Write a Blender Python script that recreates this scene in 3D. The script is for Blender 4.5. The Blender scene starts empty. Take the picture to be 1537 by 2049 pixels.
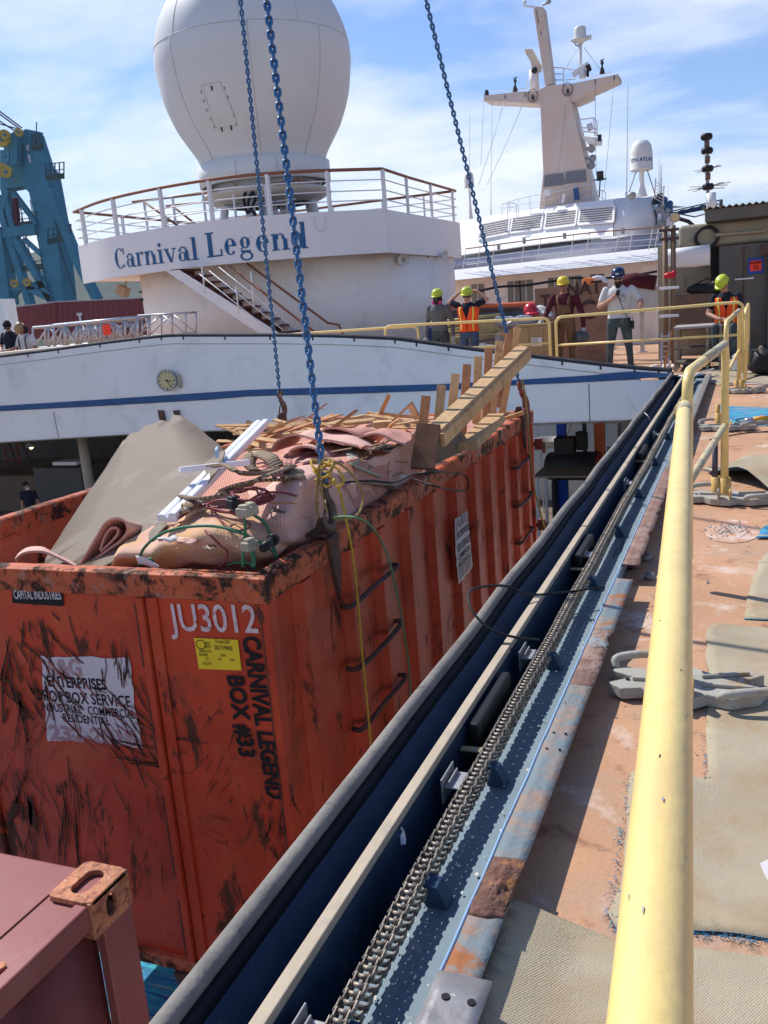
import bpy, bmesh, math, random
from mathutils import Vector as V, Matrix, noise, kdtree
R_ = math.radians
random.seed(7)
scene = bpy.context.scene
COL = scene.collection
# ---------------------------------------------------------------- camera
F = 1800.0; CX, CY = 768.5, 1024.5; HC = 1.5
_y = V((1500-CX, -(550-CY), -F)).normalized()
_h = V((500-CX, -(630-CY), -F))
_n = _h.cross(_y).normalized()
if _n.y < 0: _n = -_n
_x = _y.cross(_n)
ROT = Matrix((_x, _y, _n))
EYE = V((0, 0, HC))
cam = bpy.data.cameras.new('camera'); camo = bpy.data.objects.new('camera', cam); COL.objects.link(camo)
camo.matrix_world = Matrix.Translation(EYE) @ ROT.to_4x4()
cam.sensor_fit = 'VERTICAL'; cam.sensor_height = 24; cam.lens = F/2049*24
cam.clip_start = 0.05; cam.clip_end = 20000
cam.dof.use_dof = False
scene.camera = camo
scene.render.resolution_x = 768; scene.render.resolution_y = 1024
def ray(px, py): return ROT @ V((px-CX, -(py-CY), -F))
def Z(px, py, z): d = ray(px, py); return EYE + d*((z-HC)/d.z)
def at(px, py, Y): d = ray(px, py); return EYE + d*(Y/d.y)
def onX(px, py, X): d = ray(px, py); return EYE + d*(X/d.x)
def onP(px, py, p0, n): d = ray(px, py); return EYE + d*((p0-EYE).dot(n)/d.dot(n))
def depth(p): return -(ROT.transposed() @ (p-EYE)).z
# ---------------------------------------------------------------- sky and sun
SUN_AZ, SUN_EL = -66, 48        # azimuth from +Y towards +X
sd = V((math.sin(R_(SUN_AZ))*math.cos(R_(SUN_EL)), math.cos(R_(SUN_AZ))*math.cos(R_(SUN_EL)), math.sin(R_(SUN_EL))))
world = bpy.data.worlds.new('World'); scene.world = world; world.use_nodes = True
nt = world.node_tree; nt.nodes.clear()
def N(t, typ, **k):
    n = t.nodes.new(typ)
    for a, b in k.items():
        if a == 'inp':
            for i, v in b.items(): n.inputs[i].default_value = v
        else: setattr(n, a, b)
    return n
out = N(nt, 'ShaderNodeOutputWorld'); bg = N(nt, 'ShaderNodeBackground', inp={'Strength': 0.1})
sky = N(nt, 'ShaderNodeTexSky', sky_type='NISHITA', sun_disc=False, sun_elevation=R_(SUN_EL), sun_rotation=R_(SUN_AZ), altitude=30, air_density=1.0, dust_density=0.6, ozone_density=1.6)
tc = N(nt, 'ShaderNodeTexCoord'); sep = N(nt, 'ShaderNodeSeparateXYZ')
nt.links.new(tc.outputs['Generated'], sep.inputs[0])
addz = N(nt, 'ShaderNodeMath', operation='MAXIMUM', inp={1: 0.0}); nt.links.new(sep.outputs[2], addz.inputs[0])
addz2 = N(nt, 'ShaderNodeMath', operation='ADD', inp={1: 0.13}); nt.links.new(addz.outputs[0], addz2.inputs[0])
dx = N(nt, 'ShaderNodeMath', operation='DIVIDE'); dy = N(nt, 'ShaderNodeMath', operation='DIVIDE')
for i, d in ((0, dx), (1, dy)):
    nt.links.new(sep.outputs[i], d.inputs[0]); nt.links.new(addz2.outputs[0], d.inputs[1])
cmb = N(nt, 'ShaderNodeCombineXYZ'); nt.links.new(dx.outputs[0], cmb.inputs[0]); nt.links.new(dy.outputs[0], cmb.inputs[1])
mp = N(nt, 'ShaderNodeMapping'); mp.inputs['Scale'].default_value = (0.8, 1.05, 1); mp.inputs['Rotation'].default_value = (0, 0, R_(40)); mp.inputs['Location'].default_value = (3.1, 1.7, 0)
nt.links.new(cmb.outputs[0], mp.inputs[0])
n1 = N(nt, 'ShaderNodeTexNoise', inp={'Scale': 0.9, 'Detail': 9, 'Roughness': 0.58, 'Distortion': 0.25}); nt.links.new(mp.outputs[0], n1.inputs['Vector'])
n2 = N(nt, 'ShaderNodeTexNoise', inp={'Scale': 0.42, 'Detail': 2}); nt.links.new(mp.outputs[0], n2.inputs['Vector'])
am = N(nt, 'ShaderNodeMath', operation='MULTIPLY', inp={1: 0.55}); nt.links.new(n2.outputs[0], am.inputs[0])
ad = N(nt, 'ShaderNodeMath', operation='ADD'); nt.links.new(n1.outputs[0], ad.inputs[0]); nt.links.new(am.outputs[0], ad.inputs[1])
# more cloud low in the sky, clear high up
el = N(nt, 'ShaderNodeMapRange', inp={'From Min': 0.05, 'From Max': 0.55, 'To Min': 0.11, 'To Max': -0.19}); nt.links.new(sep.outputs[2], el.inputs[0])
ad2 = N(nt, 'ShaderNodeMath', operation='ADD'); nt.links.new(ad.outputs[0], ad2.inputs[0]); nt.links.new(el.outputs[0], ad2.inputs[1])
cr = N(nt, 'ShaderNodeValToRGB'); cr.color_ramp.elements[0].position = 0.70; cr.color_ramp.elements[0].color = (0, 0, 0, 1)
cr.color_ramp.elements[1].position = 0.93; cr.color_ramp.elements[1].color = (.93, .93, .93, 1)
nt.links.new(ad2.outputs[0], cr.inputs[0])
CLOUD = N(nt, 'ShaderNodeRGB'); CLOUD.outputs[0].default_value = (8.2, 8.6, 9.4, 1)
hz = N(nt, 'ShaderNodeMapRange', inp={'From Min': 0.0, 'From Max': 0.25, 'To Min': 0.2, 'To Max': 0.0}); nt.links.new(sep.outputs[2], hz.inputs[0])
mxh = N(nt, 'ShaderNodeMix', data_type='RGBA'); mxh.inputs[7].default_value = (4.6, 6.0, 8.4, 1)
SKYG = N(nt, 'ShaderNodeMix', data_type='RGBA', blend_type='MULTIPLY'); SKYG.inputs[0].default_value = 1; SKYG.inputs[7].default_value = (.80, .96, 1.26, 1)
nt.links.new(sky.outputs[0], SKYG.inputs[6])
nt.links.new(hz.outputs[0], mxh.inputs[0]); nt.links.new(SKYG.outputs[2], mxh.inputs[6])
mx = N(nt, 'ShaderNodeMix', data_type='RGBA'); nt.links.new(cr.outputs[0], mx.inputs[0])
nt.links.new(mxh.outputs[2], mx.inputs[6]); nt.links.new(CLOUD.outputs[0], mx.inputs[7])
nt.links.new(mx.outputs[2], bg.inputs[0]); nt.links.new(bg.outputs[0], out.inputs[0])
sun = bpy.data.lights.new('sun', 'SUN'); sun.energy = 4.3; sun.angle = R_(0.55); sun.color = (1.0, 0.95, 0.87)
suno = bpy.data.objects.new('sun', sun); COL.objects.link(suno)
suno.rotation_euler = sd.to_track_quat('Z', 'Y').to_euler(); suno.location = (-30, 15, 40)
scene.view_settings.view_transform = 'Standard'; scene.view_settings.look = 'None'
scene.view_settings.exposure = 0.32; scene.view_settings.gamma = 1.0
scene.render.engine = 'CYCLES'
# ---------------------------------------------------------------- materials
MATS = {}
def mat(name, col, r=.6, m=0.0, var=.12, sc=4.0, layers=(), bump=.15, bs=40.0, uv=False, weave=None, alpha=None, stretch=None):
    if name in MATS: return MATS[name]
    a = bpy.data.materials.new(name); a.use_nodes = True; t = a.node_tree; t.nodes.clear(); L = t.links.new
    o = N(t, 'ShaderNodeOutputMaterial'); b = N(t, 'ShaderNodeBsdfPrincipled'); L(b.outputs[0], o.inputs[0])
    b.inputs['Metallic'].default_value = m
    if m == 0 and r >= .4: b.inputs['Specular IOR Level'].default_value = .22
    c = N(t, 'ShaderNodeTexCoord'); src = c.outputs['UV' if uv else 'Object']
    if stretch:
        q = N(t, 'ShaderNodeMapping'); q.inputs['Scale'].default_value = stretch; L(src, q.inputs[0]); vsrc = q.outputs[0]
    else: vsrc = src
    nz = N(t, 'ShaderNodeTexNoise', inp={'Scale': sc, 'Detail': 5, 'Roughness': .6}); L(vsrc, nz.inputs['Vector'])
    ra = N(t, 'ShaderNodeValToRGB'); e = ra.color_ramp.elements
    e[0].position = .3; e[1].position = .7
    e[0].color = tuple(max(0, x*(1-var)) for x in col)+(1,); e[1].color = tuple(min(1, x*(1+var)) for x in col)+(1,)
    L(nz.outputs[0], ra.inputs[0]); cur = ra.outputs[0]; rcur = None; rv = r
    if weave:
        col2, s1, s2, amt = weave
        s = N(t, 'ShaderNodeSeparateXYZ'); L(src, s.inputs[0])
        def sn(i, k):
            mu = N(t, 'ShaderNodeMath', operation='MULTIPLY', inp={1: k}); L(s.outputs[i], mu.inputs[0])
            si = N(t, 'ShaderNodeMath', operation='SINE'); L(mu.outputs[0], si.inputs[0]); return si.outputs[0]
        if s1 and s2:
            mm = N(t, 'ShaderNodeMath', operation='MULTIPLY'); L(sn(0, s1), mm.inputs[0]); L(sn(1, s2), mm.inputs[1]); w = mm.outputs[0]
        else: w = sn(0, s1) if s1 else sn(1, s2)
        mr = N(t, 'ShaderNodeMapRange', inp={'From Min': -.3, 'From Max': .6, 'To Min': 0, 'To Max': amt}); L(w, mr.inputs[0])
        mi = N(t, 'ShaderNodeMix', data_type='RGBA'); mi.inputs[7].default_value = tuple(col2)+(1,); L(mr.outputs[0], mi.inputs[0]); L(cur, mi.inputs[6]); cur = mi.outputs[2]
        wv = mr.outputs[0]
    for k, ly in enumerate(layers):
        lc, ls, lo, hi = ly[:4]; lr = ly[4] if len(ly) > 4 else r; st = ly[5] if len(ly) > 5 else (1, 1, 1)
        q = N(t, 'ShaderNodeMapping'); q.inputs['Scale'].default_value = st; q.inputs['Location'].default_value = (3.7*k+1, 1.3*k, 2.1*k); L(src, q.inputs[0])
        n_ = N(t, 'ShaderNodeTexNoise', inp={'Scale': ls, 'Detail': 8, 'Roughness': .68, 'Distortion': .35}); L(q.outputs[0], n_.inputs['Vector'])
        mr = N(t, 'ShaderNodeMapRange', inp={'From Min': lo, 'From Max': hi}); L(n_.outputs[0], mr.inputs[0])
        mi = N(t, 'ShaderNodeMix', data_type='RGBA'); mi.inputs[7].default_value = tuple(lc)+(1,); L(mr.outputs[0], mi.inputs[0]); L(cur, mi.inputs[6]); cur = mi.outputs[2]
        rr = N(t, 'ShaderNodeMix', data_type='FLOAT'); rr.inputs[3].default_value = lr
        if rcur: L(rcur, rr.inputs[2])
        else: rr.inputs[2].default_value = rv
        L(mr.outputs[0], rr.inputs[0]); rcur = rr.outputs[0]
    L(cur, b.inputs['Base Color'])
    if rcur: L(rcur, b.inputs['Roughness'])
    else: b.inputs['Roughness'].default_value = r
    if bump:
        nb = N(t, 'ShaderNodeTexNoise', inp={'Scale': bs, 'Detail': 4}); L(src, nb.inputs['Vector'])
        bu = N(t, 'ShaderNodeBump', inp={'Strength': bump, 'Distance': .01}); L(nb.outputs[0], bu.inputs['Height']); L(bu.outputs[0], b.inputs['Normal'])
        if weave:
            bu2 = N(t, 'ShaderNodeBump', inp={'Strength': .5, 'Distance': .006}); bu2.invert = True; L(wv, bu2.inputs['Height']); L(bu.outputs[0], bu2.inputs['Normal']); L(bu2.outputs[0], b.inputs['Normal'])
    if alpha is not None:
        b.inputs['Transmission Weight'].default_value = alpha; b.inputs['IOR'].default_value = 1.2
    MATS[name] = a; return a
RUST = (.16, .055, .025); DRUST = (.045, .02, .014)
M = {}
def defs():
    M['orange'] = mat('dumpster_orange_paint', (.50, .062, .024), .45, 0, .2, 2.2, [((.56, .12, .045), 1.6, .5, .75, .5), ((.10, .035, .02), 5, .585, .64, .8, (1, 1, .4)), (DRUST, 26, .64, .67, .8, (1, 1, .3)), ((.33, .06, .025), 2.5, .56, .7, .6), ((.5, .33, .25), 34, .71, .73, .8, (2.2, 1, .3))], .7, 4)
    M['orangerim'] = mat('worn_rusty_orange_rim', (.50, .115, .045), .55, 0, .2, 3, [(DRUST, 7, .50, .57, .8), ((.36, .21, .15), 9, .54, .64, .7), (RUST, 16, .54, .62, .8)], .4, 18)
    M['orangein'] = mat('dumpster_inside_scuffed', (.62, .17, .08), .6, 0, .2, 3, [(DRUST, 5, .54, .62, .8, (1, 1, .5)), ((.42, .25, .18), 7, .58, .68, .8)], .3, 18)
    M['darkrust'] = mat('dark_rusty_steel', (.085, .045, .035), .7, .2, .3, 9, [((.2, .08, .04), 12, .5, .65, .8)], .4, 30)
    M['red'] = mat('oxide_red_container_paint', (.27, .085, .08), .42, 0, .06, 2, [((.36, .15, .14), 1.4, .55, .75, .5), ((.2, .07, .05), 30, .72, .76, .8)], .12, 8)
    M['casting'] = mat('rusty_corner_casting', (.50, .20, .10), .6, 0, .3, 14, [((.24, .09, .06), 22, .5, .62, .8), ((.6, .42, .33), 30, .6, .66, .7)], .5, 45)
    M['deck'] = mat('stripped_orange_brown_deck', (.49, .275, .16), .8, 0, .14, 1.3, [((.40, .29, .22), 1.7, .48, .70, .9), ((.62, .50, .42), 3.2, .56, .70, .9), ((.27, .13, .08), 5, .57, .68, .9), ((.24, .17, .12), 14, .62, .68, .9), ((.06, .05, .045), 34, .735, .76, .9), ((.66, .6, .56), 46, .73, .76, .9), ((.33, .36, .37), 2.3, .66, .76, .9)], .3, 60)
    M['backing'] = mat('beige_carpet_backing', (.47, .40, .285), .95, 0, .14, 2.2, [((.38, .28, .17), 3, .47, .66, .95), ((.5, .38, .24), 2, .6, .8, .95), ((.2, .16, .12), 30, .72, .76, .9)], .3, 140, True, ((.20, .18, .13), 2*math.pi/.006, 2*math.pi/.010, .5))
    M['bluecarpet'] = mat('blue_wave_carpet', (.05, .24, .42), .95, 0, .25, 5, [((.06, .38, .48), 4, .5, .56, .95, (.5, 4, 1)), ((.40, .33, .22), 4, .57, .59, .95, (.5, 5, 1)), ((.03, .09, .32), 5, .56, .60, .95, (.5, 4, 1))], .4, 160)
    M['pink'] = mat('pink_waffle_carpet', (.74, .50, .42), .95, 0, .10, 2.0, [((.76, .55, .44), 1.4, .55, .8, .95), ((.42, .22, .17), 3, .64, .8, .95)], .35, 90, True, ((.48, .13, .075), 2*math.pi/.019, 2*math.pi/.027, .5))
    M['pinkdark'] = mat('red_waffle_carpet', (.68, .40, .32), .95, 0, .14, 2.2, [((.45, .2, .15), 3, .6, .8, .95)], .35, 90, True, ((.36, .055, .035), 2*math.pi/.021, 2*math.pi/.030, .8))
    M['stained'] = mat('ochre_stained_carpet', (.68, .44, .34), .95, 0, .12, 2.0, [((.62, .38, .17), 2.4, .45, .60, .95), ((.48, .26, .12), 3.5, .55, .7, .95)], .35, 90, True, ((.47, .24, .14), 2*math.pi/.019, 2*math.pi/.027, .42))
    M['binding'] = mat('beige_ribbed_carpet_edge', (.42, .32, .22), .95, 0, .2, 4, (), .5, 90, True, ((.10, .07, .05), 0, 2*math.pi/.026, .9))
    M['tan'] = mat('tan_hardboard', (.165, .125, .088), .62, 0, .08, 1.6, [((.12, .09, .065), 3, .56, .68, .5, (1, 4, 1)), ((.24, .185, .135), 1.2, .58, .8, .35)], .08, 20)
    M['wood'] = mat('bare_lumber', (.50, .33, .175), .75, 0, .2, 3, [((.35, .2, .09), 12, .54, .68, .8, (8, 8, 1)), ((.14, .08, .04), 9, .69, .74, .8)], .35, 30, stretch=(6, 6, 1))
    M['wood2'] = mat('bright_split_timber', (.64, .40, .19), .75, 0, .2, 3, [((.42, .20, .09), 8, .54, .68, .8), ((.18, .08, .04), 7, .69, .74, .8)], .3, 30)
    M['wood3'] = mat('reddish_split_timber', (.50, .24, .11), .75, 0, .2, 3, [((.3, .13, .06), 8, .54, .68, .8)], .3, 30)
    M['white'] = mat('ship_white_paint', (.80, .80, .80), .42, 0, .025, 1.2, [((.72, .71, .68), 1.3, .58, .85, .5), ((.45, .34, .25), 4.5, .74, .82, .6, (1.5, 1.5, .25))], .05, 3)
    M['domewhite'] = mat('radome_white', (.72, .72, .70), .5, 0, .03, .8, [((.66, .64, .60), .9, .55, .85, .5)], .03, 3)
    M['wallwhite'] = mat('deckhouse_wall_white', (.85, .82, .78), .5, 0, .03, .8, [((.60, .58, .56), 1.1, .52, .80, .5), ((.40, .30, .21), 5, .69, .76, .7, (1, 1, .16)), ((.5, .45, .4), 40, .73, .76, .6)], .5, 1.6)
    M['stripe'] = mat('blue_stripe_paint', (.035, .10, .235), .5, 0, .1, 3, (), .05, 9)
    M['letter'] = mat('blue_letter_paint', (.03, .12, .27), .5, 0, .05, 3, (), .0)
    M['grime'] = mat('black_rubber_gasket', (.035, .035, .042), .7, 0, .3, 8, [((.12, .11, .11), 10, .56, .7, .8)], .3, 40)
    M['bumper'] = mat('grey_dusty_bumper_tube', (.20, .185, .17), .8, 0, .2, 6, [((.27, .25, .22), 5, .5, .7, .9), ((.05, .05, .055), 9, .62, .7, .8), ((.5, .5, .52), 18, .72, .75, .8)], .35, 60)
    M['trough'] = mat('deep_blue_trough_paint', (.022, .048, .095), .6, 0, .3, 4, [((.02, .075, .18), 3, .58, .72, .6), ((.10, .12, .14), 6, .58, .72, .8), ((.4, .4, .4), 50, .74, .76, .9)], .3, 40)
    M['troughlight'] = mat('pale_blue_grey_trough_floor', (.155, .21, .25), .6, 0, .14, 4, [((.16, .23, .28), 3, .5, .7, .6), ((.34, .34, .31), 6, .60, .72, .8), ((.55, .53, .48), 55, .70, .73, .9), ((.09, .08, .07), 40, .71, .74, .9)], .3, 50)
    M['rail'] = mat('dusty_aluminium_strip', (.46, .38, .28), .6, 0, .12, 5, [((.36, .31, .25), 9, .55, .68, .7)], .2, 40)
    M['chainsteel'] = mat('oily_roller_chain_steel', (.27, .23, .185), .5, .45, .25, 20, [((.10, .085, .07), 25, .5, .62, .6)], .25, 60)
    M['plate'] = mat('blue_grey_rusted_plate', (.17, .215, .235), .6, 0, .14, 3, [((.30, .21, .16), 5, .47, .60, .7), ((.33, .13, .055), 7, .55, .64, .9), ((.13, .06, .045), 10, .66, .70, .95)], .45, 40)
    M['plateplain'] = mat('bare_grey_steel_plate', (.28, .27, .27), .45, .5, .2, 10, [((.75, .69, .58), 9, .60, .63, .9)], .2, 30)
    M['roughrust'] = mat('flaking_rust', (.16, .085, .065), .95, 0, .4, 20, [((.34, .15, .06), 22, .54, .64, .95), ((.05, .03, .03), 30, .6, .68, .95)], 1.0, 70)
    M['blueline'] = mat('pale_blue_edge', (.25, .38, .55), .6, 0, .15, 10, (), .1)
    M['yellow'] = mat('yellow_barrier_paint', (.82, .62, .23), .34, 0, .05, 5, [((.72, .52, .22), 6, .48, .66, .45, (1, .5, 1)), ((.30, .17, .07), 26, .655, .69, .6, (1, .45, 1)), ((.50, .46, .40), 12, .645, .68, .5, (1, .25, 1)), ((.16, .10, .06), 70, .70, .73, .7)], .3, 24)
    M['yellowworn'] = mat('worn_dusty_yellow_paint', (.52, .45, .27), .5, 0, .12, 8, [((.36, .33, .28), 9, .5, .62, .6), ((.42, .22, .10), 14, .67, .72, .7)], .3, 40)
    M['baseiron'] = mat('grey_painted_iron_base', (.36, .35, .31), .6, 0, .1, 8, [((.36, .25, .15), 7, .52, .64, .8), ((.14, .10, .07), 18, .64, .70, .9), ((.45, .45, .43), 12, .6, .7, .6)], .3, 50)
    M['sleeve'] = mat('ochre_dusty_sleeve', (.62, .39, .12), .6, 0, .15, 9, [((.48, .33, .21), 9, .56, .68, .8)], .3, 50)
    M['bluechain'] = mat('blue_painted_lifting_chain', (.035, .15, .33), .35, .25, .25, 14, [((.10, .12, .15), 16, .6, .68, .5)], .3, 50)
    M['hook'] = mat('worn_hook_steel', (.14, .10, .085), .5, .5, .3, 14, [((.25, .12, .06), 14, .55, .66, .8)], .4, 50)
    M['hookred'] = mat('red_hook_paint', (.24, .05, .035), .5, .1, .3, 14, [((.10, .07, .06), 12, .55, .64, .7)], .3, 50)
    M['rope'] = mat('yellow_twisted_rope', (.66, .42, .06), .8, 0, .2, 30, (), .6, 200)
    M['ropeold'] = mat('faded_ochre_rope', (.42, .29, .10), .9, 0, .2, 30, (), .6, 200)
    M['green'] = mat('green_cable_sheath', (.05, .19, .10), .45, 0, .15, 10, (), .1)
    M['redwire'] = mat('maroon_cable_sheath', (.22, .045, .05), .5, 0, .15, 10, (), .1)
    M['black'] = mat('black_rubber', (.018, .018, .02), .5, 0, .2, 10, (), .1)
    M['dark'] = mat('dark_clutter', (.03, .028, .028), .8, 0, .3, 5, (), .2)
    M['foam'] = mat('white_foam_profile', (.80, .80, .82), .5, 0, .03, 6, [((.6, .56, .52), 8, .66, .75, .7)], .1)
    M['label'] = mat('white_vinyl_sticker', (.62, .58, .58), .5, 0, .04, 6, (), .02)
    M['labelyellow'] = mat('yellow_paper_tag', (.80, .60, .03), .5, 0, .03, 8, (), .03)
    M['ink'] = mat('black_ink', (.012, .012, .014), .6, 0, .05, 8, (), 0)
    M['inkgrey'] = mat('faded_grey_ink', (.42, .28, .28), .6, 0, .1, 8, (), 0)
    M['stencil'] = mat('white_stencil_spray', (.66, .52, .50), .8, 0, .15, 18, [((.46, .13, .08), 18, .58, .64, .6)], .0)
    M['teak'] = mat('teak_handrail', (.27, .11, .065), .5, 0, .18, 4, [((.36, .2, .13), 6, .56, .7, .6)], .1, 30)
    M['tread'] = mat('maroon_stair_tread', (.12, .035, .035), .7, 0, .15, 8, (), .1)
    M['vent'] = mat('dark_vent_slot', (.07, .07, .08), .7, 0, .2, 8, (), 0)
    M['grey'] = mat('grey_fittings', (.33, .33, .34), .5, .2, .12, 8, (), .1)
    M['alu'] = mat('aluminium_truss', (.50, .51, .54), .38, .6, .1, 8, [((.2, .2, .22), 6, .62, .72, .5)], .1)
    M['clockface'] = mat('cream_clock_face', (.60, .50, .27), .4, 0, .06, 6, (), .0)
    M['mast'] = mat('shade_tinted_mast_paint', (.68, .55, .47), .6, 0, .06, .35, [((.68, .66, .63), .3, .5, .7, .6)], .04, 2)  # warm pinkish tint puts the shade on the mast's face into its colour
    M['louver'] = mat('shadowed_louvre_back', (.10, .10, .12), .7, 0, .1, 4, (), 0)
    M['lavender'] = mat('grey_lavender_deck_paint', (.22, .215, .25), .7, 0, .06, 2, (), .05)
    M['khaki'] = mat('khaki_workshop_paint', (.34, .30, .215), .6, 0, .12, 1.5, [((.17, .12, .08), 2.5, .58, .72, .8), ((.33, .29, .22), 2, .58, .75, .7)], .15, 12)
    M['khakidark'] = mat('dull_grey_steel_door', (.115, .105, .09), .55, .1, .15, 2, [((.14, .075, .04), 4, .6, .72, .8)], .15, 12)
    M['brownsteel'] = mat('rusty_brown_steel_box', (.135, .085, .06), .65, .1, .25, 3, [((.22, .11, .06), 5, .56, .68, .8)], .3, 20)
    M['tarp'] = mat('white_plastic_sheet_roll', (.74, .75, .76), .32, 0, .03, 3, (), .3, 6)
    M['pinksign'] = mat('fluorescent_red_card', (.95, .07, .03), .5, 0, .05, 8, (), 0)
    M['tape'] = mat('blue_masking_tape', (.02, .09, .42), .6, 0, .05, 8, (), 0)
    M['sealcontainer'] = mat('maroon_container_paint', (.19, .045, .05), .6, 0, .1, .8, [((.13, .05, .05), .9, .55, .75, .7)], .05, 3)
    M['crane'] = mat('teal_blue_crane_paint', (.045, .215, .31), .6, 0, .14, .3, [((.10, .19, .20), .5, .56, .72, .7), ((.03, .10, .08), .8, .6, .72, .8)], .03, 2)
    M['cranedark'] = mat('dark_teal_crane_walkway', (.035, .075, .07), .7, 0, .15, .5, (), 0)
    M['sheave'] = mat('yellow_crane_sheave', (.60, .38, .08), .6, 0, .15, 1, (), .1)
    M['plywood'] = mat('reddish_plywood_sheet', (.30, .17, .115), .7, 0, .15, 2, [((.22, .12, .08), 4, .52, .68, .8), ((.1, .06, .05), 5, .68, .74, .8)], .15, 20)
    M['cardboard'] = mat('cardboard_box_brown', (.36, .24, .125), .8, 0, .08, 3, (), .1)
    M['pole'] = mat('pale_yellow_poles', (.50, .43, .21), .6, 0, .15, 5, (), .1)
    M['plastic'] = mat('grey_blue_plastic_film', (.22, .24, .30), .25, 0, .3, 3, [((.45, .47, .52), 5, .56, .68, .2)], .9, 14)
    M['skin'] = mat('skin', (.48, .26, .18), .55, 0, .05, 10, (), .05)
    M['skindark'] = mat('skin_dark_tan', (.30, .15, .10), .55, 0, .05, 10, (), .05)  # darker tan skin colour
    M['lime'] = mat('lime_hard_hat', (.50, .58, .03), .3, 0, .03, 8, (), 0)
    M['hatyellow'] = mat('yellow_hard_hat', (.72, .52, .02), .3, 0, .03, 8, (), 0)
    M['navyhat'] = mat('navy_hard_hat', (.018, .03, .09), .2, 0, .03, 8, [((.5, .5, .55), 12, .70, .72, .4)], 0)
    M['tanhat'] = mat('tan_hard_hat', (.30, .20, .08), .35, 0, .03, 8, (), 0)
    M['vest'] = mat('orange_safety_vest', (.92, .10, .018), .7, 0, .08, 9, (), .3, 40)
    M['reflect'] = mat('yellow_reflective_tape', (.85, .70, .12), .4, 0, .03, 9, (), 0)
    M['navy'] = mat('navy_cotton', (.016, .018, .032), .9, 0, .2, 9, (), .4, 30)
    M['jeans'] = mat('blue_jeans', (.05, .085, .15), .9, 0, .25, 6, (), .4, 30)
    M['darkjeans'] = mat('dusty_green_grey_jeans', (.05, .07, .075), .9, 0, .25, 6, [((.14, .14, .13), 5, .56, .7, .9)], .4, 30)
    M['greycloth'] = mat('grey_work_cloth', (.13, .135, .14), .9, 0, .2, 6, (), .4, 30)
    M['whitecloth'] = mat('off_white_cotton', (.58, .57, .56), .9, 0, .06, 6, [((.42, .36, .27), 3, .60, .75, .9)], .4, 25)
    M['maroon'] = mat('maroon_cotton', (.085, .016, .025), .9, 0, .2, 6, (), .4, 30)
    M['browncloth'] = mat('brown_duck_canvas', (.19, .105, .055), .9, 0, .2, 6, [((.13, .07, .035), 6, .55, .68, .9)], .5, 25)
    M['hair'] = mat('dark_brown_hair', (.03, .018, .012), .8, 0, .3, 20, (), .5, 90)
    M['glove'] = mat('pale_work_glove', (.42, .42, .38), .9, 0, .15, 9, (), .3)
    M['pinkfilter'] = mat('magenta_respirator_filter', (.60, .05, .22), .5, 0, .05, 9, (), 0)
    M['glass'] = mat('dark_glass', (.02, .025, .03), .08, 0, .05, 9, (), 0)
    M['navycloth'] = M['navy']
    M['beacon'] = mat('amber_beacon_lens', (.90, .24, .02), .25, 0, .05, 9, (), 0)
    M['orangepipe'] = mat('orange_pipe_paint', (.62, .15, .06), .5, 0, .12, 5, (), .1)
    M['bluepost'] = mat('bright_blue_post', (.01, .06, .42), .45, 0, .05, 5, (), .1)
    M['copper'] = mat('copper_cable_reel', (.36, .26, .20), .45, .4, .25, 9, (), .3)
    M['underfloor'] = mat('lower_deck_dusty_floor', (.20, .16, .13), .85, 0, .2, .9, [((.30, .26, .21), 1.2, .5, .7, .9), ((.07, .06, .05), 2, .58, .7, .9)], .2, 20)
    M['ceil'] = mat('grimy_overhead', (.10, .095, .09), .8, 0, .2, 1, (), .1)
    M['greenhill'] = mat('forested_hillside', (.030, .052, .030), .95, 0, .35, .012, [((.060, .085, .035), .02, .52, .66, .95)], 0)
    M['water'] = mat('harbour_water', (.02, .045, .05), .12, 0, .1, .01, (), .5, .4)
    M['purpled'] = mat('worn_purple_steel_rod', (.09, .08, .11), .45, .5, .2, 9, (), .2)
    M['scrap'] = mat('grey_swarf_flakes', (.20, .19, .18), .7, .2, .3, 20, (), .3)
    M['powder'] = mat('white_dust', (.60, .56, .52), .95, 0, .1, 20, (), .2)
    M['mesh'] = mat('navy_netting', (.02, .05, .12), .7, 0, .1, 5, (), 0)
defs()
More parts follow.
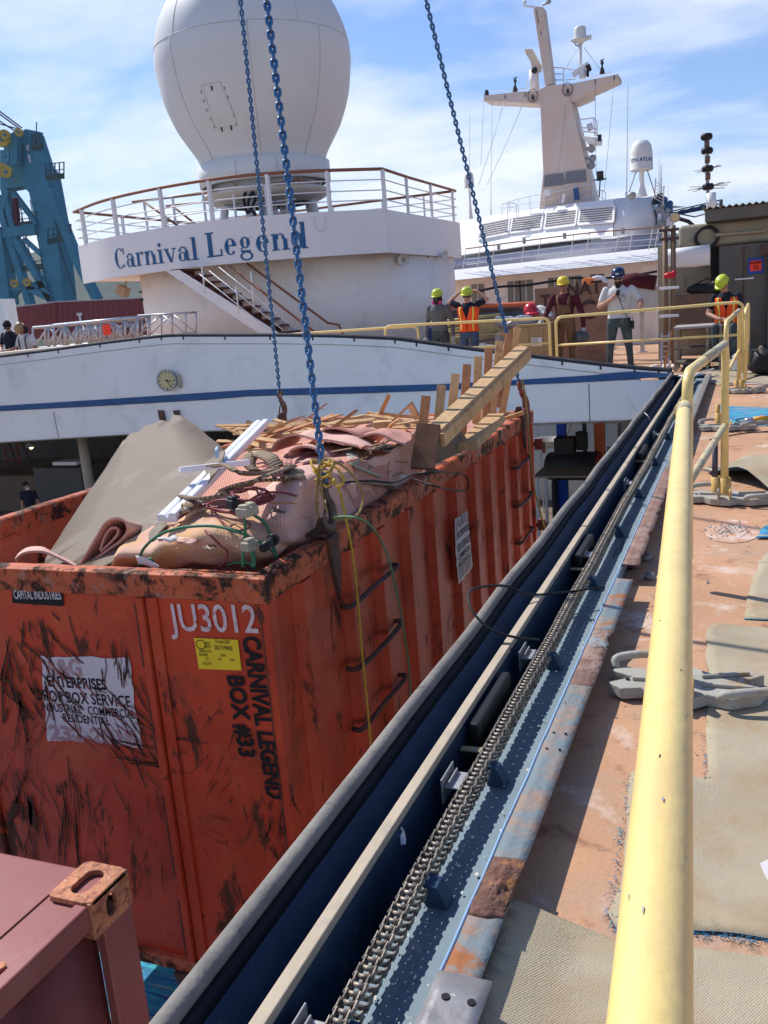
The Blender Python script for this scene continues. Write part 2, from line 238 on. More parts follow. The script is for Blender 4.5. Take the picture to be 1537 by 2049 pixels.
# ---------------------------------------------------------------- mesh building
class MB:
    def __init__(s): s.v = []; s.f = []; s.m = []; s.sm = []; s.uv = {}
    def add(s, vs, fs, mi=0, smooth=False, uvs=None):
        b = len(s.v); s.v += [V(p) for p in vs]
        for k, f in enumerate(fs):
            if uvs: s.uv[len(s.f)] = [uvs[i] for i in f]
            s.f.append([i+b for i in f]); s.m.append(mi); s.sm.append(smooth)
        return s
    def box(s, c, size, rot=None, mi=0):
        x, y, z = (a/2 for a in size); c = V(c)
        vs = [V((i*x, j*y, k*z)) for k in (-1, 1) for j in (-1, 1) for i in (-1, 1)]
        if rot is not None: vs = [rot @ p for p in vs]
        return s.add([c+p for p in vs], [(0, 2, 3, 1), (4, 5, 7, 6), (0, 1, 5, 4), (2, 6, 7, 3), (0, 4, 6, 2), (1, 3, 7, 5)], mi)
    def box2(s, a, b, mi=0):
        a = V(a); b = V(b); return s.box((a+b)/2, [abs(q) for q in (b-a)], None, mi)
    def beam(s, a, b, w, h, up=(0, 0, 1), mi=0):
        a = V(a); b = V(b); d = (b-a); l = d.length; d.normalize(); u = V(up); x = d.cross(u)
        if x.length < 1e-4: x = d.cross(V((1, 0, 0)))
        x.normalize(); u = x.cross(d)
        rot = Matrix((x, d, u)).transposed()
        return s.box((a+b)/2, (w, l, h), rot, mi)
    def prism(s, pts, vec, mi=0, smooth=False):
        n = len(pts); pts = [V(p) for p in pts]; vec = V(vec)
        fs = [list(range(n))[::-1], list(range(n, 2*n))]+[(i, (i+1) % n, n+(i+1) % n, n+i) for i in range(n)]
        return s.add(pts+[p+vec for p in pts], fs, mi, smooth)
    def tube(s, pts, r, n=10, mi=0, closed=False, caps=True, smooth=True):
        pts = [V(p) for p in pts]; k = len(pts)
        rs = r if hasattr(r, '__len__') else [r]*k
        vs = []; prev = None
        for i in range(k):
            if closed: d = pts[(i+1) % k]-pts[i-1]
            else: d = pts[min(i+1, k-1)]-pts[max(i-1, 0)]
            if d.length < 1e-9: d = V((0, 0, 1))
            d.normalize()
            if prev is None:
                x = d.cross(V((0, 0, 1)));
                if x.length < .05: x = d.cross(V((0, 1, 0)))
            else:
                x = prev-d*prev.dot(d)
                if x.length < 1e-6: x = d.cross(V((0, 0, 1)))
            x.normalize(); prev = x; y = d.cross(x)
            for j in range(n):
                a = 2*math.pi*j/n; vs.append(pts[i]+(x*math.cos(a)+y*math.sin(a))*rs[i])
        fs = []
        for i in range(k if closed else k-1):
            for j in range(n):
                a = i*n+j; b = i*n+(j+1) % n; c = ((i+1) % k)*n+(j+1) % n; d_ = ((i+1) % k)*n+j
                fs.append((a, b, c, d_))
        base = len(s.f)
        s.add(vs, fs, mi, smooth)
        if caps and not closed:
            b0 = len(s.v)-len(vs)
            s.f.append([b0+j for j in range(n)][::-1]); s.m.append(mi); s.sm.append(False)
            s.f.append([b0+(k-1)*n+j for j in range(n)]); s.m.append(mi); s.sm.append(False)
        return s
    def lathe(s, prof, c, n=32, axis=(0, 0, 1), mi=0, smooth=True):
        c = V(c); q = V((0, 0, 1)).rotation_difference(V(axis).normalized()); vs = []
        for r, z in prof:
            for j in range(n):
                a = 2*math.pi*j/n; vs.append(c+q @ V((max(r, 1e-4)*math.cos(a), max(r, 1e-4)*math.sin(a), z)))
        fs = [(i*n+j, i*n+(j+1) % n, (i+1)*n+(j+1) % n, (i+1)*n+j) for i in range(len(prof)-1) for j in range(n)]
        return s.add(vs, fs, mi, smooth)
    def cyl(s, a, b, r, n=16, mi=0): return s.tube([a, b], r, n, mi)
    def disc(s, c, r, h, axis=(0, 0, 1), n=24, mi=0):
        a = V(axis).normalized(); c = V(c); return s.tube([c-a*h/2, c+a*h/2], r, n, mi)
    def ball(s, c, rad, n=12, rot=None, mi=0):
        rx, ry, rz = rad if hasattr(rad, '__len__') else (rad,)*3; c = V(c); m = n//2+1; vs = []
        for i in range(m+1):
            t = math.pi*i/m
            for j in range(n):
                a = 2*math.pi*j/n; p = V((rx*math.sin(t)*math.cos(a), ry*math.sin(t)*math.sin(a), -rz*math.cos(t)))
                if i in (0, m): p += V((math.cos(a), math.sin(a), 0))*1e-4
                vs.append(c+(rot @ p if rot else p))
        fs = [(i*n+j, i*n+(j+1) % n, (i+1)*n+(j+1) % n, (i+1)*n+j) for i in range(m) for j in range(n)]
        fs += [[j for j in range(n)][::-1], [m*n+j for j in range(n)]]
        return s.add(vs, fs, mi, True)
    def sheet(s, G, th=.006, mi=0, uvlen=True, mi2=None):
        # G: rows of points -> sheet with thickness along normals
        r = len(G); c = len(G[0]); P = [[V(p) for p in row] for row in G]
        nr = [[None]*c for _ in range(r)]
        for i in range(r):
            for j in range(c):
                a = P[min(i+1, r-1)][j]-P[max(i-1, 0)][j]; b = P[i][min(j+1, c-1)]-P[i][max(j-1, 0)]
                q = b.cross(a)
                nr[i][j] = q.normalized() if q.length > 1e-9 else V((0, 0, 1))
        U = [[0]*c for _ in range(r)]; W = [[0]*c for _ in range(r)]
        for i in range(r):
            for j in range(1, c): U[i][j] = U[i][j-1]+(P[r//2][j]-P[r//2][j-1]).length
        for j in range(c):
            for i in range(1, r): W[i][j] = W[i-1][j]+(P[i][c//2]-P[i-1][c//2]).length
        vs = [P[i][j] for i in range(r) for j in range(c)]+[P[i][j]-nr[i][j]*th for i in range(r) for j in range(c)]
        uv = [(U[i][j], W[i][j]) for i in range(r) for j in range(c)]*2
        q = r*c; top = []; bot = []; side = []
        for i in range(r-1):
            for j in range(c-1):
                a, b, d, e = i*c+j, i*c+j+1, (i+1)*c+j+1, (i+1)*c+j
                top.append((a, e, d, b)); bot.append((q+a, q+b, q+d, q+e))
        for j in range(c-1):
            side.append((j, j+1, q+j+1, q+j)); k = (r-1)*c+j; side.append((k, q+k, q+k+1, k+1))
        for i in range(r-1):
            side.append((i*c, q+i*c, q+(i+1)*c, (i+1)*c)); k = i*c+c-1; side.append((k, k+c, q+k+c, q+k))
        b0 = len(s.v); s.v += vs
        for fs, mm in ((top, mi), (bot, mi if mi2 is None else mi2), (side, mi if mi2 is None else mi2)):
            for f in fs:
                s.uv[len(s.f)] = [uv[k] for k in f]; s.f.append([k+b0 for k in f]); s.m.append(mm); s.sm.append(fs is not side)
        return s
    def mesh(s, name, mats, off=V((0, 0, 0))):
        me = bpy.data.meshes.new(name); me.from_pydata([p-off for p in s.v], [], s.f)
        for m_ in (mats if isinstance(mats, (list, tuple)) else [mats]): me.materials.append(m_)
        me.polygons.foreach_set('material_index', s.m); me.polygons.foreach_set('use_smooth', s.sm)
        if s.uv:
            ul = me.uv_layers.new(name='UVMap'); li = 0
            for k, p in enumerate(me.polygons):
                u = s.uv.get(k)
                if u:
                    for q, l in enumerate(p.loop_indices): ul.data[l].uv = u[q]
        me.update(); return me
def tag(o, label=None, cat=None, group=None, kind=None):
    if label: o['label'] = label
    if cat: o['category'] = cat
    if group: o['group'] = group
    if kind: o['kind'] = kind
    return o
def thing(name, loc, label, cat, group=None):
    o = bpy.data.objects.new(name, None); COL.objects.link(o); o.location = V(loc); o.empty_display_size = .2
    return tag(o, label, cat, group)
def rootloc(o):
    l = V((0, 0, 0))
    while o is not None: l += o.location; o = o.parent
    return l
def part(name, mb, mats, parent=None, bevel=0, local=False, label=None, bseg=2, kind=None):
    off = V((0, 0, 0)) if (parent is None or local) else rootloc(parent)
    me = mb.mesh(name, mats, off); o = bpy.data.objects.new(name, me); COL.objects.link(o)
    if parent is not None: o.parent = parent
    if bevel:
        b = o.modifiers.new('bevel', 'BEVEL'); b.width = bevel; b.segments = bseg; b.limit_method = 'ANGLE'; b.angle_limit = R_(35)
    if label: o['label'] = label
    if kind: o['kind'] = kind
    return o
def parts(name, mb, mats, parent, bevel=0, label=None):
    # one object per connected piece
    par = list(range(len(mb.v)))
    def fd(i):
        while par[i] != i: par[i] = par[par[i]]; i = par[i]
        return i
    for f in mb.f:
        for k in f[1:]: par[fd(k)] = fd(f[0])
    g = {}
    for fi, f in enumerate(mb.f): g.setdefault(fd(f[0]), []).append(fi)
    o = []
    for fis in g.values():
        m_ = MB(); mp_ = {}
        for fi in fis:
            nf = []
            for k in mb.f[fi]:
                if k not in mp_: mp_[k] = len(m_.v); m_.v.append(mb.v[k])
                nf.append(mp_[k])
            m_.f.append(nf); m_.m.append(mb.m[fi]); m_.sm.append(mb.sm[fi])
        o.append(part(name, m_, mats, parent, bevel, label=label))
    return o
def solo(name, mb, mats, label, cat, group=None, bevel=0, loc=None):
    lo = V(loc) if loc is not None else sum(mb.v, V((0, 0, 0)))/max(1, len(mb.v))
    if loc is None: lo.z = min(p.z for p in mb.v)
    me = mb.mesh(name, mats, lo); o = bpy.data.objects.new(name, me); COL.objects.link(o); o.location = lo
    if bevel:
        b = o.modifiers.new('bevel', 'BEVEL'); b.width = bevel; b.segments = 2; b.limit_method = 'ANGLE'; b.angle_limit = R_(35)
    return tag(o, label, cat, group)
def struct(name, mb, mats, parent=None):
    me = mb.mesh(name, mats); o = bpy.data.objects.new(name, me); COL.objects.link(o); o['kind'] = 'structure'; return o
def copy_tree(o, parent=None):
    c = o.copy(); COL.objects.link(c); c.parent = parent
    for ch in list(o.children): copy_tree(ch, c)
    return c
def cr(p0, p1, p2, p3, t):
    return .5*((2*p1)+(p2-p0)*t+(2*p0-5*p1+4*p2-p3)*t*t+(3*p1-p0-3*p2+p3)*t*t*t)
def spline(pts, n=8, closed=False):
    pts = [V(p) for p in pts]; k = len(pts); o = []
    for i in range(k if closed else k-1):
        if closed: a, b, c, d = pts[i-1], pts[i], pts[(i+1) % k], pts[(i+2) % k]
        else:
            a = pts[i-1] if i else pts[0]*2-pts[1]; b, c = pts[i], pts[i+1]; d = pts[i+2] if i+2 < k else pts[-1]*2-pts[-2]
        for j in range(n): o.append(cr(a, b, c, d, j/n))
    if not closed: o.append(pts[-1])
    return o
def fine(G, n=6, amp=0.0, fr=3.0, seed=0):
    rows = [spline(r, n) for r in G]; cols = list(zip(*rows)); fc = [spline(c, n) for c in cols]; out = [list(r) for r in zip(*fc)]
    if amp:
        for r in out:
            for p in r: p += V((0, 0, 1))*amp*(noise.noise(p*fr+V((seed, seed*2, 0)))+.9*(.35-abs(noise.noise(p*fr*.8+V((seed*3, 1, 5))))*1.6))+noise.noise_vector(p*fr*2.3+V((seed, 3, 7)))*amp*.35
    return out
def text(name, s, size, fn, m, parent=None, bold=0.0, sx=1.0, solo_=None):
    cu = bpy.data.curves.new('t', 'FONT'); cu.body = s; cu.size = size; cu.offset = bold; cu.align_x = 'CENTER'; cu.align_y = 'CENTER'; cu.resolution_u = 3
    ob = bpy.data.objects.new('t', cu); COL.objects.link(ob)
    dg = bpy.context.evaluated_depsgraph_get(); me0 = ob.evaluated_get(dg).to_mesh()
    mb = MB(); mb.add([fn(v.co.x*sx, v.co.y) for v in me0.vertices], [list(p.vertices) for p in me0.polygons])
    ob.evaluated_get(dg).to_mesh_clear(); bpy.data.objects.remove(ob); bpy.data.curves.remove(cu)
    return part(name, mb, m, parent)
def planefn(o, r, u):
    o = V(o); r = V(r).normalized(); u = V(u).normalized(); return lambda x, y: o+r*x+u*y
# ================================================================ SETTING
mb = MB(); mb.box2((-.60, -4, -.35), (16, 14.9, 0)); mb.box2((-8.2, 14.902, -.35), (16, 17.6, 0)); mb.box2((-4.4, 17.6, -.35), (16, 30, 0)); mb.box2((-8.2, 20.6, -.35), (-4.4, 21.5, 0)); mb.box2((-8.2, 30, -.35), (16, 58, 0))  # unseen gaps in the deck are added to let sun onto the lower deck
mb.box2((-30, 14.902, -.35), (-8.2, 58, 0)); struct('deck', mb, M['deck'])
mb = MB(); mb.box2((-30, -8, -3.4), (1.5, 58, -3.1)); struct('lower_deck', mb, M['underfloor'])
mb = MB(); mb.box2((-.62, -4, -3.1), (-.56, 14.8, -.36)); struct('deck_side_wall', mb, M['wallwhite'])
mb = MB(); mb.box2((-30, -8, -28.5), (16, 58, -3.4)); struct('ship_hull', mb, M['white'])
# far inner wall on the lower deck, beside the added sun openings
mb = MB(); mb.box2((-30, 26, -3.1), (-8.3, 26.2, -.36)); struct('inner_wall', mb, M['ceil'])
mb = MB()
mb.add([(-2590, -390, -28), (2590, -390, -28), (2590, 2490, -28), (-2590, 2490, -28)], [(0, 1, 2, 3)]); struct('water', mb, M['water'])
# forested hills across the harbour
def hill(name, a0, a1, r0, r1, hh, seed):
    rows = []; na, nr = 420, 50
    for i in range(nr+1):
        t = i/nr; r = r0+(r1-r0)*t; row = []
        for j in range(na+1):
            a = R_(a0+(a1-a0)*j/na); p = V((math.sin(a)*r, math.cos(a)*r, 0))
            k = math.sin(min(1, t*1.25)*math.pi/2)
            z = hh*k*(.72+.35*noise.noise(V((a*5, t*1.6, seed)))+.14*noise.noise(V((a*17, t*4, seed+4))))
            z += (5+5*t)*abs(noise.noise(p*.035))+ (8+4*t)*noise.noise(p*.11)*min(1, t*4)
            p.z = -28+max(0, z); row.append(p)
        rows.append(row)
    m_ = MB(); b = len(rows[0]); m_.add([p for r in rows for p in r], [(i*b+j, i*b+j+1, (i+1)*b+j+1, (i+1)*b+j) for i in range(nr) for j in range(na)], 0, True)
    struct(name, m_, M['greenhill'])
hill('hills', -80, 60, 1500, 2300, 205, 3)
hill('hills', -80, -20, 950, 1350, 45, 9)

# ================================================================ SLIDING ROOF TRACK
tr = thing('sliding_roof_track', (-.82, 7, 0), 'long blue steel trough with drive chain and rusty cover plate beside the opening', 'roof track')
Y0, Y1 = .2, 14.72
def wav(y, k=0): return .012*noise.noise(V((y*1.3, k*7.1, 0)))
ys = [Y0+(Y1-Y0)*i/140 for i in range(141)]
def extr(prof, m_, name, th=.006, parent=tr):
    G = [[V((x+(wav(y, 1) if x < -1.0 else 0), y, z)) for x, z in prof] for y in ys]
    m2 = MB(); m2.sheet(G, th); o = part(name, m2, m_, parent); return o
extr([(-1.155, -.30), (-1.150, .02), (-1.085, .085), (-1.066, .070), (-1.058, .045)], mat('trough_shade_black', (.012, .014, .022), .7, 0, .3, 6), 'trough_side')  # near-black colour paints in the shadow on the slope beside the bumper tube
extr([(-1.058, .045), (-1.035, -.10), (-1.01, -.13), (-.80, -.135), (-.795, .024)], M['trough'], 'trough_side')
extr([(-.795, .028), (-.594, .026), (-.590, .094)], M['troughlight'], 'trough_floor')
m2 = MB(); m2.tube([V((-1.095+wav(y, 1), y, .105+.006*noise.noise(V((y*.9, 3, 0))))) for y in ys], .025, 14); part('bumper_tube', m2, M['bumper'], tr)
m2 = MB(); m2.tube([V((-.985+wav(y*2, 5)*.6, y, -.035+.004*noise.noise(V((y*3, 3, 1))))) for y in ys], .010, 6); part('weld_seam', m2, M['stripe'], tr)
# guide strip in lengths with open joints
joints = [.2, Z(1012, 1288, .1).y, Z(1170, 1053, .1).y, Z(1255, 925, .1).y, Z(1322, 816, .1).y, 14.6]
for a, b in zip(joints, joints[1:]):
    m2 = MB(); m2.box2((-.927, a+.012, .074), (-.893, b-.012, .102)); part('guide_strip', m2, M['rail'], tr, bevel=.003)
    m2 = MB(); m2.box2((-.925, a, -.12), (-.895, b, .070)); part('strip_web', m2, M['trough'], tr)
# roller chain
def chainmesh(x, z, y0, y1, pitch=.0262, sag=.006):
    m3 = MB(); n = int((y1-y0)/pitch)
    for i in range(n):
        y = y0+i*pitch; zz = z+sag*noise.noise(V((y*2.1, z*9, 0))); xx = x+.006*noise.noise(V((y*1.3, 5, z)))+.010*noise.noise(V((y*.6, 15, z)))
        w = .0175 if i % 2 else .0135; near = y < 5
        hh = .0095; L_ = pitch*.5+.0085
        for s_ in (-1, 1):
            x0 = xx+s_*w; k = 8 if near else 4
            if near: prof = [(-L_, 0), (-L_+.004, hh), (-.004, hh*.72), (L_-.006, hh), (L_, 0), (L_-.006, -hh), (.004, -hh*.72), (-L_+.006, -hh)]
            else: prof = [(-L_, -hh), (-L_, hh), (L_, hh), (L_, -hh)]
            m3.prism([V((x0, y+pitch/2+a, zz+b)) for a, b in prof], V((s_*.003, 0, 0)))
            if near: m3.disc((x0+s_*.004, y, zz), .0034, .005, (1, 0, 0), 6)
        m3.tube([(xx-.0135, y, zz), (xx+.0135, y, zz)], .0062, 8 if near else 5)
    return m3
part('drive_chain', chainmesh(-.748, .105, .25, 14.3), M['chainsteel'], tr)
part('return_chain', chainmesh(-.740, .076, .25, 14.3), M['chainsteel'], tr)
for y in (1.33, 1.83, 2.42, 3.33, 4.35, 5.35, 6.4, 7.6, 8.9, 10.2, 11.6, 13.0):
    m2 = MB(); m2.prism([(-.735, y, .028), (-.675, y, .028), (-.700, y, .085), (-.735, y, .092)], (0, .05, 0)); part('chain_bracket', m2, M['trough'], tr, bevel=.002)
for y in (1.36, 2.42, 3.46, 4.95, 6.9, 9.2):
    m2 = MB(); m2.box2((-.857, y-.05, .030), (-.775, y+.05, .036)); m2.box2((-.845, y-.045, .036), (-.840, y+.045, .052)); m2.box2((-.863, y-.065, -.02), (-.858, y+.06, .065))
    part('guide_tab', m2, M['grey'], tr, bevel=.002)
for y in (2.98, 5.05, 8.2):
    m2 = MB(); m2.box2((-.882, y-.26, -.02), (-.842, y+.2, .075)); b_ = part('guide_block', m2, M['black'], tr, bevel=.01)
    m2 = MB()
    m2.box2((-.888, y-.34, .012), (-.800, y-.31, .018)); m2.box2((-.814, y-.31, .012), (-.800, y+.25, .018))
    for k in range(5): m2.disc((-.807, y-.27+k*.12, .020), .006, .008, (0, 0, 1), 8)
    part('brass_frame', m2, mat('tarnished_brass', (.42, .34, .2), .45, .4, .15, 9, (), .2), b_)
# rusted cover plate with a ragged missing stretch and bolt holes
def platemesh(y0, y1, seed, holes=()):
    G = []; n = int((y1-y0)/.02)+1
    for i in range(n+1):
        y = y0+(y1-y0)*i/n; e = 0
        e = .016*max(0, noise.noise(V((y*3, seed, 0)))-.12) * 3
        if seed and (i < 3 or i > n-3): e += .012*random.random()
        x1 = -.500-.05*max(0, noise.noise(V((y*6+.3, seed*3, 2)))-.05) if seed > 4 else -.503
        G.append([V((-.598, y, .088)), V((-.592, y, .104)), V((-.565, y, .102)), V((-.535, y, .100)), V((x1-.006, y, .099))])
    m3 = MB(); m3.sheet(G, .005); return m3
segs = [(.25, 1.47, 0, 'plate'), (1.47, 3.05, 0, 'plate'), (3.05, 3.62, 5, 'roughrust'), (3.62, 4.32, 0, 'plate'), (4.56, 7.1, 6, 'roughrust'), (7.1, 14.5, 0, 'rail')]
for a, b, sd_, mm in segs:
    m3 = platemesh(a, b, sd_)
    if mm == 'roughrust': m3 = platemesh(a, b, sd_)
    o_ = part('cover_plate', m3, M['plate'] if mm == 'plate' else (mat('brown_rusted_plate', (.22, .12, .09), .8, .1, .3, 5, [((.30, .20, .16), 6, .5, .6, .8), ((.24, .28, .30), 3, .60, .66, .6), ((.05, .03, .03), 14, .62, .66, .9)], .8, 50) if mm == 'roughrust' else M['bumper']), tr)
# bolt holes: dark bored discs through the plate
m2 = MB()
for px, py in ((1108, 1465), (1132, 1467), (1094, 1497), (1120, 1499)):
    p = Z(px, py, .105); m2.disc((p.x, p.y, .1035), .0045, .004, (0, 0, 1), 10)
parts('bolt_hole', m2, M['ink'], tr)
# flaking rust blister
m2 = MB(); G = []
for i in range(19):
    row = []
    for j in range(13):
        x = -.594+.088*j/12; y = 1.74+.23*i/18; k = math.sin(math.pi*i/18)*math.sin(math.pi*j/12)
        row.append(V((x+.01*noise.noise(V((x*30, y*9, 4))), y+.02*noise.noise(V((x*20, y*9, 1))), .104+.022*k*(1+1.2*noise.noise(V((x*60, y*60, 0)))))))
    G.append(row)
m2.sheet(G, .003); part('rust_blister', m2, M['roughrust'], tr)
m2 = MB(); m2.sheet([[V((-.598+.118*j/5, 1.24+.30*i/5, .110+.001*noise.noise(V((i, j, 0))))) for j in range(6)] for i in range(6)], .005); bp = part('bolted_plate', m2, M['plateplain'], tr)
m2 = MB()
for x, y in ((-.560, 1.47), (-.505, 1.47), (-.535, 1.36), (-.565, 1.30)): m2.disc((x, y, .1115), .009, .003, (0, 0, 1), 12)
parts('hole', m2, M['ink'], bp)
m2 = MB(); m2.tube([V((-.595+.003*noise.noise(V((y*9, 0, 0))), y, .104)) for y in ys if y < 7.5], .0042, 6); part('edge_bead', m2, M['blueline'], tr)
# grit and paint flakes lying in the trough
m2 = MB()
for k in range(330):
    y = .9+7.5*random.random()**1.6; x = random.uniform(-.79, -.59); s = random.uniform(.0015, .006); a = random.random()*6
    m2.add([V((x+s*math.cos(a+q), y+s*1.4*math.sin(a+q), .034+random.random()*.002)) for q in (0, 1.7, 3.0, 4.6)], [(0, 1, 2, 3)])
tag(part('grit', m2, M['powder']), 'pale grit and paint flakes scattered in the blue trough', 'grit', kind='stuff')

# ================================================================ ARCHED BULKHEAD WITH CLOCK
YA = 14.5
ar = thing('arched_bulkhead', (-8, YA, -.5), 'long white arched bulkhead with blue stripe and black rubber top across the opening', 'bulkhead')
top = [(-260, 752), (0, 716), (90, 705), (200, 690), (300, 678), (345, 674), (450, 674), (570, 674), (680, 676), (790, 681), (850, 689), (950, 703), (1050, 715), (1150, 727), (1250, 738), (1318, 744), (1344, 745)]
st_t = [(-260, 826), (0, 812), (210, 799), (420, 785), (500, 780), (700, 774), (900, 768), (1040, 760), (1215, 749), (1240, 742), (1290, 745), (1340, 748)]
st_b = [(-260, 836), (0, 822), (210, 811), (420, 799), (500, 792), (700, 787), (900, 780), (1045, 769), (1150, 765), (1276, 758), (1338, 754), (1340, 754)]
bot = [(-260, 902), (0, 885), (273, 868), (420, 862), (700, 855), (1080, 847), (1268, 841), (1283, 828), (1338, 760)]
def strip(A, B, y, th, m_, name, dz=0):
    def samp(L_, n=60):
        Pt = [at(px, py, y) for px, py in L_]; x0, x1 = Pt[0].x, Pt[-1].x; o = []
        for i in range(n+1):
            x = x0+(x1-x0)*i/n
            for a, b in zip(Pt, Pt[1:]):
                if a.x <= x <= b.x+1e-6: t = (x-a.x)/max(1e-6, b.x-a.x); o.append(V((x, y, a.z+(b.z-a.z)*t))); break
            else: o.append(V((x, y, Pt[-1].z)))
        return o
    a, b = samp(A), samp(B); b = [V((p.x, y, q.z)) for p, q in zip(a, b)] if abs(a[0].x-b[0].x) < .5 and abs(a[-1].x-b[-1].x) < .6 else b
    m3 = MB(); k = len(a)
    for i in range(k-1):
        m3.add([b[i], b[i+1], a[i+1], a[i], b[i]+V((0, th, 0)), b[i+1]+V((0, th, 0)), a[i+1]+V((0, th, 0)), a[i]+V((0, th, 0))], [(0, 1, 2, 3), (7, 6, 5, 4), (3, 2, 6, 7), (0, 4, 5, 1)])
    return part(name, m3, m_, ar)
strip(top, st_t, YA, .30, M['wallwhite'], 'upper_panel')
strip(st_t, st_b, YA-.012, .25, M['stripe'], 'blue_stripe')
lowb = [(x, y) for x, y in bot if x < 1275]+[(1283, 838)]
strip([(x, y+1) for x, y in st_b if x < 1270]+[(1278, 759)], lowb, YA+.02, .28, M['wallwhite'], 'lower_panel')
m2 = MB(); a = [at(x, y, YA) for x, y in ((1240, 762), (1283, 836), (1338, 758))]
m2.add([a[0]+V((0, -.01, 0)), a[1]+V((.02, -.02, 0)), a[2]+V((0, -.28, .02)), a[2]+V((0, .2, 0)), a[1]+V((0, .3, 0))], [(0, 1, 2), (2, 1, 4, 3)]); part('end_gusset', m2, M['white'], ar)
m2 = MB()
gt = spline([at(x, y, YA)+V((0, .06, .01)) for x, y in top], 4); m2.tube(gt, .055, 10); part('rubber_gasket', m2, M['grime'], ar)
m2 = MB()
for i, p in enumerate(gt[::3]): m2.box(p+V((0, -.055, -.03)), (.03, .02, .07))
parts('gasket_clip', m2, M['grime'], ar)
m2 = MB(); m2.tube([at(x, y+14, YA)+V((0, -.004, 0)) for x, y in top if x < 1300], .006, 5); part('rust_seam', m2, mat('faint_rust_seam', (.42, .33, .25), .8, 0, .3, 5), ar)
m2 = MB()
for x0, y0, x1, y1 in ((106, 824, 116, 876), (1178, 768, 1180, 843)): m2.tube([at(x0, y0, YA)+V((0, .018, 0)), at(x1, y1, YA)+V((0, .018, 0))], .008, 5)
parts('panel_seam', m2, M['bumper'], ar)
m2 = MB(); m2.tube([at(x, y, YA)+V((0, .0, -.01)) for x, y in lowb[:-1]], .012, 5); part('bottom_lip', m2, mat('brown_lip', (.25, .18, .12), .8), ar)
m2 = MB()
for dx in (0, 31):
    m2.prism([at(317+dx, 821, YA), at(328+dx, 821, YA), at(333+dx, 845, YA), at(322+dx, 845, YA)], (0, -.03, 0))
parts('bracket_slot', m2, M['darkrust'], ar)
# clock
c = at(341, 760, YA)+V((0, -.12, 0)); ax = (EYE-c); ax = V((.12, -1, 0)).normalized()
ck = thing('wall_clock', c, 'round cream faced clock mounted on the white arched bulkhead', 'clock')
rx = ax.cross(V((0, 0, 1))).normalized()*-1; uz = V((0, 0, 1))
m2 = MB(); m2.lathe([(0, -.12), (.175, -.12), (.185, -.06), (.200, -.02), (.205, .012), (.190, .022), (.180, .012), (.178, 0)], c, 36, ax); part('casing', m2, M['grey'], ck)
m2 = MB(); m2.disc(c+ax*.002, .179, .004, ax, 36); part('clock_face', m2, M['clockface'], ck)
m2 = MB()
def ckp(a, r, d=.006): return c+ax*d+rx*(math.sin(a)*r)+uz*(math.cos(a)*r)
for k in range(12):
    a = k*math.pi/6; m2.beam(ckp(a, .135 if k % 3 else .13), ckp(a, .165), .014 if k % 3 else .02, .003, ax)
parts('hour_mark', m2, M['ink'], ck)
m2 = MB(); m2.beam(ckp(R_(103), -.02, .012), ckp(R_(103), .10, .012), .016, .003, ax); m2.disc(ckp(0, 0, .012), .016, .008, ax, 12); part('hour_hand', m2, M['ink'], ck)
m2 = MB(); m2.beam(ckp(R_(146), -.03, .017), ckp(R_(146), .155, .017), .010, .003, ax); part('minute_hand', m2, M['ink'], ck)
m2 = MB(); m2.tube([c+V((.2, .05, 0)), c+V((.26, .08, -.05)), c+V((.22, .11, -.16))], .02, 6); m2.box(c+V((.23, .08, 0)), (.05, .08, .18)); part('mounting_bracket', m2, M['rail'], ck)
# ================================================================ HAZE
hm = bpy.data.materials.new('thin_harbour_haze'); hm.use_nodes = True; ht_ = hm.node_tree; ht_.nodes.clear()
ho = N(ht_, 'ShaderNodeOutputMaterial'); hv = N(ht_, 'ShaderNodeVolumePrincipled'); hv.inputs['Color'].default_value = (.80, .86, .95, 1); hv.inputs['Density'].default_value = .00012; hv.inputs['Anisotropy'].default_value = .2
ht_.links.new(hv.outputs[0], ho.inputs['Volume'])
mb = MB(); mb.box2((-2600, -400, -29.5), (2600, 2500, 190)); hb2 = part('haze', mb, hm); hb2['kind'] = 'stuff'; tag(hb2, 'thin pale haze over the harbour fading the far hills', 'haze')
# ================================================================ DUMPSTER
BX0, BX1, BY0, BY1, BZ1, BZ0 = -4.84, -2.145, 3.6, 9.55, .268, -2.07
du = thing('dumpster', ((BX0+BX1)/2, (BY0+BY1)/2, BZ0), 'rusty orange open top roll-off dumpster full of carpet and timber, hanging from blue chains', 'dumpster')
T = .10
m2 = MB(); m2.box2((BX0+.02, BY0+.02, BZ0), (BX1-.02, BY0+.05, BZ1-.14)); fw = part('front_wall', m2, M['orange'], du)
m2 = MB(); m2.box2((BX0+.02, BY1-.05, BZ0), (BX1-.02, BY1-.02, BZ1-.14)); part('rear_wall', m2, M['orangein'], du)
m2 = MB(); m2.box2((BX0+.02, BY0+.05, BZ0), (BX0+.06, BY1-.05, BZ1-.14)); part('side_wall', m2, M['orangein'], du)
m2 = MB(); m2.box2((BX1-.075, BY0+.05, BZ0), (BX1-.045, BY1-.05, BZ1-.14)); sw = part('side_wall', m2, M['orange'], du)
m2 = MB(); m2.box2((BX0+.06, BY0+.05, BZ0), (BX1-.075, BY1-.05, BZ0+.05)); part('floor_plate', m2, M['darkrust'], du)
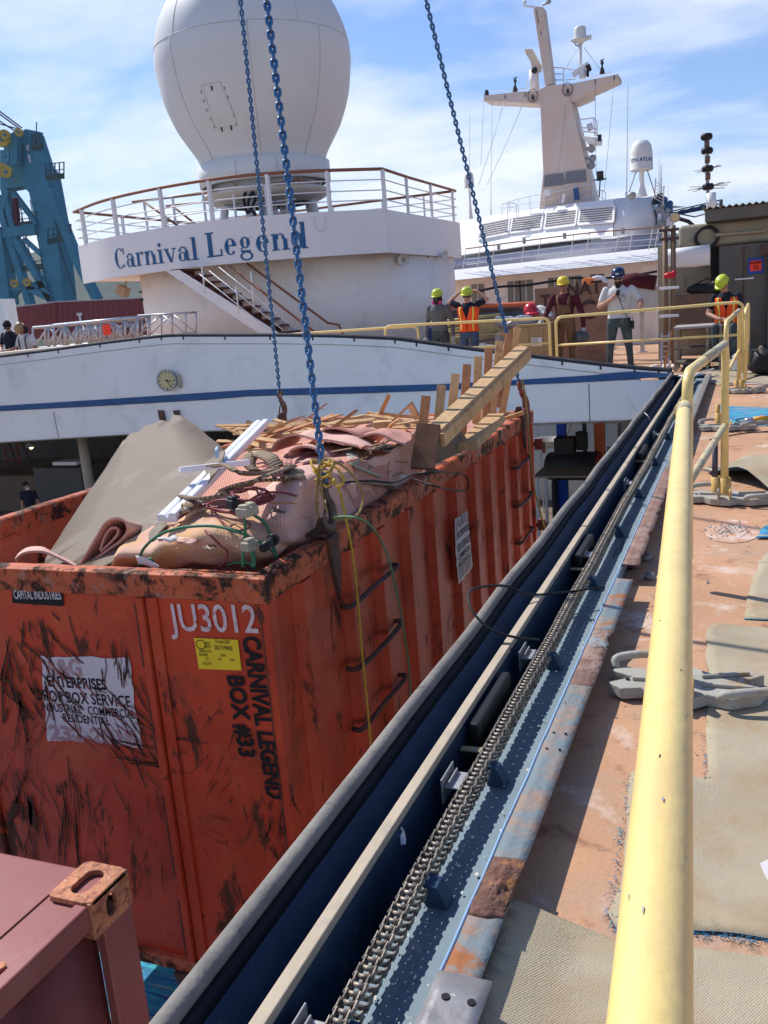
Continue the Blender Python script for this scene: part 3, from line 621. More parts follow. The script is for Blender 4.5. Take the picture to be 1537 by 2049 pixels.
# rim: dented channel with dents, four lengths
def rimbar(a, b, w, h, name, seed):
    a = V(a); b = V(b); d = (b-a).normalized(); s = d.cross(V((0, 0, 1))); n = 70; m3 = MB(); vs = []; L_ = (b-a).length
    for i in range(n+1):
        t = i/n; p = a+(b-a)*t; q = 1 if 0 < i < n else 0
        dz = q*(.010*noise.noise(V((p.x*2.2, p.y*2.2, seed)))+.012*min(0, noise.noise(V((p.x*5, p.y*5, seed+3)))+.1)); ds = q*.010*noise.noise(V((p.x*1.5, p.y*1.5, seed+9)))
        for x, z in ((-w/2, -h), (-w/2-.004, -.01), (-w/2+.012, 0), (w/2-.012, 0), (w/2+.004, -.01), (w/2, -h)):
            vs.append(p+s*(x+ds)+V((0, 0, z+dz*(1 if z > -h else .4))))
    fs = [(i*6+j, i*6+(j+1) % 6, (i+1)*6+(j+1) % 6, (i+1)*6+j) for i in range(n) for j in range(6)]+[[0, 1, 2, 3, 4, 5], [n*6+j for j in range(5, -1, -1)]]
    m3.add(vs, fs, 0, False); return part(name, m3, M['orangerim'], du, bevel=.003)
rimbar((BX0, BY0+.045, BZ1), (BX1, BY0+.045, BZ1), .09, .135, 'rim_bar', 1)
rimbar((BX1-.045, BY0+.092, BZ1-.001), (BX1-.045, BY1, BZ1+.001), .09, .135, 'rim_bar', 2)
rimbar((BX0+.045, BY0+.092, BZ1-.001), (BX0+.045, BY1, BZ1), .09, .135, 'rim_bar', 3)
rimbar((BX0+.092, BY1-.045, BZ1-.002), (BX1-.092, BY1-.045, BZ1-.002), .09, .135, 'rim_bar', 4)
# front face: corner post, ribs
def vrib(x, w, d, m_=M['orange'], z0=BZ0, z1=BZ1-.137, name='rib'):
    m3 = MB(); m3.box2((x-w/2, BY0+.018-d, z0), (x+w/2, BY0+.018, z1)); return part(name, m3, m_, du, bevel=.006)
vrib(BX1-.020, .045, .012, name='corner_post'); vrib(BX0+.05, .1, .02, name='corner_post')
xr = at(325, 1400, BY0).x
vrib(xr-.055, .045, .03, M['orange']); vrib(xr+.01, .07, .012); vrib(xr-1.35, .07, .03)
m2 = MB()
for z0_, z1_ in ((-.25, .10), (-.75, -.42), (-1.5, -1.0), (-2.0, -1.65)): m2.box2((xr-.083, BY0-.014, z0_), (xr-.076, BY0-.008, z1_))
m2.box2((BX1-.049, BY0+.003, -1.95), (BX1-.043, BY0+.0055, .1)); parts('rust_edge', m2, M['darkrust'], du)
m2 = MB(); m2.box2((BX0+.03, BY0-.015, BZ0-.05), (BX1-.03, BY0+.06, BZ0+.03)); part('bottom_sill', m2, M['orangerim'], du, bevel=.006)
m2 = MB()
for x in (at(385, 1930, BY0).x, BX0+.6): m2.prism([(x-.12, BY0-.04, BZ0-.052), (x+.15, BY0-.04, BZ0-.052), (x+.11, BY0-.04, BZ0-.13), (x-.09, BY0-.04, BZ0-.13)], (0, .35, 0))
parts('foot', m2, M['darkrust'], du, bevel=.01)
# long side: vertical ribs
XR = BX1-.045
ribs = [4.02, 4.62, 5.10, 5.62, 6.15, 6.72, 7.25, 7.75, 8.25, 8.75, 9.22]
for y in ribs:
    m3 = MB(); m3.prism([(XR, y-.10, BZ0+.02), (XR, y+.10, BZ0+.02), (XR+.055, y+.055, BZ0+.02), (XR+.055, y-.055, BZ0+.02)], (0, 0, BZ1-.14-BZ0-.022)); part('side_rib', m3, M['orange'], du, bevel=.006)
m2 = MB(); m2.box2((BX1-.045, BY1-.09, BZ0), (BX1, BY1-.02, BZ1-.137)); part('corner_post', m2, M['orange'], du, bevel=.006)
m2 = MB(); m2.box2((BX1-.046, BY0+.02, BZ0), (BX1-.004, BY0+.10, BZ1-.137)); part('corner_post', m2, M['orange'], du, bevel=.008)
m2 = MB(); m2.box2((BX1-.046, BY0+.06, BZ0-.05), (BX1+.03, BY1, BZ0+.06)); part('bottom_rail', m2, M['orangerim'], du, bevel=.006)
# ladder rungs, near and far
for y0_, y1_ in ((4.47, 5.24), (8.60, 9.18)):
    for k, z in enumerate((-.18, -.57, -.955, -1.34, -1.70)):
        m3 = MB(); b = .01*(k % 2)
        m3.tube(spline([(XR+.02, y0_, z), (XR+.085, y0_+.02, z+.002), (XR+.088, (y0_+y1_)/2, z+.012-b*2), (XR+.085, y1_-.02, z+.015), (XR+.02, y1_, z+.014)], 4), .016, 10); part('ladder_rung', m3, M['darkrust'], du)
# lifting lugs
def lug(p, name='lifting_lug'):
    m3 = MB(); x, y = p.x, p.y
    m3.prism([(x+.02, y-.065, BZ1+.01), (x+.02, y+.065, BZ1+.01), (x+.02, y+.04, .02), (x+.02, y+.01, -.07), (x+.02, y-.03, .02)], (.03, 0, 0))
    m3.box((x-.05, y, BZ1+.022), (.15, .15, .024)); m3.prism([(x-.06, y-.04, BZ1+.03), (x+.04, y-.04, BZ1+.03), (x+.02, y-.04, BZ1+.11), (x-.03, y-.04, BZ1+.11)], (0, .03, 0))
    return part(name, m3, M['darkrust'], du, bevel=.006)
LUG = [V((BX1-.02, 4.36, BZ1)), V((BX1-.02, 9.05, BZ1)), V((BX0+.06, 8.80, BZ1)), V((BX0+.06, 4.36, BZ1))]
for i, p in enumerate(LUG):
    if i != 3 and i != 2: lug(p)
for i in (2, 3):
    m3 = MB(); x, y = LUG[i].x, LUG[i].y; m3.prism([(x, y-.07, BZ1-.05), (x, y+.07, BZ1-.05), (x, y+.05, BZ1+.16), (x, y-.05, BZ1+.16)], (.03, 0, 0)); part('lifting_lug', m3, M['darkrust'], du, bevel=.006)
m2 = MB()
for z in (-.1, -1.0): m2.tube([(BX1-.01, BY1-.03, z), (BX1+.10, BY1+.02, z), (BX1+.10, BY1+.03, z-.1)], .025, 8); m2.box((BX1+.05, BY1, z), (.08, .06, .12))
parts('door_hinge', m2, M['hookred'], du)
# ---- stickers and lettering on the front
YF = BY0+.015
fx = planefn
def onfront(px, py, d=0): p = at(px, py, YF); return V((p.x, YF-d, p.z))
def quadpart(name, pts, m_, parent, d=.002, th=.0015):
    m3 = MB(); m3.prism([onfront(x, y, d) for x, y in pts], (0, th, 0)); return part(name, m3, m_, parent)
def ftext(s, pxa, pya, pxb, pyb, hpx, m_, d, bold=.01, parent=fw, name='lettering', sx=None):
    a = onfront(pxa, pya, d); b = onfront(pxb, pyb, d); r = (b-a); L_ = r.length; r.normalize(); up = V((0, 0, 1)) - r*r.z; up = (up.normalized() if abs(r.x) > .3 else V((1, 0, 0))-r*r.x).normalized()
    if abs(r.x) <= .3: up = V((-r.z, 0, r.x)) ; up = V((1, 0, 0)) if up.x > 0 else V((1, 0, 0))
    hgt = hpx
    cu = bpy.data.curves.new('t', 'FONT'); cu.body = s; cu.size = 1; cu.offset = bold; ob = bpy.data.objects.new('t', cu); COL.objects.link(ob)
    bpy.context.view_layer.update(); w = ob.dimensions.x; h0 = .7; bpy.data.objects.remove(ob); bpy.data.curves.remove(cu)
    c_ = (a+b)/2
    return text(name, s, 1, lambda x, y: c_+r*(x*L_/w)+up*(y*hgt/h0), m_, parent, bold)
q_ = quadpart('maker_plate', [(25, 1175), (126, 1180), (128, 1213), (26, 1206)], M['ink'], du, .004)
ftext('CAPITAL INDUSTRIES', 29, 1190, 123, 1191, .050, M['label'], .0055, .02, q_)
# tattered white sticker built of ragged patches
def ragged(poly, seed, amp=.012, n=10):
    o = []
    for (a, b) in zip(poly, poly[1:]+poly[:1]):
        a = onfront(*a, .0022); b = onfront(*b, .0022)
        for k in range(n): p = a+(b-a)*k/n; q = noise.noise_vector(p*22+V((seed, 0, 0))); o.append(V((p.x+q.x*amp, p.y, p.z+q.z*amp)))
    return o
m2 = MB(); m2.prism(ragged([(82, 1313), (258, 1316), (266, 1370), (272, 1420), (288, 1497), (180, 1478), (97, 1482), (88, 1400)], 1), (0, .0012, 0)); stk = part('torn_sticker', m2, M['label'], du)
ftext('A&G', 92, 1336, 165, 1338, .095, M['inkgrey'], .004, .04, stk); ftext('ENTERPRISES', 95, 1363, 213, 1371, .062, M['ink'], .004, .03, stk)
ftext('INC.', 191, 1381, 214, 1381, .034, M['ink'], .004, .01, stk); ftext('DROP BOX SERVICE', 72, 1391, 262, 1405, .066, M['ink'], .0042, .015, stk)
ftext('INDUSTRIAL   COMMERCIAL', 84, 1414, 272, 1430, .050, M['ink'], .0042, .012, stk); ftext('RESIDENTIAL', 127, 1436, 220, 1444, .048, M['ink'], .0042, .012, stk)
ftext('232-2018', 100, 1466, 276, 1480, .085, M['inkgrey'], .0042, .04, stk)
# scratches gouged through paint and sticker
random.seed(11)
m2 = MB()
def scratch(px, py, ang, ln, w, d=.0065, wob=6):
    pts = []; n = 7; a = R_(ang)
    for k in range(n+1):
        t = k/n*ln; a += random.uniform(-.07, .07); px += math.cos(a)*ln/n; py += math.sin(a)*ln/n; pts.append(onfront(px, py, d))
    for i in range(n):
        p, q = pts[i], pts[i+1]; dr = (q-p).normalized(); s_ = V((-dr.z, 0, dr.x)); wa = w*(.35+.65*math.sin(math.pi*(i+.2)/(n+.4)))*random.uniform(.5, 1.3); wb = w*(.35+.65*math.sin(math.pi*(i+1)/(n+.4)))*random.uniform(.5, 1.2)
        m2.add([p-s_*wa, q-s_*wb, q+s_*wb, p+s_*wa], [(0, 1, 2, 3)])
def cluster(n, x0, x1, y0, y1, a0, a1, l0, l1, w0, w1):
    for _ in range(n): scratch(random.uniform(x0, x1), random.uniform(y0, y1), random.uniform(a0, a1), random.uniform(l0, l1), random.uniform(w0, w1))
cluster(40, 0, 130, 1215, 1400, 45, 85, 14, 70, .0015, .010)
cluster(20, 90, 280, 1330, 1480, 35, 75, 20, 90, .0015, .009)
cluster(16, 190, 320, 1440, 1530, 0, 30, 40, 120, .0015, .005)
cluster(22, 200, 260, 1260, 1340, 70, 110, 20, 60, .0015, .006)
cluster(26, 10, 90, 1500, 1700, 60, 110, 30, 110, .002, .008)
cluster(20, 150, 330, 1560, 1760, 70, 110, 20, 90, .0015, .004)
cluster(18, 120, 175, 1480, 1640, 80, 95, 60, 130, .002, .007)
cluster(14, 415, 520, 1400, 1560, 110, 140, 20, 70, .001, .004)
cluster(46, 535, 585, 1560, 1700, 60, 110, 15, 60, .001, .006)
cluster(18, 380, 540, 1600, 1850, 20, 80, 20, 60, .001, .003)
for _ in range(7): scratch(random.uniform(30, 70), random.uniform(1570, 1600), random.uniform(70, 100), random.uniform(40, 70), .016)
cluster(30, 0, 520, 1200, 1900, 0, 360, 4, 14, .001, .004)
cluster(16, 0, 60, 1230, 1460, 60, 110, 30, 130, .002, .014); cluster(10, 180, 330, 1380, 1560, 50, 80, 40, 120, .002, .008)
SCR = m2
m2 = MB(); random.seed(5)
cluster(9, 60, 120, 1350, 1480, 95, 130, 25, 70, .002, .005); cluster(22, 95, 270, 1320, 1490, 20, 75, 40, 110, .002, .007); cluster(8, 80, 110, 1310, 1400, 40, 70, 20, 60, .003, .008); cluster(5, 380, 440, 1620, 1660, -5, 10, 30, 40, .001, .0015)
_fo = rootloc(du)
wm = MB(); wm.box2((BX0+.02, BY0+.02, BZ0), (BX1-.02, BY0+.05, BZ1-.14))
for src_, mi_ in ((SCR, 1), (m2, 2)):
    b0 = len(wm.v); wm.v += src_.v; wm.f += [[i+b0 for i in f] for f in src_.f]; wm.m += [mi_]*len(src_.f); wm.sm += [False]*len(src_.f)
fw.data = wm.mesh('front_wall', [M['orange'], mat('brown_gouge', (.085, .033, .02), .8, 0, .4, 30), mat('bare_orange_scrape', (.30, .075, .05), .6, 0, .2, 10)], _fo)
# stencils on the right panel
ftext('JU3012', 341, 1238, 518, 1242, .145, M['stencil'], .003, .01, fw)
yl = quadpart('paper_tag', [(389, 1276), (477, 1280), (484, 1341), (399, 1338)], M['labelyellow'], du, .004)
for s_, a, b, c_, d_, h_ in (('Travel #33', 432, 1283, 461, 1284, .020), ('201719430', 430, 1295, 466, 1297, .024), ('PORT', 411, 1287, 422, 1287, .014), ('VISIT', 411, 1294, 424, 1294, .014), ('CONTRACTOR', 399, 1302, 424, 1303, .014), ('RECEIVER', 400, 1309, 417, 1310, .014), ('DATE', 443, 1311, 453, 1311, .014), ('QTY', 413, 1318, 420, 1318, .014), ('WO', 438, 1319, 444, 1319, .014), ('YARD', 461, 1320, 470, 1320, .014), ('DECK NO.', 408, 1327, 425, 1327, .014)): ftext(s_, a, b, c_, d_, h_, M['ink'], .0062, .005, yl)
m3 = MB(); cc = onfront(403, 1289, .0062); m3.tube([cc+V((.028*math.cos(t/16*6.283), 0, .024*math.sin(t/16*6.283))) for t in range(16)], .002, 4, closed=True); part('round_emblem', m3, M['ink'], yl)
# vertical stencil lettering, reading downwards
def vtext(s, pa, pb, h_, m_, d, bold):
    a = onfront(*pa, d); b = onfront(*pb, d); r = (b-a); L_ = r.length; r.normalize(); up = V((-r.z, 0, r.x))
    if up.x < 0: up = -up
    cu = bpy.data.curves.new('t', 'FONT'); cu.body = s; cu.size = 1; cu.offset = bold; ob = bpy.data.objects.new('t', cu); COL.objects.link(ob); bpy.context.view_layer.update(); w = ob.dimensions.x; bpy.data.objects.remove(ob); bpy.data.curves.remove(cu)
    c_ = (a+b)/2; return text('stencil_lettering', s, 1, lambda x, y: c_+r*(x*L_/w)+up*(y*h_/.7), m_, fw, bold)
vtext('CARNIVAL LEGEND', (500, 1273), (550, 1598), .095, M['ink'], .004, .035)
vtext('BOX #33', (469, 1352), (494, 1514), .095, M['ink'], .004, .035)
# sticker on the long side, tattered
def onside(px, py, d=0): p = onX(px, py, XR+.058+d); return p
pts = [onside(x, y) for x, y in ((910, 1040), (936, 1022), (940, 1075), (946, 1135), (933, 1150), (918, 1170), (913, 1110))]
m2 = MB(); o_ = []
for a, b in zip(pts, pts[1:]+pts[:1]):
    for k in range(6): p = a+(b-a)*k/6; q = noise.noise_vector(p*30); o_.append(p+V((0, q.y*.02, q.z*.01)))
m2.prism(o_, (-.002, 0, 0)); s2 = part('torn_sticker', m2, M['label'], du)
def stext(s, y, z, L_, h_, m_, bold=.02):
    x = XR+.062; cu = bpy.data.curves.new('t', 'FONT'); cu.body = s; cu.size = 1; cu.offset = bold; ob = bpy.data.objects.new('t', cu); COL.objects.link(ob); bpy.context.view_layer.update(); w = ob.dimensions.x; bpy.data.objects.remove(ob); bpy.data.curves.remove(cu)
    return text('lettering', s, 1, lambda a, b: V((x, y+a*L_/w, z+b*h_/.7)), m_, s2, bold)
yc = sum(p.y for p in pts)/len(pts)
for k, (s_, fz, h_, mm) in enumerate((('A&G', .10, .09, 'inkgrey'), ('ENTERPRISES', .27, .055, 'ink'), ('BOX SERVICE', .46, .06, 'ink'), ('COMMERCIAL', .60, .045, 'ink'), ('RESIDENTIAL', .72, .045, 'ink'), ('232-2018', .86, .08, 'inkgrey'))):
    zt, zb = onside(922, 1030).z, onside(928, 1160).z; stext(s_, yc, zt+(zb-zt)*fz, .34, h_, M[mm])

# ================================================================ SHIPPING CONTAINER CORNER (near)
CT = -.45
cs = [Z(x, y, CT) for x, y in ((102, 1787), (170, 1724), (248, 1745), (180, 1806))]
cx1 = cs[2].x; cy1 = cs[1].y; sz = .172
co = thing('shipping_container', (cx1-1.2, cy1-3, CT-2.6), 'dull red shipping container with its top corner in the lower left, beside the dumpster', 'container')
m2 = MB(); m2.box2((cx1-2.44, cy1-6.06, CT-.03), (cx1-.055, cy1-.03, CT-.018))
part('roof_panel', m2, M['red'], co)
m2 = MB()
m2.prism([(cx1-2.4, cy1-.03, CT-.018), (cx1-.20, cy1-.03, CT-.018), (cx1-.20, cy1-.42, CT-.018), (cx1-2.4, cy1-.42, CT-.018)], (0, 0, .006))
m2.prism([(cx1-2.4, cy1-.50, CT-.018), (cx1-.16, cy1-.50, CT-.018), (cx1-.16, cy1-5, CT-.018), (cx1-2.4, cy1-5, CT-.018)], (0, 0, .006))
part('roof_patch', m2, M['red'], co, bevel=.003)
m2 = MB(); m2.box2((cx1-.06, cy1-5.9, CT-.10), (cx1-.004, cy1-.172, CT-.004)); part('top_side_rail', m2, M['red'], co, bevel=.008)
m2 = MB(); m2.box2((cx1-2.3, cy1-.07, CT-.14), (cx1-.172, cy1-.012, CT-.022)); part('top_end_rail', m2, M['red'], co, bevel=.008)
m2 = MB(); vs = []
yy = cy1-.17; k = 0; prof = []
while yy > cy1-5.9:
    prof += [(cx1-.05, yy), (cx1-.05, yy-.07), (cx1-.016, yy-.14), (cx1-.016, yy-.21)]; yy -= .28
G = [[V((x, y, CT-.10)) for x, y in prof], [V((x, y, CT-2.5)) for x, y in prof]]; m2.sheet(G, .003); part('corrugated_side', m2, M['red'], co)
m2 = MB(); m2.prism([(cx1, cy1-.16, CT-2.5), (cx1, cy1, CT-2.5), (cx1-.16, cy1, CT-2.5), (cx1-.16, cy1-.03, CT-2.5), (cx1-.04, cy1-.03, CT-2.5), (cx1-.04, cy1-.16, CT-2.5)], (0, 0, 2.5-.122)); part('corner_post', m2, M['red'], co, bevel=.006)
m2 = MB(); G = [[V((cx1-.17-(i*.07), cy1-.03-(.03 if (i//2) % 2 else 0), CT-.14)) for i in range(30)], [V((cx1-.17-(i*.07), cy1-.03-(.03 if (i//2) % 2 else 0), CT-2.5)) for i in range(30)]]; m2.sheet(G, .003); part('end_wall', m2, M['red'], co)
# corner casting: hollow steel block with slotted openings
def slotplate(o, u, w, nrm, lu, lw, su, sw, th):
    # rectangular plate with an oval slot
    o = V(o); u = V(u); w = V(w); nrm = V(nrm); n = 32; m3 = MB(); outer = []; inner = []
    for k in range(n):
        a = 2*math.pi*k/n; ca, sa = math.cos(a), math.sin(a)
        f = 1/max(abs(ca)/(lu/2), abs(sa)/(lw/2)); outer.append(u*(ca*f)+w*(sa*f))
        r = min(su, sw)/2; ex = max(0, su/2-r); ey = max(0, sw/2-r); inner.append(u*(ca*r+math.copysign(ex, ca) if abs(ca) > 1e-6 else 0)+w*(sa*r+(math.copysign(ey, sa) if abs(sa) > 1e-6 else 0)))
    vs = [o+p for p in outer]+[o+p for p in inner]+[o+p-nrm*th for p in outer]+[o+p-nrm*th for p in inner]
    fs = []
    for k in range(n):
        j = (k+1) % n; fs += [(k, j, n+j, n+k), (2*n+k, 3*n+k, 3*n+j, 2*n+j), (k, 2*n+k, 2*n+j, j), (n+k, n+j, 3*n+j, 3*n+k)]
    return m3.add(vs, fs)
LX, LY, LZ = .190, .215, .125
cc = V((cx1+.004-LX/2, cy1+.004-LY/2, CT))
m2 = slotplate(cc+V((0, 0, .006)), (0, 1, 0), (1, 0, 0), (0, 0, 1), LY, LX, .135, .075, .022)
m3 = slotplate(V((cx1+.004, cc.y, CT+.005-LZ/2-.012)), (0, 0, 1), (0, 1, 0), (1, 0, 0), LZ+.02, LY-.002, .085, .055, .022)
b0 = len(m2.v); m2.v += m3.v; m2.f += [[i+b0 for i in f] for f in m3.f]; m2.m += m3.m; m2.sm += m3.sm
m3 = slotplate(V((cc.x-.002, cy1+.003, CT+.005-LZ/2-.012)), (0, 0, 1), (1, 0, 0), (0, 1, 0), LZ+.02, LX-.008, .085, .055, .022)
b0 = len(m2.v); m2.v += m3.v; m2.f += [[i+b0 for i in f] for f in m3.f]; m2.m += m3.m; m2.sm += m3.sm
m2.box2((cc.x-LX/2+.001, cc.y-LY/2+.001, CT-.14), (cx1-.02, cy1-.02, CT-.125)); m2.box2((cc.x-LX/2+.001, cc.y-LY/2+.001, CT-.125), (cc.x-LX/2+.02, cy1-.02, CT-.018)); m2.box2((cc.x-LX/2+.02, cc.y-LY/2+.001, CT-.125), (cx1-.02, cc.y-LY/2+.02, CT-.018))
part('corner_casting', m2, M['casting'], co, bevel=.004)
m2 = MB(); m2.disc(Z(0, 1930, CT)+V((.0, 0, -.008)), .018, .012); part('roof_bolt', m2, M['casting'], co)

# ================================================================ LIFTING CHAINS
APEX = V((-3.3, 6.15, 10.0))
def linkmesh(L_, W_, r):
    pts = []; a = (L_-W_)/2; R2 = W_/2-r
    for k in range(9): t = math.pi*k/8; pts.append(V((R2*math.cos(t), 0, a+R2*math.sin(t))))
    for k in range(9): t = math.pi+math.pi*k/8; pts.append(V((R2*math.cos(t), 0, -a+R2*math.sin(t))))
    m3 = MB(); m3.tube(pts, r, 8, closed=True); return m3
def chain(P, label, tpx, zt, sag=.0):
    # P lower end, goes to apex; stops just above the frame
    root = thing('lifting_chain', P, label, 'chain', 'blue chains lifting the dumpster')
    L_, W_, r = .063, .045, .0100; pitch = L_-2.35*r
    me = linkmesh(L_, W_, r).mesh('chain_link', M['bluechain'])
    d = (APEX-P); ln = d.length; d.normalize(); n = int(zt/pitch); side = d.cross(V((0, 0, 1))).normalized()
    rest = MB()
    for i in range(n):
        t = i*pitch; f = t/ln; q = P+d*t+side*(.012*math.sin(t*.8)*0)-V((0, 0, 1))*sag*4*f*(1-f)
        yv = (EYE-q); yv = (yv-d*yv.dot(d)).normalized(); RM = Matrix((yv.cross(d), yv, d)).transposed() @ Matrix.Rotation((math.pi/2 if i % 2 else 0)+.22*math.sin(t*1.1+P.x)+.07*math.sin(i*1.7), 3, 'Z')
        if i < 100:
            o = bpy.data.objects.new('chain_link', me); COL.objects.link(o); o.parent = root
            o.rotation_mode = 'QUATERNION'; o.rotation_quaternion = RM.to_quaternion(); o.location = q-P
        else:
            rest.add([q+RM @ v.co for v in me.vertices], [tuple(p.vertices) for p in me.polygons], 0, True)
    if rest.v: part('upper_links', rest, M['bluechain'], root, kind='stuff')
    return root, d
def hook(P, d, m_, label, s=1.0):
    # P: chain end (top), hook hangs below
    h = thing('lifting_hook', P-d*.26*s, label, 'hook', 'hooks on the dumpster chains')
    u = d; w = d.cross(V((0, 1, 0))); w = V((0, 1, 0))-u*u.y; w.normalize(); c = P
    m3 = MB(); ring = [c-u*(.035*s)+(u*math.cos(t)+w*math.sin(t))*.032*s for t in [k*math.pi/6 for k in range(12)]]; m3.tube(ring, .012*s, 8, closed=True); part('connecting_ring', m3, m_, h)
    m3 = MB(); pts = spline([c-u*.06*s, c-u*.11*s+w*.012*s, c-u*.15*s+w*.045*s, c-u*.21*s+w*.058*s, c-u*.26*s+w*.028*s, c-u*.275*s-w*.012*s, c-u*.25*s-w*.048*s, c-u*.21*s-w*.050*s], 6)
    n = len(pts); m3.tube(pts, [(.016+.010*math.sin(math.pi*min(1, i/(n*.85))))*s for i in range(n)], 10); hb = part('hook_body', m3, m_, h)
    m3 = MB(); m3.tube([c-u*.12*s-w*.005*s, c-u*.17*s-w*.03*s, c-u*.205*s-w*.048*s], .007*s, 8); part('safety_latch', m3, M['hook'], hb)
    return h
P1 = LUG[0]+V((0.0, .03, .325)); r1, d1 = chain(P1, 'blue lifting chain nearest the camera, knotted with yellow rope at its lower end', 0, 4.6)
hook(P1, d1, M['hook'], 'dark steel hook under the yellow rope knot on the near dumpster rim', 1.0)
P2 = LUG[1]+V((0, 0, .36)); r2, d2 = chain(P2, 'blue lifting chain at the right, running behind the wooden frame', 0, 7.2)
hook(P2, d2, M['hookred'], 'dark red hook at the far right corner of the dumpster', 1.35)
P3 = LUG[2]+V((0, 0, .40)); r3, d3 = chain(P3, 'blue lifting chain at the left, ending above the far rim', 0, 7.2)
hook(P3, d3, M['hook'], 'brown hook on the far left rim in front of the white bulkhead', 1.25)
P4 = LUG[3]+V((0, 0, .36))
# yellow rope knotted on the near chain
def wob(pts, n=8): return spline(pts, n)
def ropemesh(pts, r, tw=55):
    m3 = MB(); pts = [V(p) for p in pts]; 
    for ph in (0, 2.094, 4.189):
        q = []; L_ = 0
        for i, p in enumerate(pts):
            d = (pts[min(i+1, len(pts)-1)]-pts[max(i-1, 0)]).normalized(); x = d.cross(V((.3, 1, .1))).normalized(); y = d.cross(x)
            if i: L_ += (p-pts[i-1]).length
            q.append(p+(x*math.cos(L_*tw+ph)+y*math.sin(L_*tw+ph))*r*.5)
        m3.tube(q, r*.62, 5)
    return m3
def dens(pts, step=.012):
    pts = spline(pts, 10); o = [pts[0]]; acc = 0
    for a, b in zip(pts, pts[1:]):
        L_ = (b-a).length; acc += L_
        if acc >= step: o.append(b); acc = 0
    return o
yr = thing('rope', P1, 'yellow twisted rope knotted round the near blue chain and hanging down the dumpster side', 'rope')
YR = P1.y-.05
def ap(px, py, Y): return at(px, py, Y)
m3 = ropemesh(dens([ap(648, 925, YR), ap(672, 935, YR-.03), ap(688, 960, YR-.05), ap(676, 975, YR-.08), ap(668, 960, YR-.04), ap(680, 985, YR), ap(686, 1010, YR+.02), ap(697, 1060, YR-.05), onX(707, 1120, BX1+.09), onX(716, 1200, BX1+.10), onX(724, 1300, BX1+.10), onX(733, 1390, BX1+.11), onX(741, 1480, BX1+.12), onX(744, 1540, BX1+.12)]), .0078); part('hanging_tail', m3, M['rope'], yr)
m3 = ropemesh(dens([ap(640, 1045, YR), ap(634, 1010, YR), ap(636, 960, YR), ap(640, 930, YR-.03), ap(656, 918, YR-.02), ap(668, 928, YR-.06), ap(655, 945, YR-.07), ap(640, 940, YR), ap(643, 975, YR), ap(648, 1005, YR-.02), ap(655, 1030, YR)]), .007); part('loop', m3, M['ropeold'], yr)
m3 = ropemesh(dens([ap(660, 920, YR), ap(690, 935, YR+.05), ap(712, 960, YR+.1), ap(726, 990, YR+.12), ap(722, 1020, YR+.06), ap(706, 1036, YR), ap(680, 1040, YR-.04), ap(668, 1036, YR)]), .007); part('loop', m3, M['ropeold'], yr)
m3 = MB()
for k in range(3):
    m3.tube([P1+V((0, 0, .0))+V((math.cos(t)*(.045+.01*k), math.sin(t)*.04, -.02+.05*k+.02*math.sin(t*2+k))) for t in [j*math.pi/8 for j in range(16)]], .008, 6, closed=True)
part('knot', m3, M['rope'], yr)
m3 = ropemesh(dens([P2+V((.04, -.02, .02)), P2+V((.07, -.03, -.15)), P2+V((.085, -.03, -.4)), onX(1066, 960, BX1+.07), onX(1078, 1010, BX1+.08), onX(1090, 1060, BX1+.08)], .03), .011)
tag(part('rope', m3, M['ropeold']), 'thin ochre rope hanging from the red hook at the far dumpster corner', 'rope')
m3 = MB(); m3.tube(spline([Z(660, 1037, .36), Z(690, 1034, .42), Z(725, 1040, .40), onX(752, 1065, BX1+.06), onX(775, 1110, BX1+.10), onX(793, 1180, BX1+.11), onX(808, 1260, BX1+.10), onX(818, 1330, BX1+.09), onX(822, 1400, BX1+.09)], 8), .0075, 8)
tag(part('green_cable', m3, mat('faded_green_cord', (.14, .24, .13), .6, 0, .2, 10)), 'faded green cord hanging over the dumpster side beside the yellow rope', 'cable')
# ================================================================ LOAD IN THE DUMPSTER
def zcl(px, py, z):
    p = Z(px, py, z)
    if p.x > BX1-.13: p = onX(px, py, BX1-.13)
    if p.y < BY0+.13: p = at(px, py, BY0+.13)
    return p
def zh(rows): return [[zcl(x, y, z) for x, y, z in r] for r in rows]
G = []
for i in range(46):
    row = []
    for j in range(30):
        x = BX0+.09+(BX1-BX0-.20)*j/29; y = BY0+.10+(BY1-BY0-.2)*i/45
        z = .10+.10*math.sin(math.pi*j/29)*min(1, i/8)+.07*noise.noise(V((x*2.2, y*2.2, 1)))+.03*noise.noise(V((x*6, y*6, 4)))+(.05 if i > 30 else 0)-.30*max(0, min(1, (-3.7-x)/.6))*max(0, min(1, (7-y)/1.5))
        row.append(V((x, y, z)))
    G.append(row)
m2 = MB(); m2.sheet(G[::-1], .01)
tag(solo('carpet_heap', m2, M['pinkdark'], 'heaped red waffle carpet underneath the other waste in the dumpster', 'carpet'))
def carpet(name, rows, m_, label, n=7, amp=.015, fr=3.5, th=.010, seed=0, mb2=None, group=None, cat='carpet'):
    m3 = MB(); m3.sheet(fine(zh(rows) if not isinstance(rows[0][0], V) else rows, n, amp, fr, seed), th, 0, mi2=1 if mb2 else None)
    return solo(name, m3, [m_, mb2] if mb2 else m_, label, cat, group)
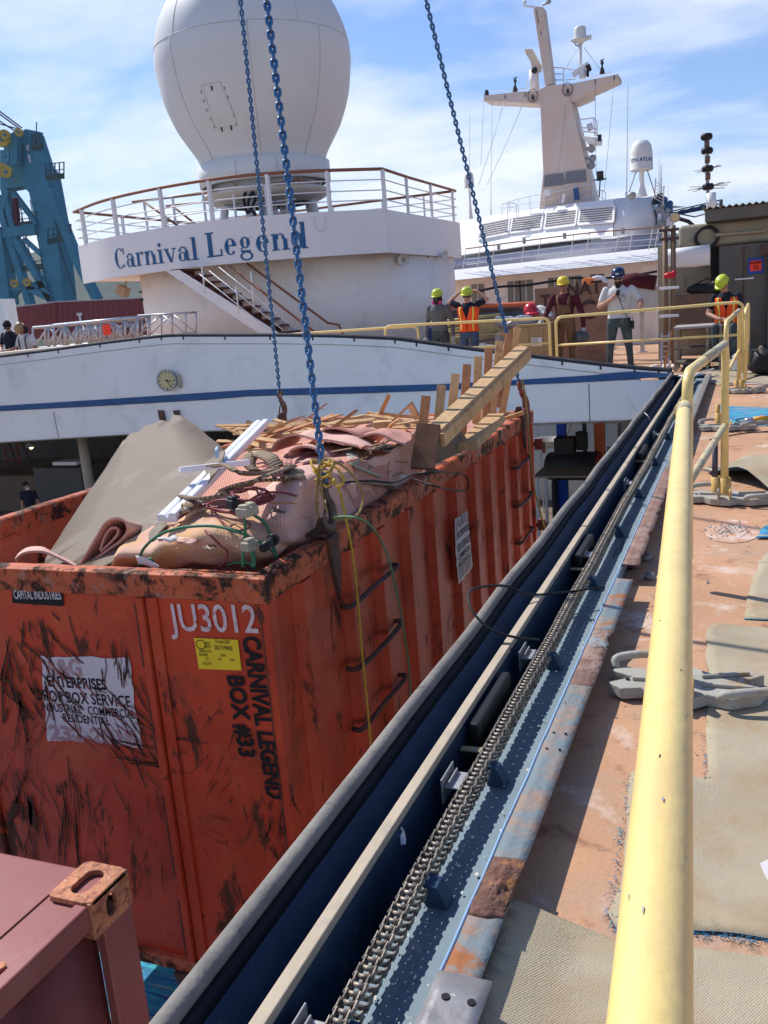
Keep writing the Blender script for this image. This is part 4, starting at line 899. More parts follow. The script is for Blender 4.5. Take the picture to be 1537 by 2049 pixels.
# ochre stained mound, front centre
carpet('folded_carpet', [
 [(262, 1072, .26), (320, 1042, .33), (372, 1026, .38), (430, 1018, .40), (490, 1022, .38), (548, 1040, .32), (580, 1075, .26)],
 [(250, 1095, .27), (310, 1062, .35), (372, 1042, .42), (440, 1034, .45), (505, 1042, .42), (552, 1066, .33), (575, 1092, .26)],
 [(240, 1118, .25), (300, 1088, .33), (370, 1068, .41), (440, 1064, .43), (502, 1072, .40), (545, 1090, .31), (560, 1108, .24)],
 [(225, 1136, .20), (285, 1112, .27), (355, 1098, .34), (430, 1096, .36), (495, 1102, .34), (530, 1112, .27), (548, 1122, .20)],
 [(215, 1146, .12), (280, 1136, .16), (350, 1130, .20), (430, 1132, .22), (490, 1134, .20), (520, 1136, .16), (540, 1138, .12)]],
 M['stained'], 'ochre stained pink carpet bulging behind the front rim', amp=.035, seed=1)
# big pink carpet roll right of centre
carpet('folded_carpet', [
 [(500, 985, .42), (545, 965, .50), (600, 945, .54), (660, 940, .55), (715, 955, .50), (742, 985, .40)],
 [(500, 1010, .42), (548, 985, .52), (605, 962, .58), (665, 955, .60), (722, 968, .54), (748, 1005, .40)],
 [(520, 1040, .40), (560, 1012, .50), (612, 990, .57), (668, 984, .58), (720, 998, .50), (740, 1022, .36)],
 [(545, 1072, .34), (580, 1046, .44), (625, 1026, .50), (672, 1018, .50), (708, 1024, .43), (722, 1036, .33)],
 [(552, 1100, .24), (585, 1080, .32), (625, 1062, .38), (660, 1050, .40), (690, 1046, .35), (706, 1048, .27)],
 [(548, 1118, .14), (580, 1104, .18), (620, 1086, .22), (650, 1072, .24), (680, 1058, .22), (700, 1054, .18)]],
 M['pink'], 'large pale pink carpet draped over the load behind the yellow rope', amp=.045, seed=2)
# its red end, right
carpet('folded_carpet', [
 [(672, 958, .57), (705, 948, .60), (735, 955, .55), (762, 975, .46)],
 [(690, 985, .60), (720, 975, .62), (748, 982, .55), (766, 996, .44)],
 [(705, 1015, .52), (732, 1004, .52), (752, 1006, .45), (762, 1012, .36)],
 [(712, 1036, .38), (732, 1026, .36), (748, 1020, .30), (756, 1018, .24)]],
 M['pinkdark'], 'red woven carpet end bulging beside the right rim', amp=.04, seed=3)
# pink flap at right leaning on the timber frame
carpet('folded_carpet', [
 [(842, 862, .66), (846, 890, .58), (846, 920, .48), (845, 948, .36)],
 [(815, 878, .62), (822, 905, .55), (826, 932, .47), (828, 960, .36)],
 [(780, 905, .60), (788, 930, .55), (797, 955, .46), (806, 980, .34)],
 [(735, 925, .56), (745, 952, .52), (762, 978, .44), (785, 1000, .32)],
 [(700, 925, .50), (712, 948, .46), (732, 972, .40), (758, 1006, .30)]][::-1],
 M['pink'], 'pale pink carpet flap rising against the wooden frame', amp=.03, seed=4)
# centre pink layer between
carpet('folded_carpet', [
 [(560, 900, .48), (600, 892, .50), (650, 890, .52), (700, 888, .50), (745, 895, .48), (780, 905, .46)],
 [(555, 925, .50), (600, 915, .54), (650, 910, .56), (700, 912, .55), (745, 918, .50), (780, 925, .46)],
 [(550, 950, .46), (595, 940, .52), (650, 935, .55), (700, 935, .52), (740, 940, .48), (775, 950, .40)],
 [(545, 972, .40), (590, 964, .46), (645, 958, .50), (700, 958, .46), (735, 968, .40), (765, 978, .34)]],
 M['pinkdark'], 'flattened pink carpet layer in the middle of the dumpster load', amp=.05, seed=5)
# rolled fold at left: loop profile swept away from camera
def loopcarpet(name, prof, axis, m_, mback, label, th=.012, steps=10, taper=.0, amp=.008):
    pr = spline(prof, 6); axis = V(axis); rows = []
    for i in range(steps+1):
        t = i/steps; c_ = sum(pr, V((0, 0, 0)))/len(pr); rows.append([p+(c_-p)*taper*t+axis*t+noise.noise_vector(p*5+V((t*2, 0, 0)))*amp for p in pr])
    m3 = MB(); m3.sheet(rows, th, 0, mi2=1); return solo(name, m3, [m_, mback], label, 'carpet')
yL = 4.05
loopcarpet('rolled_carpet', [at(156, 1134, yL), at(172, 1108, yL), at(190, 1075, yL), at(210, 1046, yL), at(232, 1035, yL), at(252, 1042, yL), at(256, 1062, yL), at(240, 1085, yL), at(215, 1104, yL), at(190, 1122, yL), at(178, 1138, yL)], at(335, 1060, yL+.35)-at(262, 1062, yL), M['pink'], M['pinkdark'], 'folded pink carpet standing up as a loop at the left of the load', taper=.45)
loopcarpet('rolled_carpet', [at(198, 1100, yL+.02), at(208, 1072, yL+.02), at(222, 1056, yL+.02), at(236, 1056, yL+.02), at(236, 1070, yL+.02), at(220, 1090, yL+.02), at(202, 1106, yL+.02)], at(270, 1062, yL+.25)-at(236, 1060, yL), M['pinkdark'], M['pinkdark'], 'small red inner fold inside the standing carpet loop', taper=.3)
loopcarpet('rolled_carpet', [at(22, 1137, 3.78), at(30, 1118, 3.78), at(52, 1104, 3.78), at(86, 1103, 3.78), at(112, 1114, 3.78), at(140, 1128, 3.78), at(165, 1140, 3.78)], at(60, 1100, 4.2)-at(60, 1110, 3.78), M['pink'], M['pinkdark'], 'low pink carpet fold just above the front rim at far left', taper=.1)
# rear folds
for k, (pr, ax_, lb) in enumerate((
 ([(540, 902), (556, 880), (600, 868), (640, 878), (690, 884), (735, 900), (742, 912)], (40, -16), 'pink carpet fold running across behind the pale strips'),
 ([(632, 884), (648, 860), (680, 856), (706, 864), (716, 880), (704, 892), (680, 886), (664, 880)], (60, -6), 'red rolled carpet behind the lifting chain'),
 ([(575, 912), (580, 900), (606, 893), (640, 905), (655, 922)], (50, -10), 'short pink carpet curl left of the lifting chain'),
 ([(712, 884), (720, 872), (745, 866), (768, 870), (790, 880), (812, 888)], (30, -14), 'flat pink carpet fold near the timber pile'))):
    Yk = Z(pr[0][0], pr[0][1], .60).y
    loopcarpet('rolled_carpet', [at(x, y, Yk) for x, y in pr], at(pr[0][0]+ax_[0], pr[0][1]+ax_[1], Yk+.5)-at(pr[0][0], pr[0][1], Yk), M['pink' if k % 2 == 0 else 'pinkdark'], M['pinkdark'], lb, taper=.2, amp=.02)
# ribbed beige binding strips
def ribbon(pts, w, label, m_=None, twist=0, lift=.012, name='carpet_edge_strip'):
    P = spline([zcl(x, y, z) for x, y, z in pts], 8); rows = []
    for i, p in enumerate(P):
        d = (P[min(i+1, len(P)-1)]-P[max(i-1, 0)]).normalized(); s_ = d.cross(V((0, 0, 1))).normalized(); u = s_*math.cos(twist*i/len(P))+V((0, 0, 1))*math.sin(twist*i/len(P)+.25)
        rows.append([p-u*w/2+V((0, 0, lift)), p+V((0, 0, lift+.006)), p+u*w/2+V((0, 0, lift))])
    m3 = MB(); m3.sheet(rows, .012); return solo(name, m3, m_ or M['binding'], label, 'carpet strip')
ribbon([(365, 995, .52), (400, 1000, .54), (445, 992, .56), (480, 975, .58), (520, 965, .60), (575, 962, .58), (640, 958, .60)], .055, 'ribbed beige carpet edging crossing below the white foam beam')
ribbon([(455, 985, .56), (500, 968, .62), (540, 952, .64), (583, 940, .62), (590, 958, .60)], .12, 'wide ribbed beige strip folded beside the white foam beam')
ribbon([(420, 936, .70), (450, 934, .74), (480, 948, .72), (520, 950, .66), (555, 942, .60)], .045, 'narrow beige strap looped over the white foam beam')
ribbon([(640, 908, .50), (660, 890, .55), (690, 900, .56), (712, 915, .54)], .10, 'ribbed beige scrap beside the lifting chain')
ribbon([(556, 940, .52), (540, 918, .58), (510, 910, .58), (498, 930, .54), (512, 945, .50)], .09, 'curled ribbed scrap right of the small white bar')
ribbon([(742, 905, .56), (760, 896, .60), (790, 898, .58), (806, 888, .58)], .10, 'beige ribbed scrap near the grey green strip')
ribbon([(722, 972, .50), (745, 975, .52), (772, 978, .46), (782, 996, .38)], .13, 'short ribbed carpet piece on the right rim')
ribbon([(710, 890, .52), (706, 915, .56), (716, 940, .55), (738, 952, .50), (755, 958, .48)], .075, 'grey green curved rubber strip in the middle of the load', mat('grey_green_rubber_strip', (.33, .36, .29), .6, 0, .15, 5, [((.2, .2, .16), 9, .56, .66, .8)]), name='rubber_strip')
ribbon([(400, 1000, .50), (372, 1020, .50), (345, 1034, .44)], .08, 'torn beige strip under the lower end of the foam beam')
# tan board
p0 = Z(150, 1128, .13); p1 = Z(330, 1060, .36); p2 = at(362, 838, 6.15); nn = (p1-p0).cross(p2-p0).normalized()
outl = [(86, 1150), (92, 1118), (130, 1060), (172, 995), (212, 938), (246, 884), (252, 880), (262, 868), (280, 864), (292, 852), (312, 848), (322, 841), (340, 845), (346, 830), (364, 833), (372, 838), (405, 862), (440, 892), (450, 905), (446, 930), (424, 960), (392, 1000), (360, 1030), (328, 1060), (300, 1090), (200, 1140)]
o_ = []
for a, b in zip(outl, outl[1:]+outl[:1]):
    for k in range(3):
        t = k/3; x = a[0]+(b[0]-a[0])*t; y = a[1]+(b[1]-a[1])*t; p = onP(x, y, p0, nn); q = noise.noise_vector(p*14)*.010; o_.append(p+q-nn*q.dot(nn))
bmx = bmesh.new(); vv = [bmx.verts.new(p) for p in o_]; f_ = bmx.faces.new(vv); bmesh.ops.triangulate(bmx, faces=[f_]); bmesh.ops.subdivide_edges(bmx, edges=bmx.edges[:], cuts=3, use_grid_fill=True); bmesh.ops.recalc_face_normals(bmx, faces=bmx.faces[:])
cb = sum(o_, V((0, 0, 0)))/len(o_)
for v in bmx.verts:
    q = v.co-cb; v.co += nn*(.0*q.dot(nn.cross(V((0, 0, 1))))**2)
me = bpy.data.meshes.new('board'); bmx.to_mesh(me); bmx.free(); me.materials.append(M['tan'])
for p in me.polygons: p.use_smooth = True
bo = bpy.data.objects.new('board', me); COL.objects.link(bo); so = bo.modifiers.new('s', 'SOLIDIFY'); so.thickness = .006
tag(bo, 'large tan hardboard sheet with torn top edge leaning in the dumpster under the clock', 'board')
# white foam profiles
def profbeam(a, b, w, h, up, m_, label, name):
    a = V(a); b = V(b); d = (b-a).normalized(); x = d.cross(V(up)).normalized(); u = x.cross(d); sec = [(-.5, 0), (-.5, .6), (-.42, .75), (-.12, .75), (-.05, .45), (.05, .45), (.10, 1), (.42, 1), (.5, .85), (.5, 0)]
    vs = [p+x*(s*w)+u*(t*h) for p in (a, b) for s, t in sec]; n = len(sec)
    m3 = MB(); m3.add(vs, [list(range(n))[::-1], list(range(n, 2*n))]+[(i, (i+1) % n, n+(i+1) % n, n+i) for i in range(n)]); return solo(name, m3, m_, label, 'foam beam', bevel=.003)
profbeam(zcl(334, 1044, .46), at(525, 850, 6.2), .105, .05, (.3, -.5, 1), M['foam'], 'long white foam beam sticking up out of the load', 'foam_beam')
profbeam(Z(360, 946, .62), Z(498, 930, .60), .05, .035, (0, 0, 1), M['foam'], 'short white bar lying crosswise behind the long foam beam', 'foam_beam')
m3 = MB(); m3.box(Z(434, 905, .70), (.015, .16, .05), Matrix.Rotation(.5, 3, 'Z')); solo('foam_scrap', m3, mat('pale_blue_scrap', (.35, .5, .7), .5), 'small pale blue scrap stuck above the white bar', 'scrap')
# cables
def cable(pts, r, m_, label, n=10, name='cable', ext=None):
    m3 = MB(); m3.tube(spline([p if isinstance(p, V) else zcl(*p) for p in pts], n), r, 8)
    c_ = thing(name, m3.v[0], label, 'cable') if ext else None
    if ext:
        part('sheath', m3, m_, c_); return c_
    return tag(part(name, m3, m_, None), label, 'cable')
random.seed(3)
def coil(cx, cy, rx_, ry_, z, turns, r, m_, label, tail=()):
    pts = []
    for k in range(int(turns*9)):
        a = k/9*2*math.pi; s = 1+.22*math.sin(k*1.3)+random.uniform(-.1, .1); pts.append((cx+math.cos(a)*rx_*s+random.uniform(-8, 8), cy+math.sin(a)*ry_*s+random.uniform(-3, 3), z+.03*math.sin(k*.9)))
    return cable(list(tail)[::-1]+pts, r, m_, label, 6)
coil(500, 992, 42, 13, .60, 3.4, .0065, M['redwire'], 'tangled maroon cable coil on the pink carpet', [(440, 1015, .5), (405, 1010, .5), (350, 1042, .46)])
coil(455, 1012, 40, 11, .53, 2.6, .0065, M['redwire'], 'second maroon cable tangle beside the foam beam', [(520, 990, .6), (560, 985, .60), (600, 995, .62), (632, 1012, .57)])
cable([(398, 1052, .44), (420, 1070, .44), (440, 1090, .42), (455, 1105, .38), (450, 1125, .30), (438, 1134, .26)], .006, M['redwire'], 'thin maroon wire trailing down over the ochre carpet')
cable([(430, 1025, .49), (450, 1050, .47), (480, 1062, .46), (500, 1050, .46), (470, 1030, .48), (440, 1020, .50)], .006, M['redwire'], 'short maroon wire loop on the ochre carpet')
cable([(278, 1132, .24), (286, 1100, .34), (320, 1070, .44), (370, 1055, .50), (430, 1053, .53), (480, 1066, .50), (520, 1085, .42), (548, 1105, .33), (556, 1118, .26)], .008, M['green'], 'long green cable arching over the ochre stained carpet')
cable([(280, 1130, .24), (300, 1118, .28), (314, 1134, .24)], .007, M['green'], 'short green cable bend at the front rim')
g1 = cable([(455, 1010, .58), (470, 1022, .56), (489, 1038, .53), (490, 1070, .46), (487, 1105, .40), (486, 1134, .30)], .008, M['green'], 'green cable with black and cream connectors hanging to the front rim', ext=True)
for x, y, z in ((466, 1008, .60), (489, 1025, .57), (502, 1020, .57), (500, 1092, .44)):
    m3 = MB(); p = Z(x, y, z); m3.box(p, (.075, .05, .045), Matrix.Rotation(x*.7, 3, 'Z')); m3.box(p+V((0, 0, .028)), (.05, .035, .02), Matrix.Rotation(x*.7, 3, 'Z')); part('connector', m3, mat('cream_connector', (.42, .36, .26), .6) if x != 466 else M['black'], g1, bevel=.006)
g2 = cable([(505, 1028, .56), (528, 1045, .50), (540, 1068, .46), (546, 1090, .42), (552, 1112, .34)], .009, M['green'], 'green cable with grey plugs on the right of the ochre carpet', ext=True)
m3 = MB(); p = Z(543, 1082, .45); m3.tube([p, p+V((.01, -.10, -.01))], .022, 10); m3.tube([p+V((.0, .03, 0)), p+V((0, .0, 0))], .03, 10); part('plug', m3, M['black'], g2)
cable([(505, 1100, .42), (508, 1120, .36), (506, 1135, .28)], .012, M['green'], 'thick green cable stub at the front rim')
cable([(455, 1132, .24), (475, 1126, .28), (500, 1128, .28), (512, 1138, .24)], .007, M['green'], 'green cable loop lying on the front rim')
m3 = MB(); m3.sheet(fine(zh([[(272, 1112, .30), (295, 1116, .30), (318, 1128, .28)], [(278, 1128, .26), (298, 1130, .26), (318, 1140, .24)]]), 4, .01), .003); solo('paper_scrap', m3, M['label'], 'crumpled pale paper scrap at the front rim', 'scrap')
cable([Z(690, 965, .56), Z(740, 962, .54), Z(790, 965, .50), Z(828, 950, .46), Z(880, 944, .44), onX(928, 950, BX1+.03), onX(938, 968, BX1+.06), onX(928, 982, BX1+.05), Z(880, 975, .36), Z(826, 958, .38)], .0065, M['black'], 'black cord looping over the right rim below the frame')
# timber frame, ladder like
fr = thing('timber_frame', at(850, 940, 5.9), 'ladder like timber frame of slats and beams leaning out over the right rim', 'wooden frame')
A1, B1 = at(868, 868, 6.1), at(1046, 700, 8.75)
m3 = MB(); m3.beam(A1, B1, .135, .075, (0, -.2, 1)); part('top_beam', m3, M['wood'], fr, bevel=.004)
m3 = MB(); m3.beam(A1+V((.07, -.02, -.045)), B1+V((.07, -.02, -.045)), .03, .10, (0, -.2, 1)); part('side_board', m3, M['wood2'], fr, bevel=.003)
A2, B2 = Z(935, 892, .40), at(994, 835, 7.6)
m3 = MB(); m3.beam(A2, B2, .15, .07, (0, -.2, 1)); part('lower_beam', m3, M['wood'], fr, bevel=.004)
m3 = MB(); e0 = at(858, 850, 6.0); e1 = at(846, 938, 5.8); m3.beam(e0, e1, .045, .17, (1, .3, 0)); part('end_board', m3, mat('dark_stained_lumber', (.20, .10, .06), .8, 0, .3, 6), fr, bevel=.003)
tops = [(853, 792), (884, 770), (912, 748), (935, 729), (957, 713), (978, 696), (1000, 682), (1020, 668), (1036, 655)]
bots = [(840, 905), (872, 900), (898, 880), (925, 870), (953, 848), (973, 838), (985, 828), (994, 815), (1000, 850)]
for k, ((a, b), (c_, d_)) in enumerate(zip(tops, bots)):
    t = k/(len(tops)-1); Yt = 6.25+2.6*t; q0 = at(a, b, Yt+.06); q1 = at(c_, d_, Yt-.05)
    m3 = MB(); m3.beam(q1, q0, .024, .070, (1, .35, 0)); part('slat', m3, M['wood3' if k in (0, 3, 5, 7) else ('wood' if k % 2 else 'wood2')], fr, bevel=.002)
for k in (2, 4, 5): 
    q0 = at(tops[k][0]-6, tops[k][1]+70, 6.9+.35*k); q1 = at(bots[k][0]+10, bots[k][1]+30, 6.8+.3*k)
    m3 = MB(); m3.beam(q1, q0, .02, .09, (1, .35, 0)); part('slat', m3, M['wood2'], fr, bevel=.002)
m3 = MB(); p_ = [Z(846, 942, .30), Z(945, 893, .36), at(920, 860, 6.6), at(893, 835, 6.45), at(870, 880, 6.2)]; m3.prism(p_, (.004, -.004, .004)); part('corner_panel', m3, M['tan'], fr)
# splintered timber pile at the far end
random.seed(21)
for k in range(64):
    px = random.uniform(470, 700) if k < 44 else random.uniform(700, 850); py = (random.uniform(845, 905) if px < 560 else random.uniform(842, 872)) if k < 44 else random.uniform(826, 872)
    z = random.uniform(.34, .54); p = Z(px, py, z)
    if p.y > 9.3: p.y = 9.2
    L_ = random.uniform(.25, .85); a = random.gauss(0.15, .55) if random.random() < .75 else random.uniform(-1.5, 1.5); tl = random.gauss(0, .14) if k % 9 else random.uniform(.3, .75)
    d = V((math.cos(a)*math.cos(tl), math.sin(a)*math.cos(tl), math.sin(tl)))
    p.x = min(max(p.x, BX0+.15+L_/2), BX1-.2-L_/2) if abs(math.cos(a)) > .5 else p.x
    m3 = MB(); w = random.uniform(.018, .06); h_ = random.uniform(.010, .022)
    n = 4; rot = Matrix.Rotation(random.uniform(-.6, .6), 3, d)
    x = rot @ d.cross(V((0, 0, 1))).normalized(); u = x.cross(d); A_ = p-d*L_/2; B_ = p+d*L_/2; e = [random.uniform(-.06, .06) for _ in range(4)]
    m3.add([A_-x*w/2-u*h_/2+d*e[0], A_+x*w/2-u*h_/2+d*e[1], A_+x*w/2+u*h_/2+d*e[1], A_-x*w/2+u*h_/2+d*e[0], B_-x*w/2-u*h_/2+d*e[2], B_+x*w/2-u*h_/2+d*e[3], B_+x*w/2+u*h_/2+d*e[3], B_-x*w/2+u*h_/2+d*e[2]], [(3, 2, 1, 0), (4, 5, 6, 7), (0, 1, 5, 4), (2, 3, 7, 6), (1, 2, 6, 5), (3, 0, 4, 7)])
    solo('broken_timber', m3, M[random.choice(('wood', 'wood2', 'wood2', 'wood3', 'wood'))], 'splintered length of bare timber in the pile at the far end of the dumpster', 'timber', 'splintered timber pile')
for (x0, y0, x1, y1, w, Yk, lb, mm) in ((820, 808, 838, 842, .07, 8.3, 'reddish plank standing up at the left end of the wooden frame', 'wood3'), (735, 828, 840, 850, .05, 8.6, 'long pale lath lying under the wooden frame', 'wood2'), (500, 842, 482, 872, .05, 7.9, 'short orange plank standing up beside the far chain hook', 'wood2'), (1010, 838, 1048, 826, .04, 8.9, 'pale lath sticking over the far right rim', 'wood2')):
    m3 = MB(); m3.beam(at(x0, y0, Yk), at(x1, y1, Yk-.1), w, .02, (0, 1, .2)); solo('broken_timber', m3, M[mm], lb, 'timber')
m3 = MB(); q = Z(766, 855, .55); m3.box(q, (.15, .11, .10), Matrix.Rotation(.4, 3, 'Z')); solo('wood_block', m3, M['wood2'], 'square cut wood block on the timber pile', 'wood block', bevel=.003)
m3 = MB(); m3.tube([at(742, 862, 8.0), at(758, 838, 8.2), at(765, 828, 8.3)], [.07, .055, .02], 12); solo('carpet_end', m3, M['pink'], 'small pink carpet cone rising from the timber pile', 'carpet')

# ================================================================ DARK LOWER DECK UNDER THE ARCH
m3 = MB(); p = at(165, 880, 15.6); q = at(176, 975, 15.6); m3.tube([V((p.x, 15.6, -.4)), V((p.x+.0, 15.6, -3.1))], .11, 20); m3.tube([V((p.x, 15.6, -3.1)), V((p.x, 15.6, -3.0))], .17, 20)
solo('pillar', m3, mat('stained_cream_pillar', (.40, .34, .27), .6, 0, .2, 3), 'stained cream pillar under the left part of the arched bulkhead', 'pillar')
def crate(px, py, Y, w, d, h, m_, name, label, cat, z=-3.1):
    p = at(px, py, Y); m3 = MB(); m3.box((p.x, Y, z+h/2), (w, d, h)); m3.box((p.x, Y, z+h+.01), (w+.04, d+.04, .02)); m3.box((p.x, Y-d/2-.008, z+h*.5), (w*.92, .012, h*.06)); return solo(name, m3, m_, label, cat, bevel=.01)
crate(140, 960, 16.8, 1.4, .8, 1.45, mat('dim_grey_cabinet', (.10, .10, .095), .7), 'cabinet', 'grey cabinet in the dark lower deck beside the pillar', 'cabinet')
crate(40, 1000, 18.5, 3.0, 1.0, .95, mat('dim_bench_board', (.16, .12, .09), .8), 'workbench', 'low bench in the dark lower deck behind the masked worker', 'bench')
m3 = MB(); p = at(150, 947, 16.8); m3.box((p.x, 16.7, -1.55), (.7, .4, .08)); solo('foam_scrap', m3, M['foam'], 'white slab lying on the grey cabinet in the dark lower deck', 'slab')
ld = thing('step_ladder', at(34, 950, 19.5)*1+V((0, 0, 0)), 'red step ladder standing in the dark lower deck at left', 'ladder'); c_ = at(34, 950, 19.5)
for s_ in (-1, 1):
    m3 = MB(); m3.beam((c_.x+s_*.32, 19.3, -3.1), (c_.x+s_*.22, 19.5, -1.2), .05, .03); part('rail', m3, mat('dull_red_ladder', (.22, .04, .03), .6), ld)
    m3 = MB(); m3.beam((c_.x+s_*.32, 20.1, -3.1), (c_.x+s_*.22, 19.55, -1.2), .05, .03); part('rail', m3, M['darkrust'], ld)
for k in range(6):
    m3 = MB(); m3.box((c_.x, 19.33+.03*k, -2.85+k*.3), (.56-.03*k, .06, .03)); part('step', m3, mat('dull_red_ladder', (.22, .04, .03), .6), ld)
# the small warm work lamp
lp = at(62, 892, 17.5); m3 = MB(); m3.lathe([(0, .07), (.07, .05), (.11, -.02), (.12, -.06)], lp+V((0, 0, .03)), 16); wl = thing('work_lamp', lp, 'small lit work lamp hanging in the dark lower deck', 'lamp'); part('shade', m3, M['grey'], wl)
em = bpy.data.materials.new('lit_bulb'); em.use_nodes = True; em.node_tree.nodes['Principled BSDF'].inputs['Emission Color'].default_value = (1, .6, .25, 1); em.node_tree.nodes['Principled BSDF'].inputs['Emission Strength'].default_value = 14
m3 = MB(); m3.ball(lp+V((0, 0, -.03)), .05, 12); part('bulb', m3, em, wl)
m3 = MB(); m3.tube([lp+V((0, 0, .09)), lp+V((0, 0, .9))], .008, 6); part('cord', m3, M['black'], wl)
# blue and orange posts, compressor, table and clutter under the right part
def post(px, Y, r, m_, label):
    p = at(px, 870, Y); m3 = MB(); m3.box((p.x, Y, -1.75), (r*2, r*2, 2.69)); m3.box((p.x, Y, -3.08), (r*3.2, r*3.2, .03)); solo('post', m3, m_, label, 'post', bevel=.01)
post(1124, 16.2, .08, M['bluepost'], 'bright blue square post under the arched bulkhead')
post(1200, 16.6, .09, M['orangepipe'], 'orange square post under the arched bulkhead')
post(1170, 16.0, .035, M['black'], 'thin black post between the blue and orange posts')
cp = at(1148, 905, 16.0); cm_ = thing('air_compressor', V((cp.x, 16.0, -3.1)), 'black and red air compressor under the arched bulkhead', 'compressor')
zt_ = cp.z-.25
m3 = MB(); m3.tube([(cp.x-.42, 16, zt_), (cp.x+.42, 16, zt_)], .26, 24); m3.ball((cp.x-.42, 16, zt_), (.12, .255, .255)); part('tank', m3, M['black'], cm_)
m3 = MB(); m3.ball((cp.x+.42, 16, zt_), (.13, .26, .26)); part('tank_end', m3, mat('deep_red_end', (.2, .02, .02), .4), cm_)
m3 = MB(); m3.box((cp.x-.15, 16, zt_+.38), (.35, .3, .3)); m3.tube([(cp.x+.15, 16, zt_+.3), (cp.x+.15, 16, zt_+.62)], .11, 14); part('motor', m3, M['dark'], cm_, bevel=.02)
for s_ in (-.35, .35):
    m3 = MB(); m3.box((cp.x+s_, 16, (zt_-.25-3.1)/2), (.06, .4, abs(-3.1-(zt_-.25)))); part('leg', m3, M['black'], cm_)
tb = at(1135, 945, 15.2); tbl = thing('work_table', V((tb.x, 15.2, -3.1)), 'dim square topped work table below the arched bulkhead', 'table')
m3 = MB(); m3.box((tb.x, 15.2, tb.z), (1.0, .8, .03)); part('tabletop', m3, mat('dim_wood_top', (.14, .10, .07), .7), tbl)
for sx_ in (-.45, .45):
    for sy_ in (-.35, .35):
        m3 = MB(); m3.box((tb.x+sx_, 15.2+sy_, (tb.z-3.1)/2), (.05, .05, tb.z+3.08)); part('leg', m3, M['grey'], tbl)
bt = at(1100, 880, 18.5); m3 = MB(); m3.lathe([(0, -.16), (.25, -.13), (.36, 0), (.38, .02), (.35, .01), (.24, -.11), (0, -.13)], (bt.x, 18.5, bt.z), 20); m3.beam((bt.x+.3, 18.5, bt.z), (bt.x+.6, 18.2, bt.z+.55), .05, .03)
for s_ in (-.2, .2): m3.beam((bt.x+s_, 18.5, bt.z-.1), (bt.x+s_, 18.6, -3.1), .03, .03)
solo('wheelbarrow', m3, M['alu'], 'pale wheelbarrow standing in sunlight beyond the blue post', 'wheelbarrow')
for k, (px, py, w, h, m_, lb) in enumerate(((1130, 868, 2.4, .5, 'alu', 'long pale metal case on the sunlit lower deck'), (1185, 875, .8, .55, 'foam', 'white tub on the sunlit lower deck'), (1240, 866, .9, .7, 'label', 'white box on the lower deck near the track'), (1110, 910, 1.0, .3, 'cardboard', 'low brown box beyond the air compressor'), (1222, 900, .7, .5, 'redwire', 'maroon drum shape beside the orange post'), (1215, 860, .5, 1.0, 'plywood', 'upright plywood offcut behind the orange post'))):
    Yk = 20+1.2*k; p = at(px, py, Yk); m3 = MB(); zc = max(p.z, -3.1+h/2); m3.box((p.x, Yk, zc), (w, .6, h)); m3.box((p.x, Yk, zc+h/2+.015), (w*1.04, .64, .03)); m3.box((p.x, Yk, (zc-h/2-3.1)/2), (w*.8, .5, max(.02, zc-h/2+3.1))) if zc-h/2 > -3.05 else None
    solo('storage_box', m3, M[m_], lb, 'box', bevel=.01)
bc = MB(); bc.box2((-8.5, -2, -3.1), (-1.3, 13, -3.094)); tag(part('carpet', bc, M['bluecarpet']), 'blue and turquoise wave patterned carpet on the floor below the dumpster', 'carpet')

# torn scraps and crumbs lying over the load
random.seed(77)
for k in range(46):
    px, py, z = random.choice(((random.uniform(560, 800), random.uniform(890, 960), .58), (random.uniform(330, 520), random.uniform(1000, 1100), .40), (random.uniform(540, 700), random.uniform(960, 1040), .57), (random.uniform(600, 780), random.uniform(870, 930), .62)))
    p = zcl(px, py, z); a0 = random.random()*6; w = random.uniform(.03, .10); h_ = random.uniform(.02, .05); d = V((math.cos(a0), math.sin(a0), 0)); e = V((-d.y, d.x, 0))
    if k % 2:
        m3 = MB(); m3.beam(p-d*w, p+d*w+V((0, 0, random.uniform(-.02, .03))), random.uniform(.006, .016), .007); solo('wood_splinter', m3, M[random.choice(('wood', 'wood2', 'wood3'))], 'small wood splinter lying loose on the carpet in the dumpster', 'splinter', 'wood splinters on the carpet')
    else:
        G = [[p+d*w*(i-1.5)*.5+e*h_*(j-1.5)*.8+V((0, 0, .03*noise.noise(V((k, i*.6, j*.6))))) + noise.noise_vector(V((k*3, i*2., j*2.)))*.012 for j in range(4)] for i in range(4)]
        m3 = MB(); m3.sheet(G, .004); solo('carpet_scrap', m3, M[random.choice(('binding', 'pinkdark', 'pink', 'label'))], 'small torn scrap lying loose on the carpet in the dumpster', 'scrap', 'torn scraps on the carpet')
m3 = MB()
for k in range(500):
    p = zcl(random.uniform(300, 800), random.uniform(880, 1110), random.uniform(.38, .6)); s_ = random.uniform(.002, .007); a = random.random()*6
    m3.add([p+V((s_*math.cos(a+q), s_*math.sin(a+q), random.uniform(0, .006))) for q in (0, 2.1, 4.2)], [(0, 1, 2)])
tag(part('dust_crumbs', m3, M['powder']), 'pale crumbs and dust scattered over the dumpster load', 'crumbs', kind='stuff')
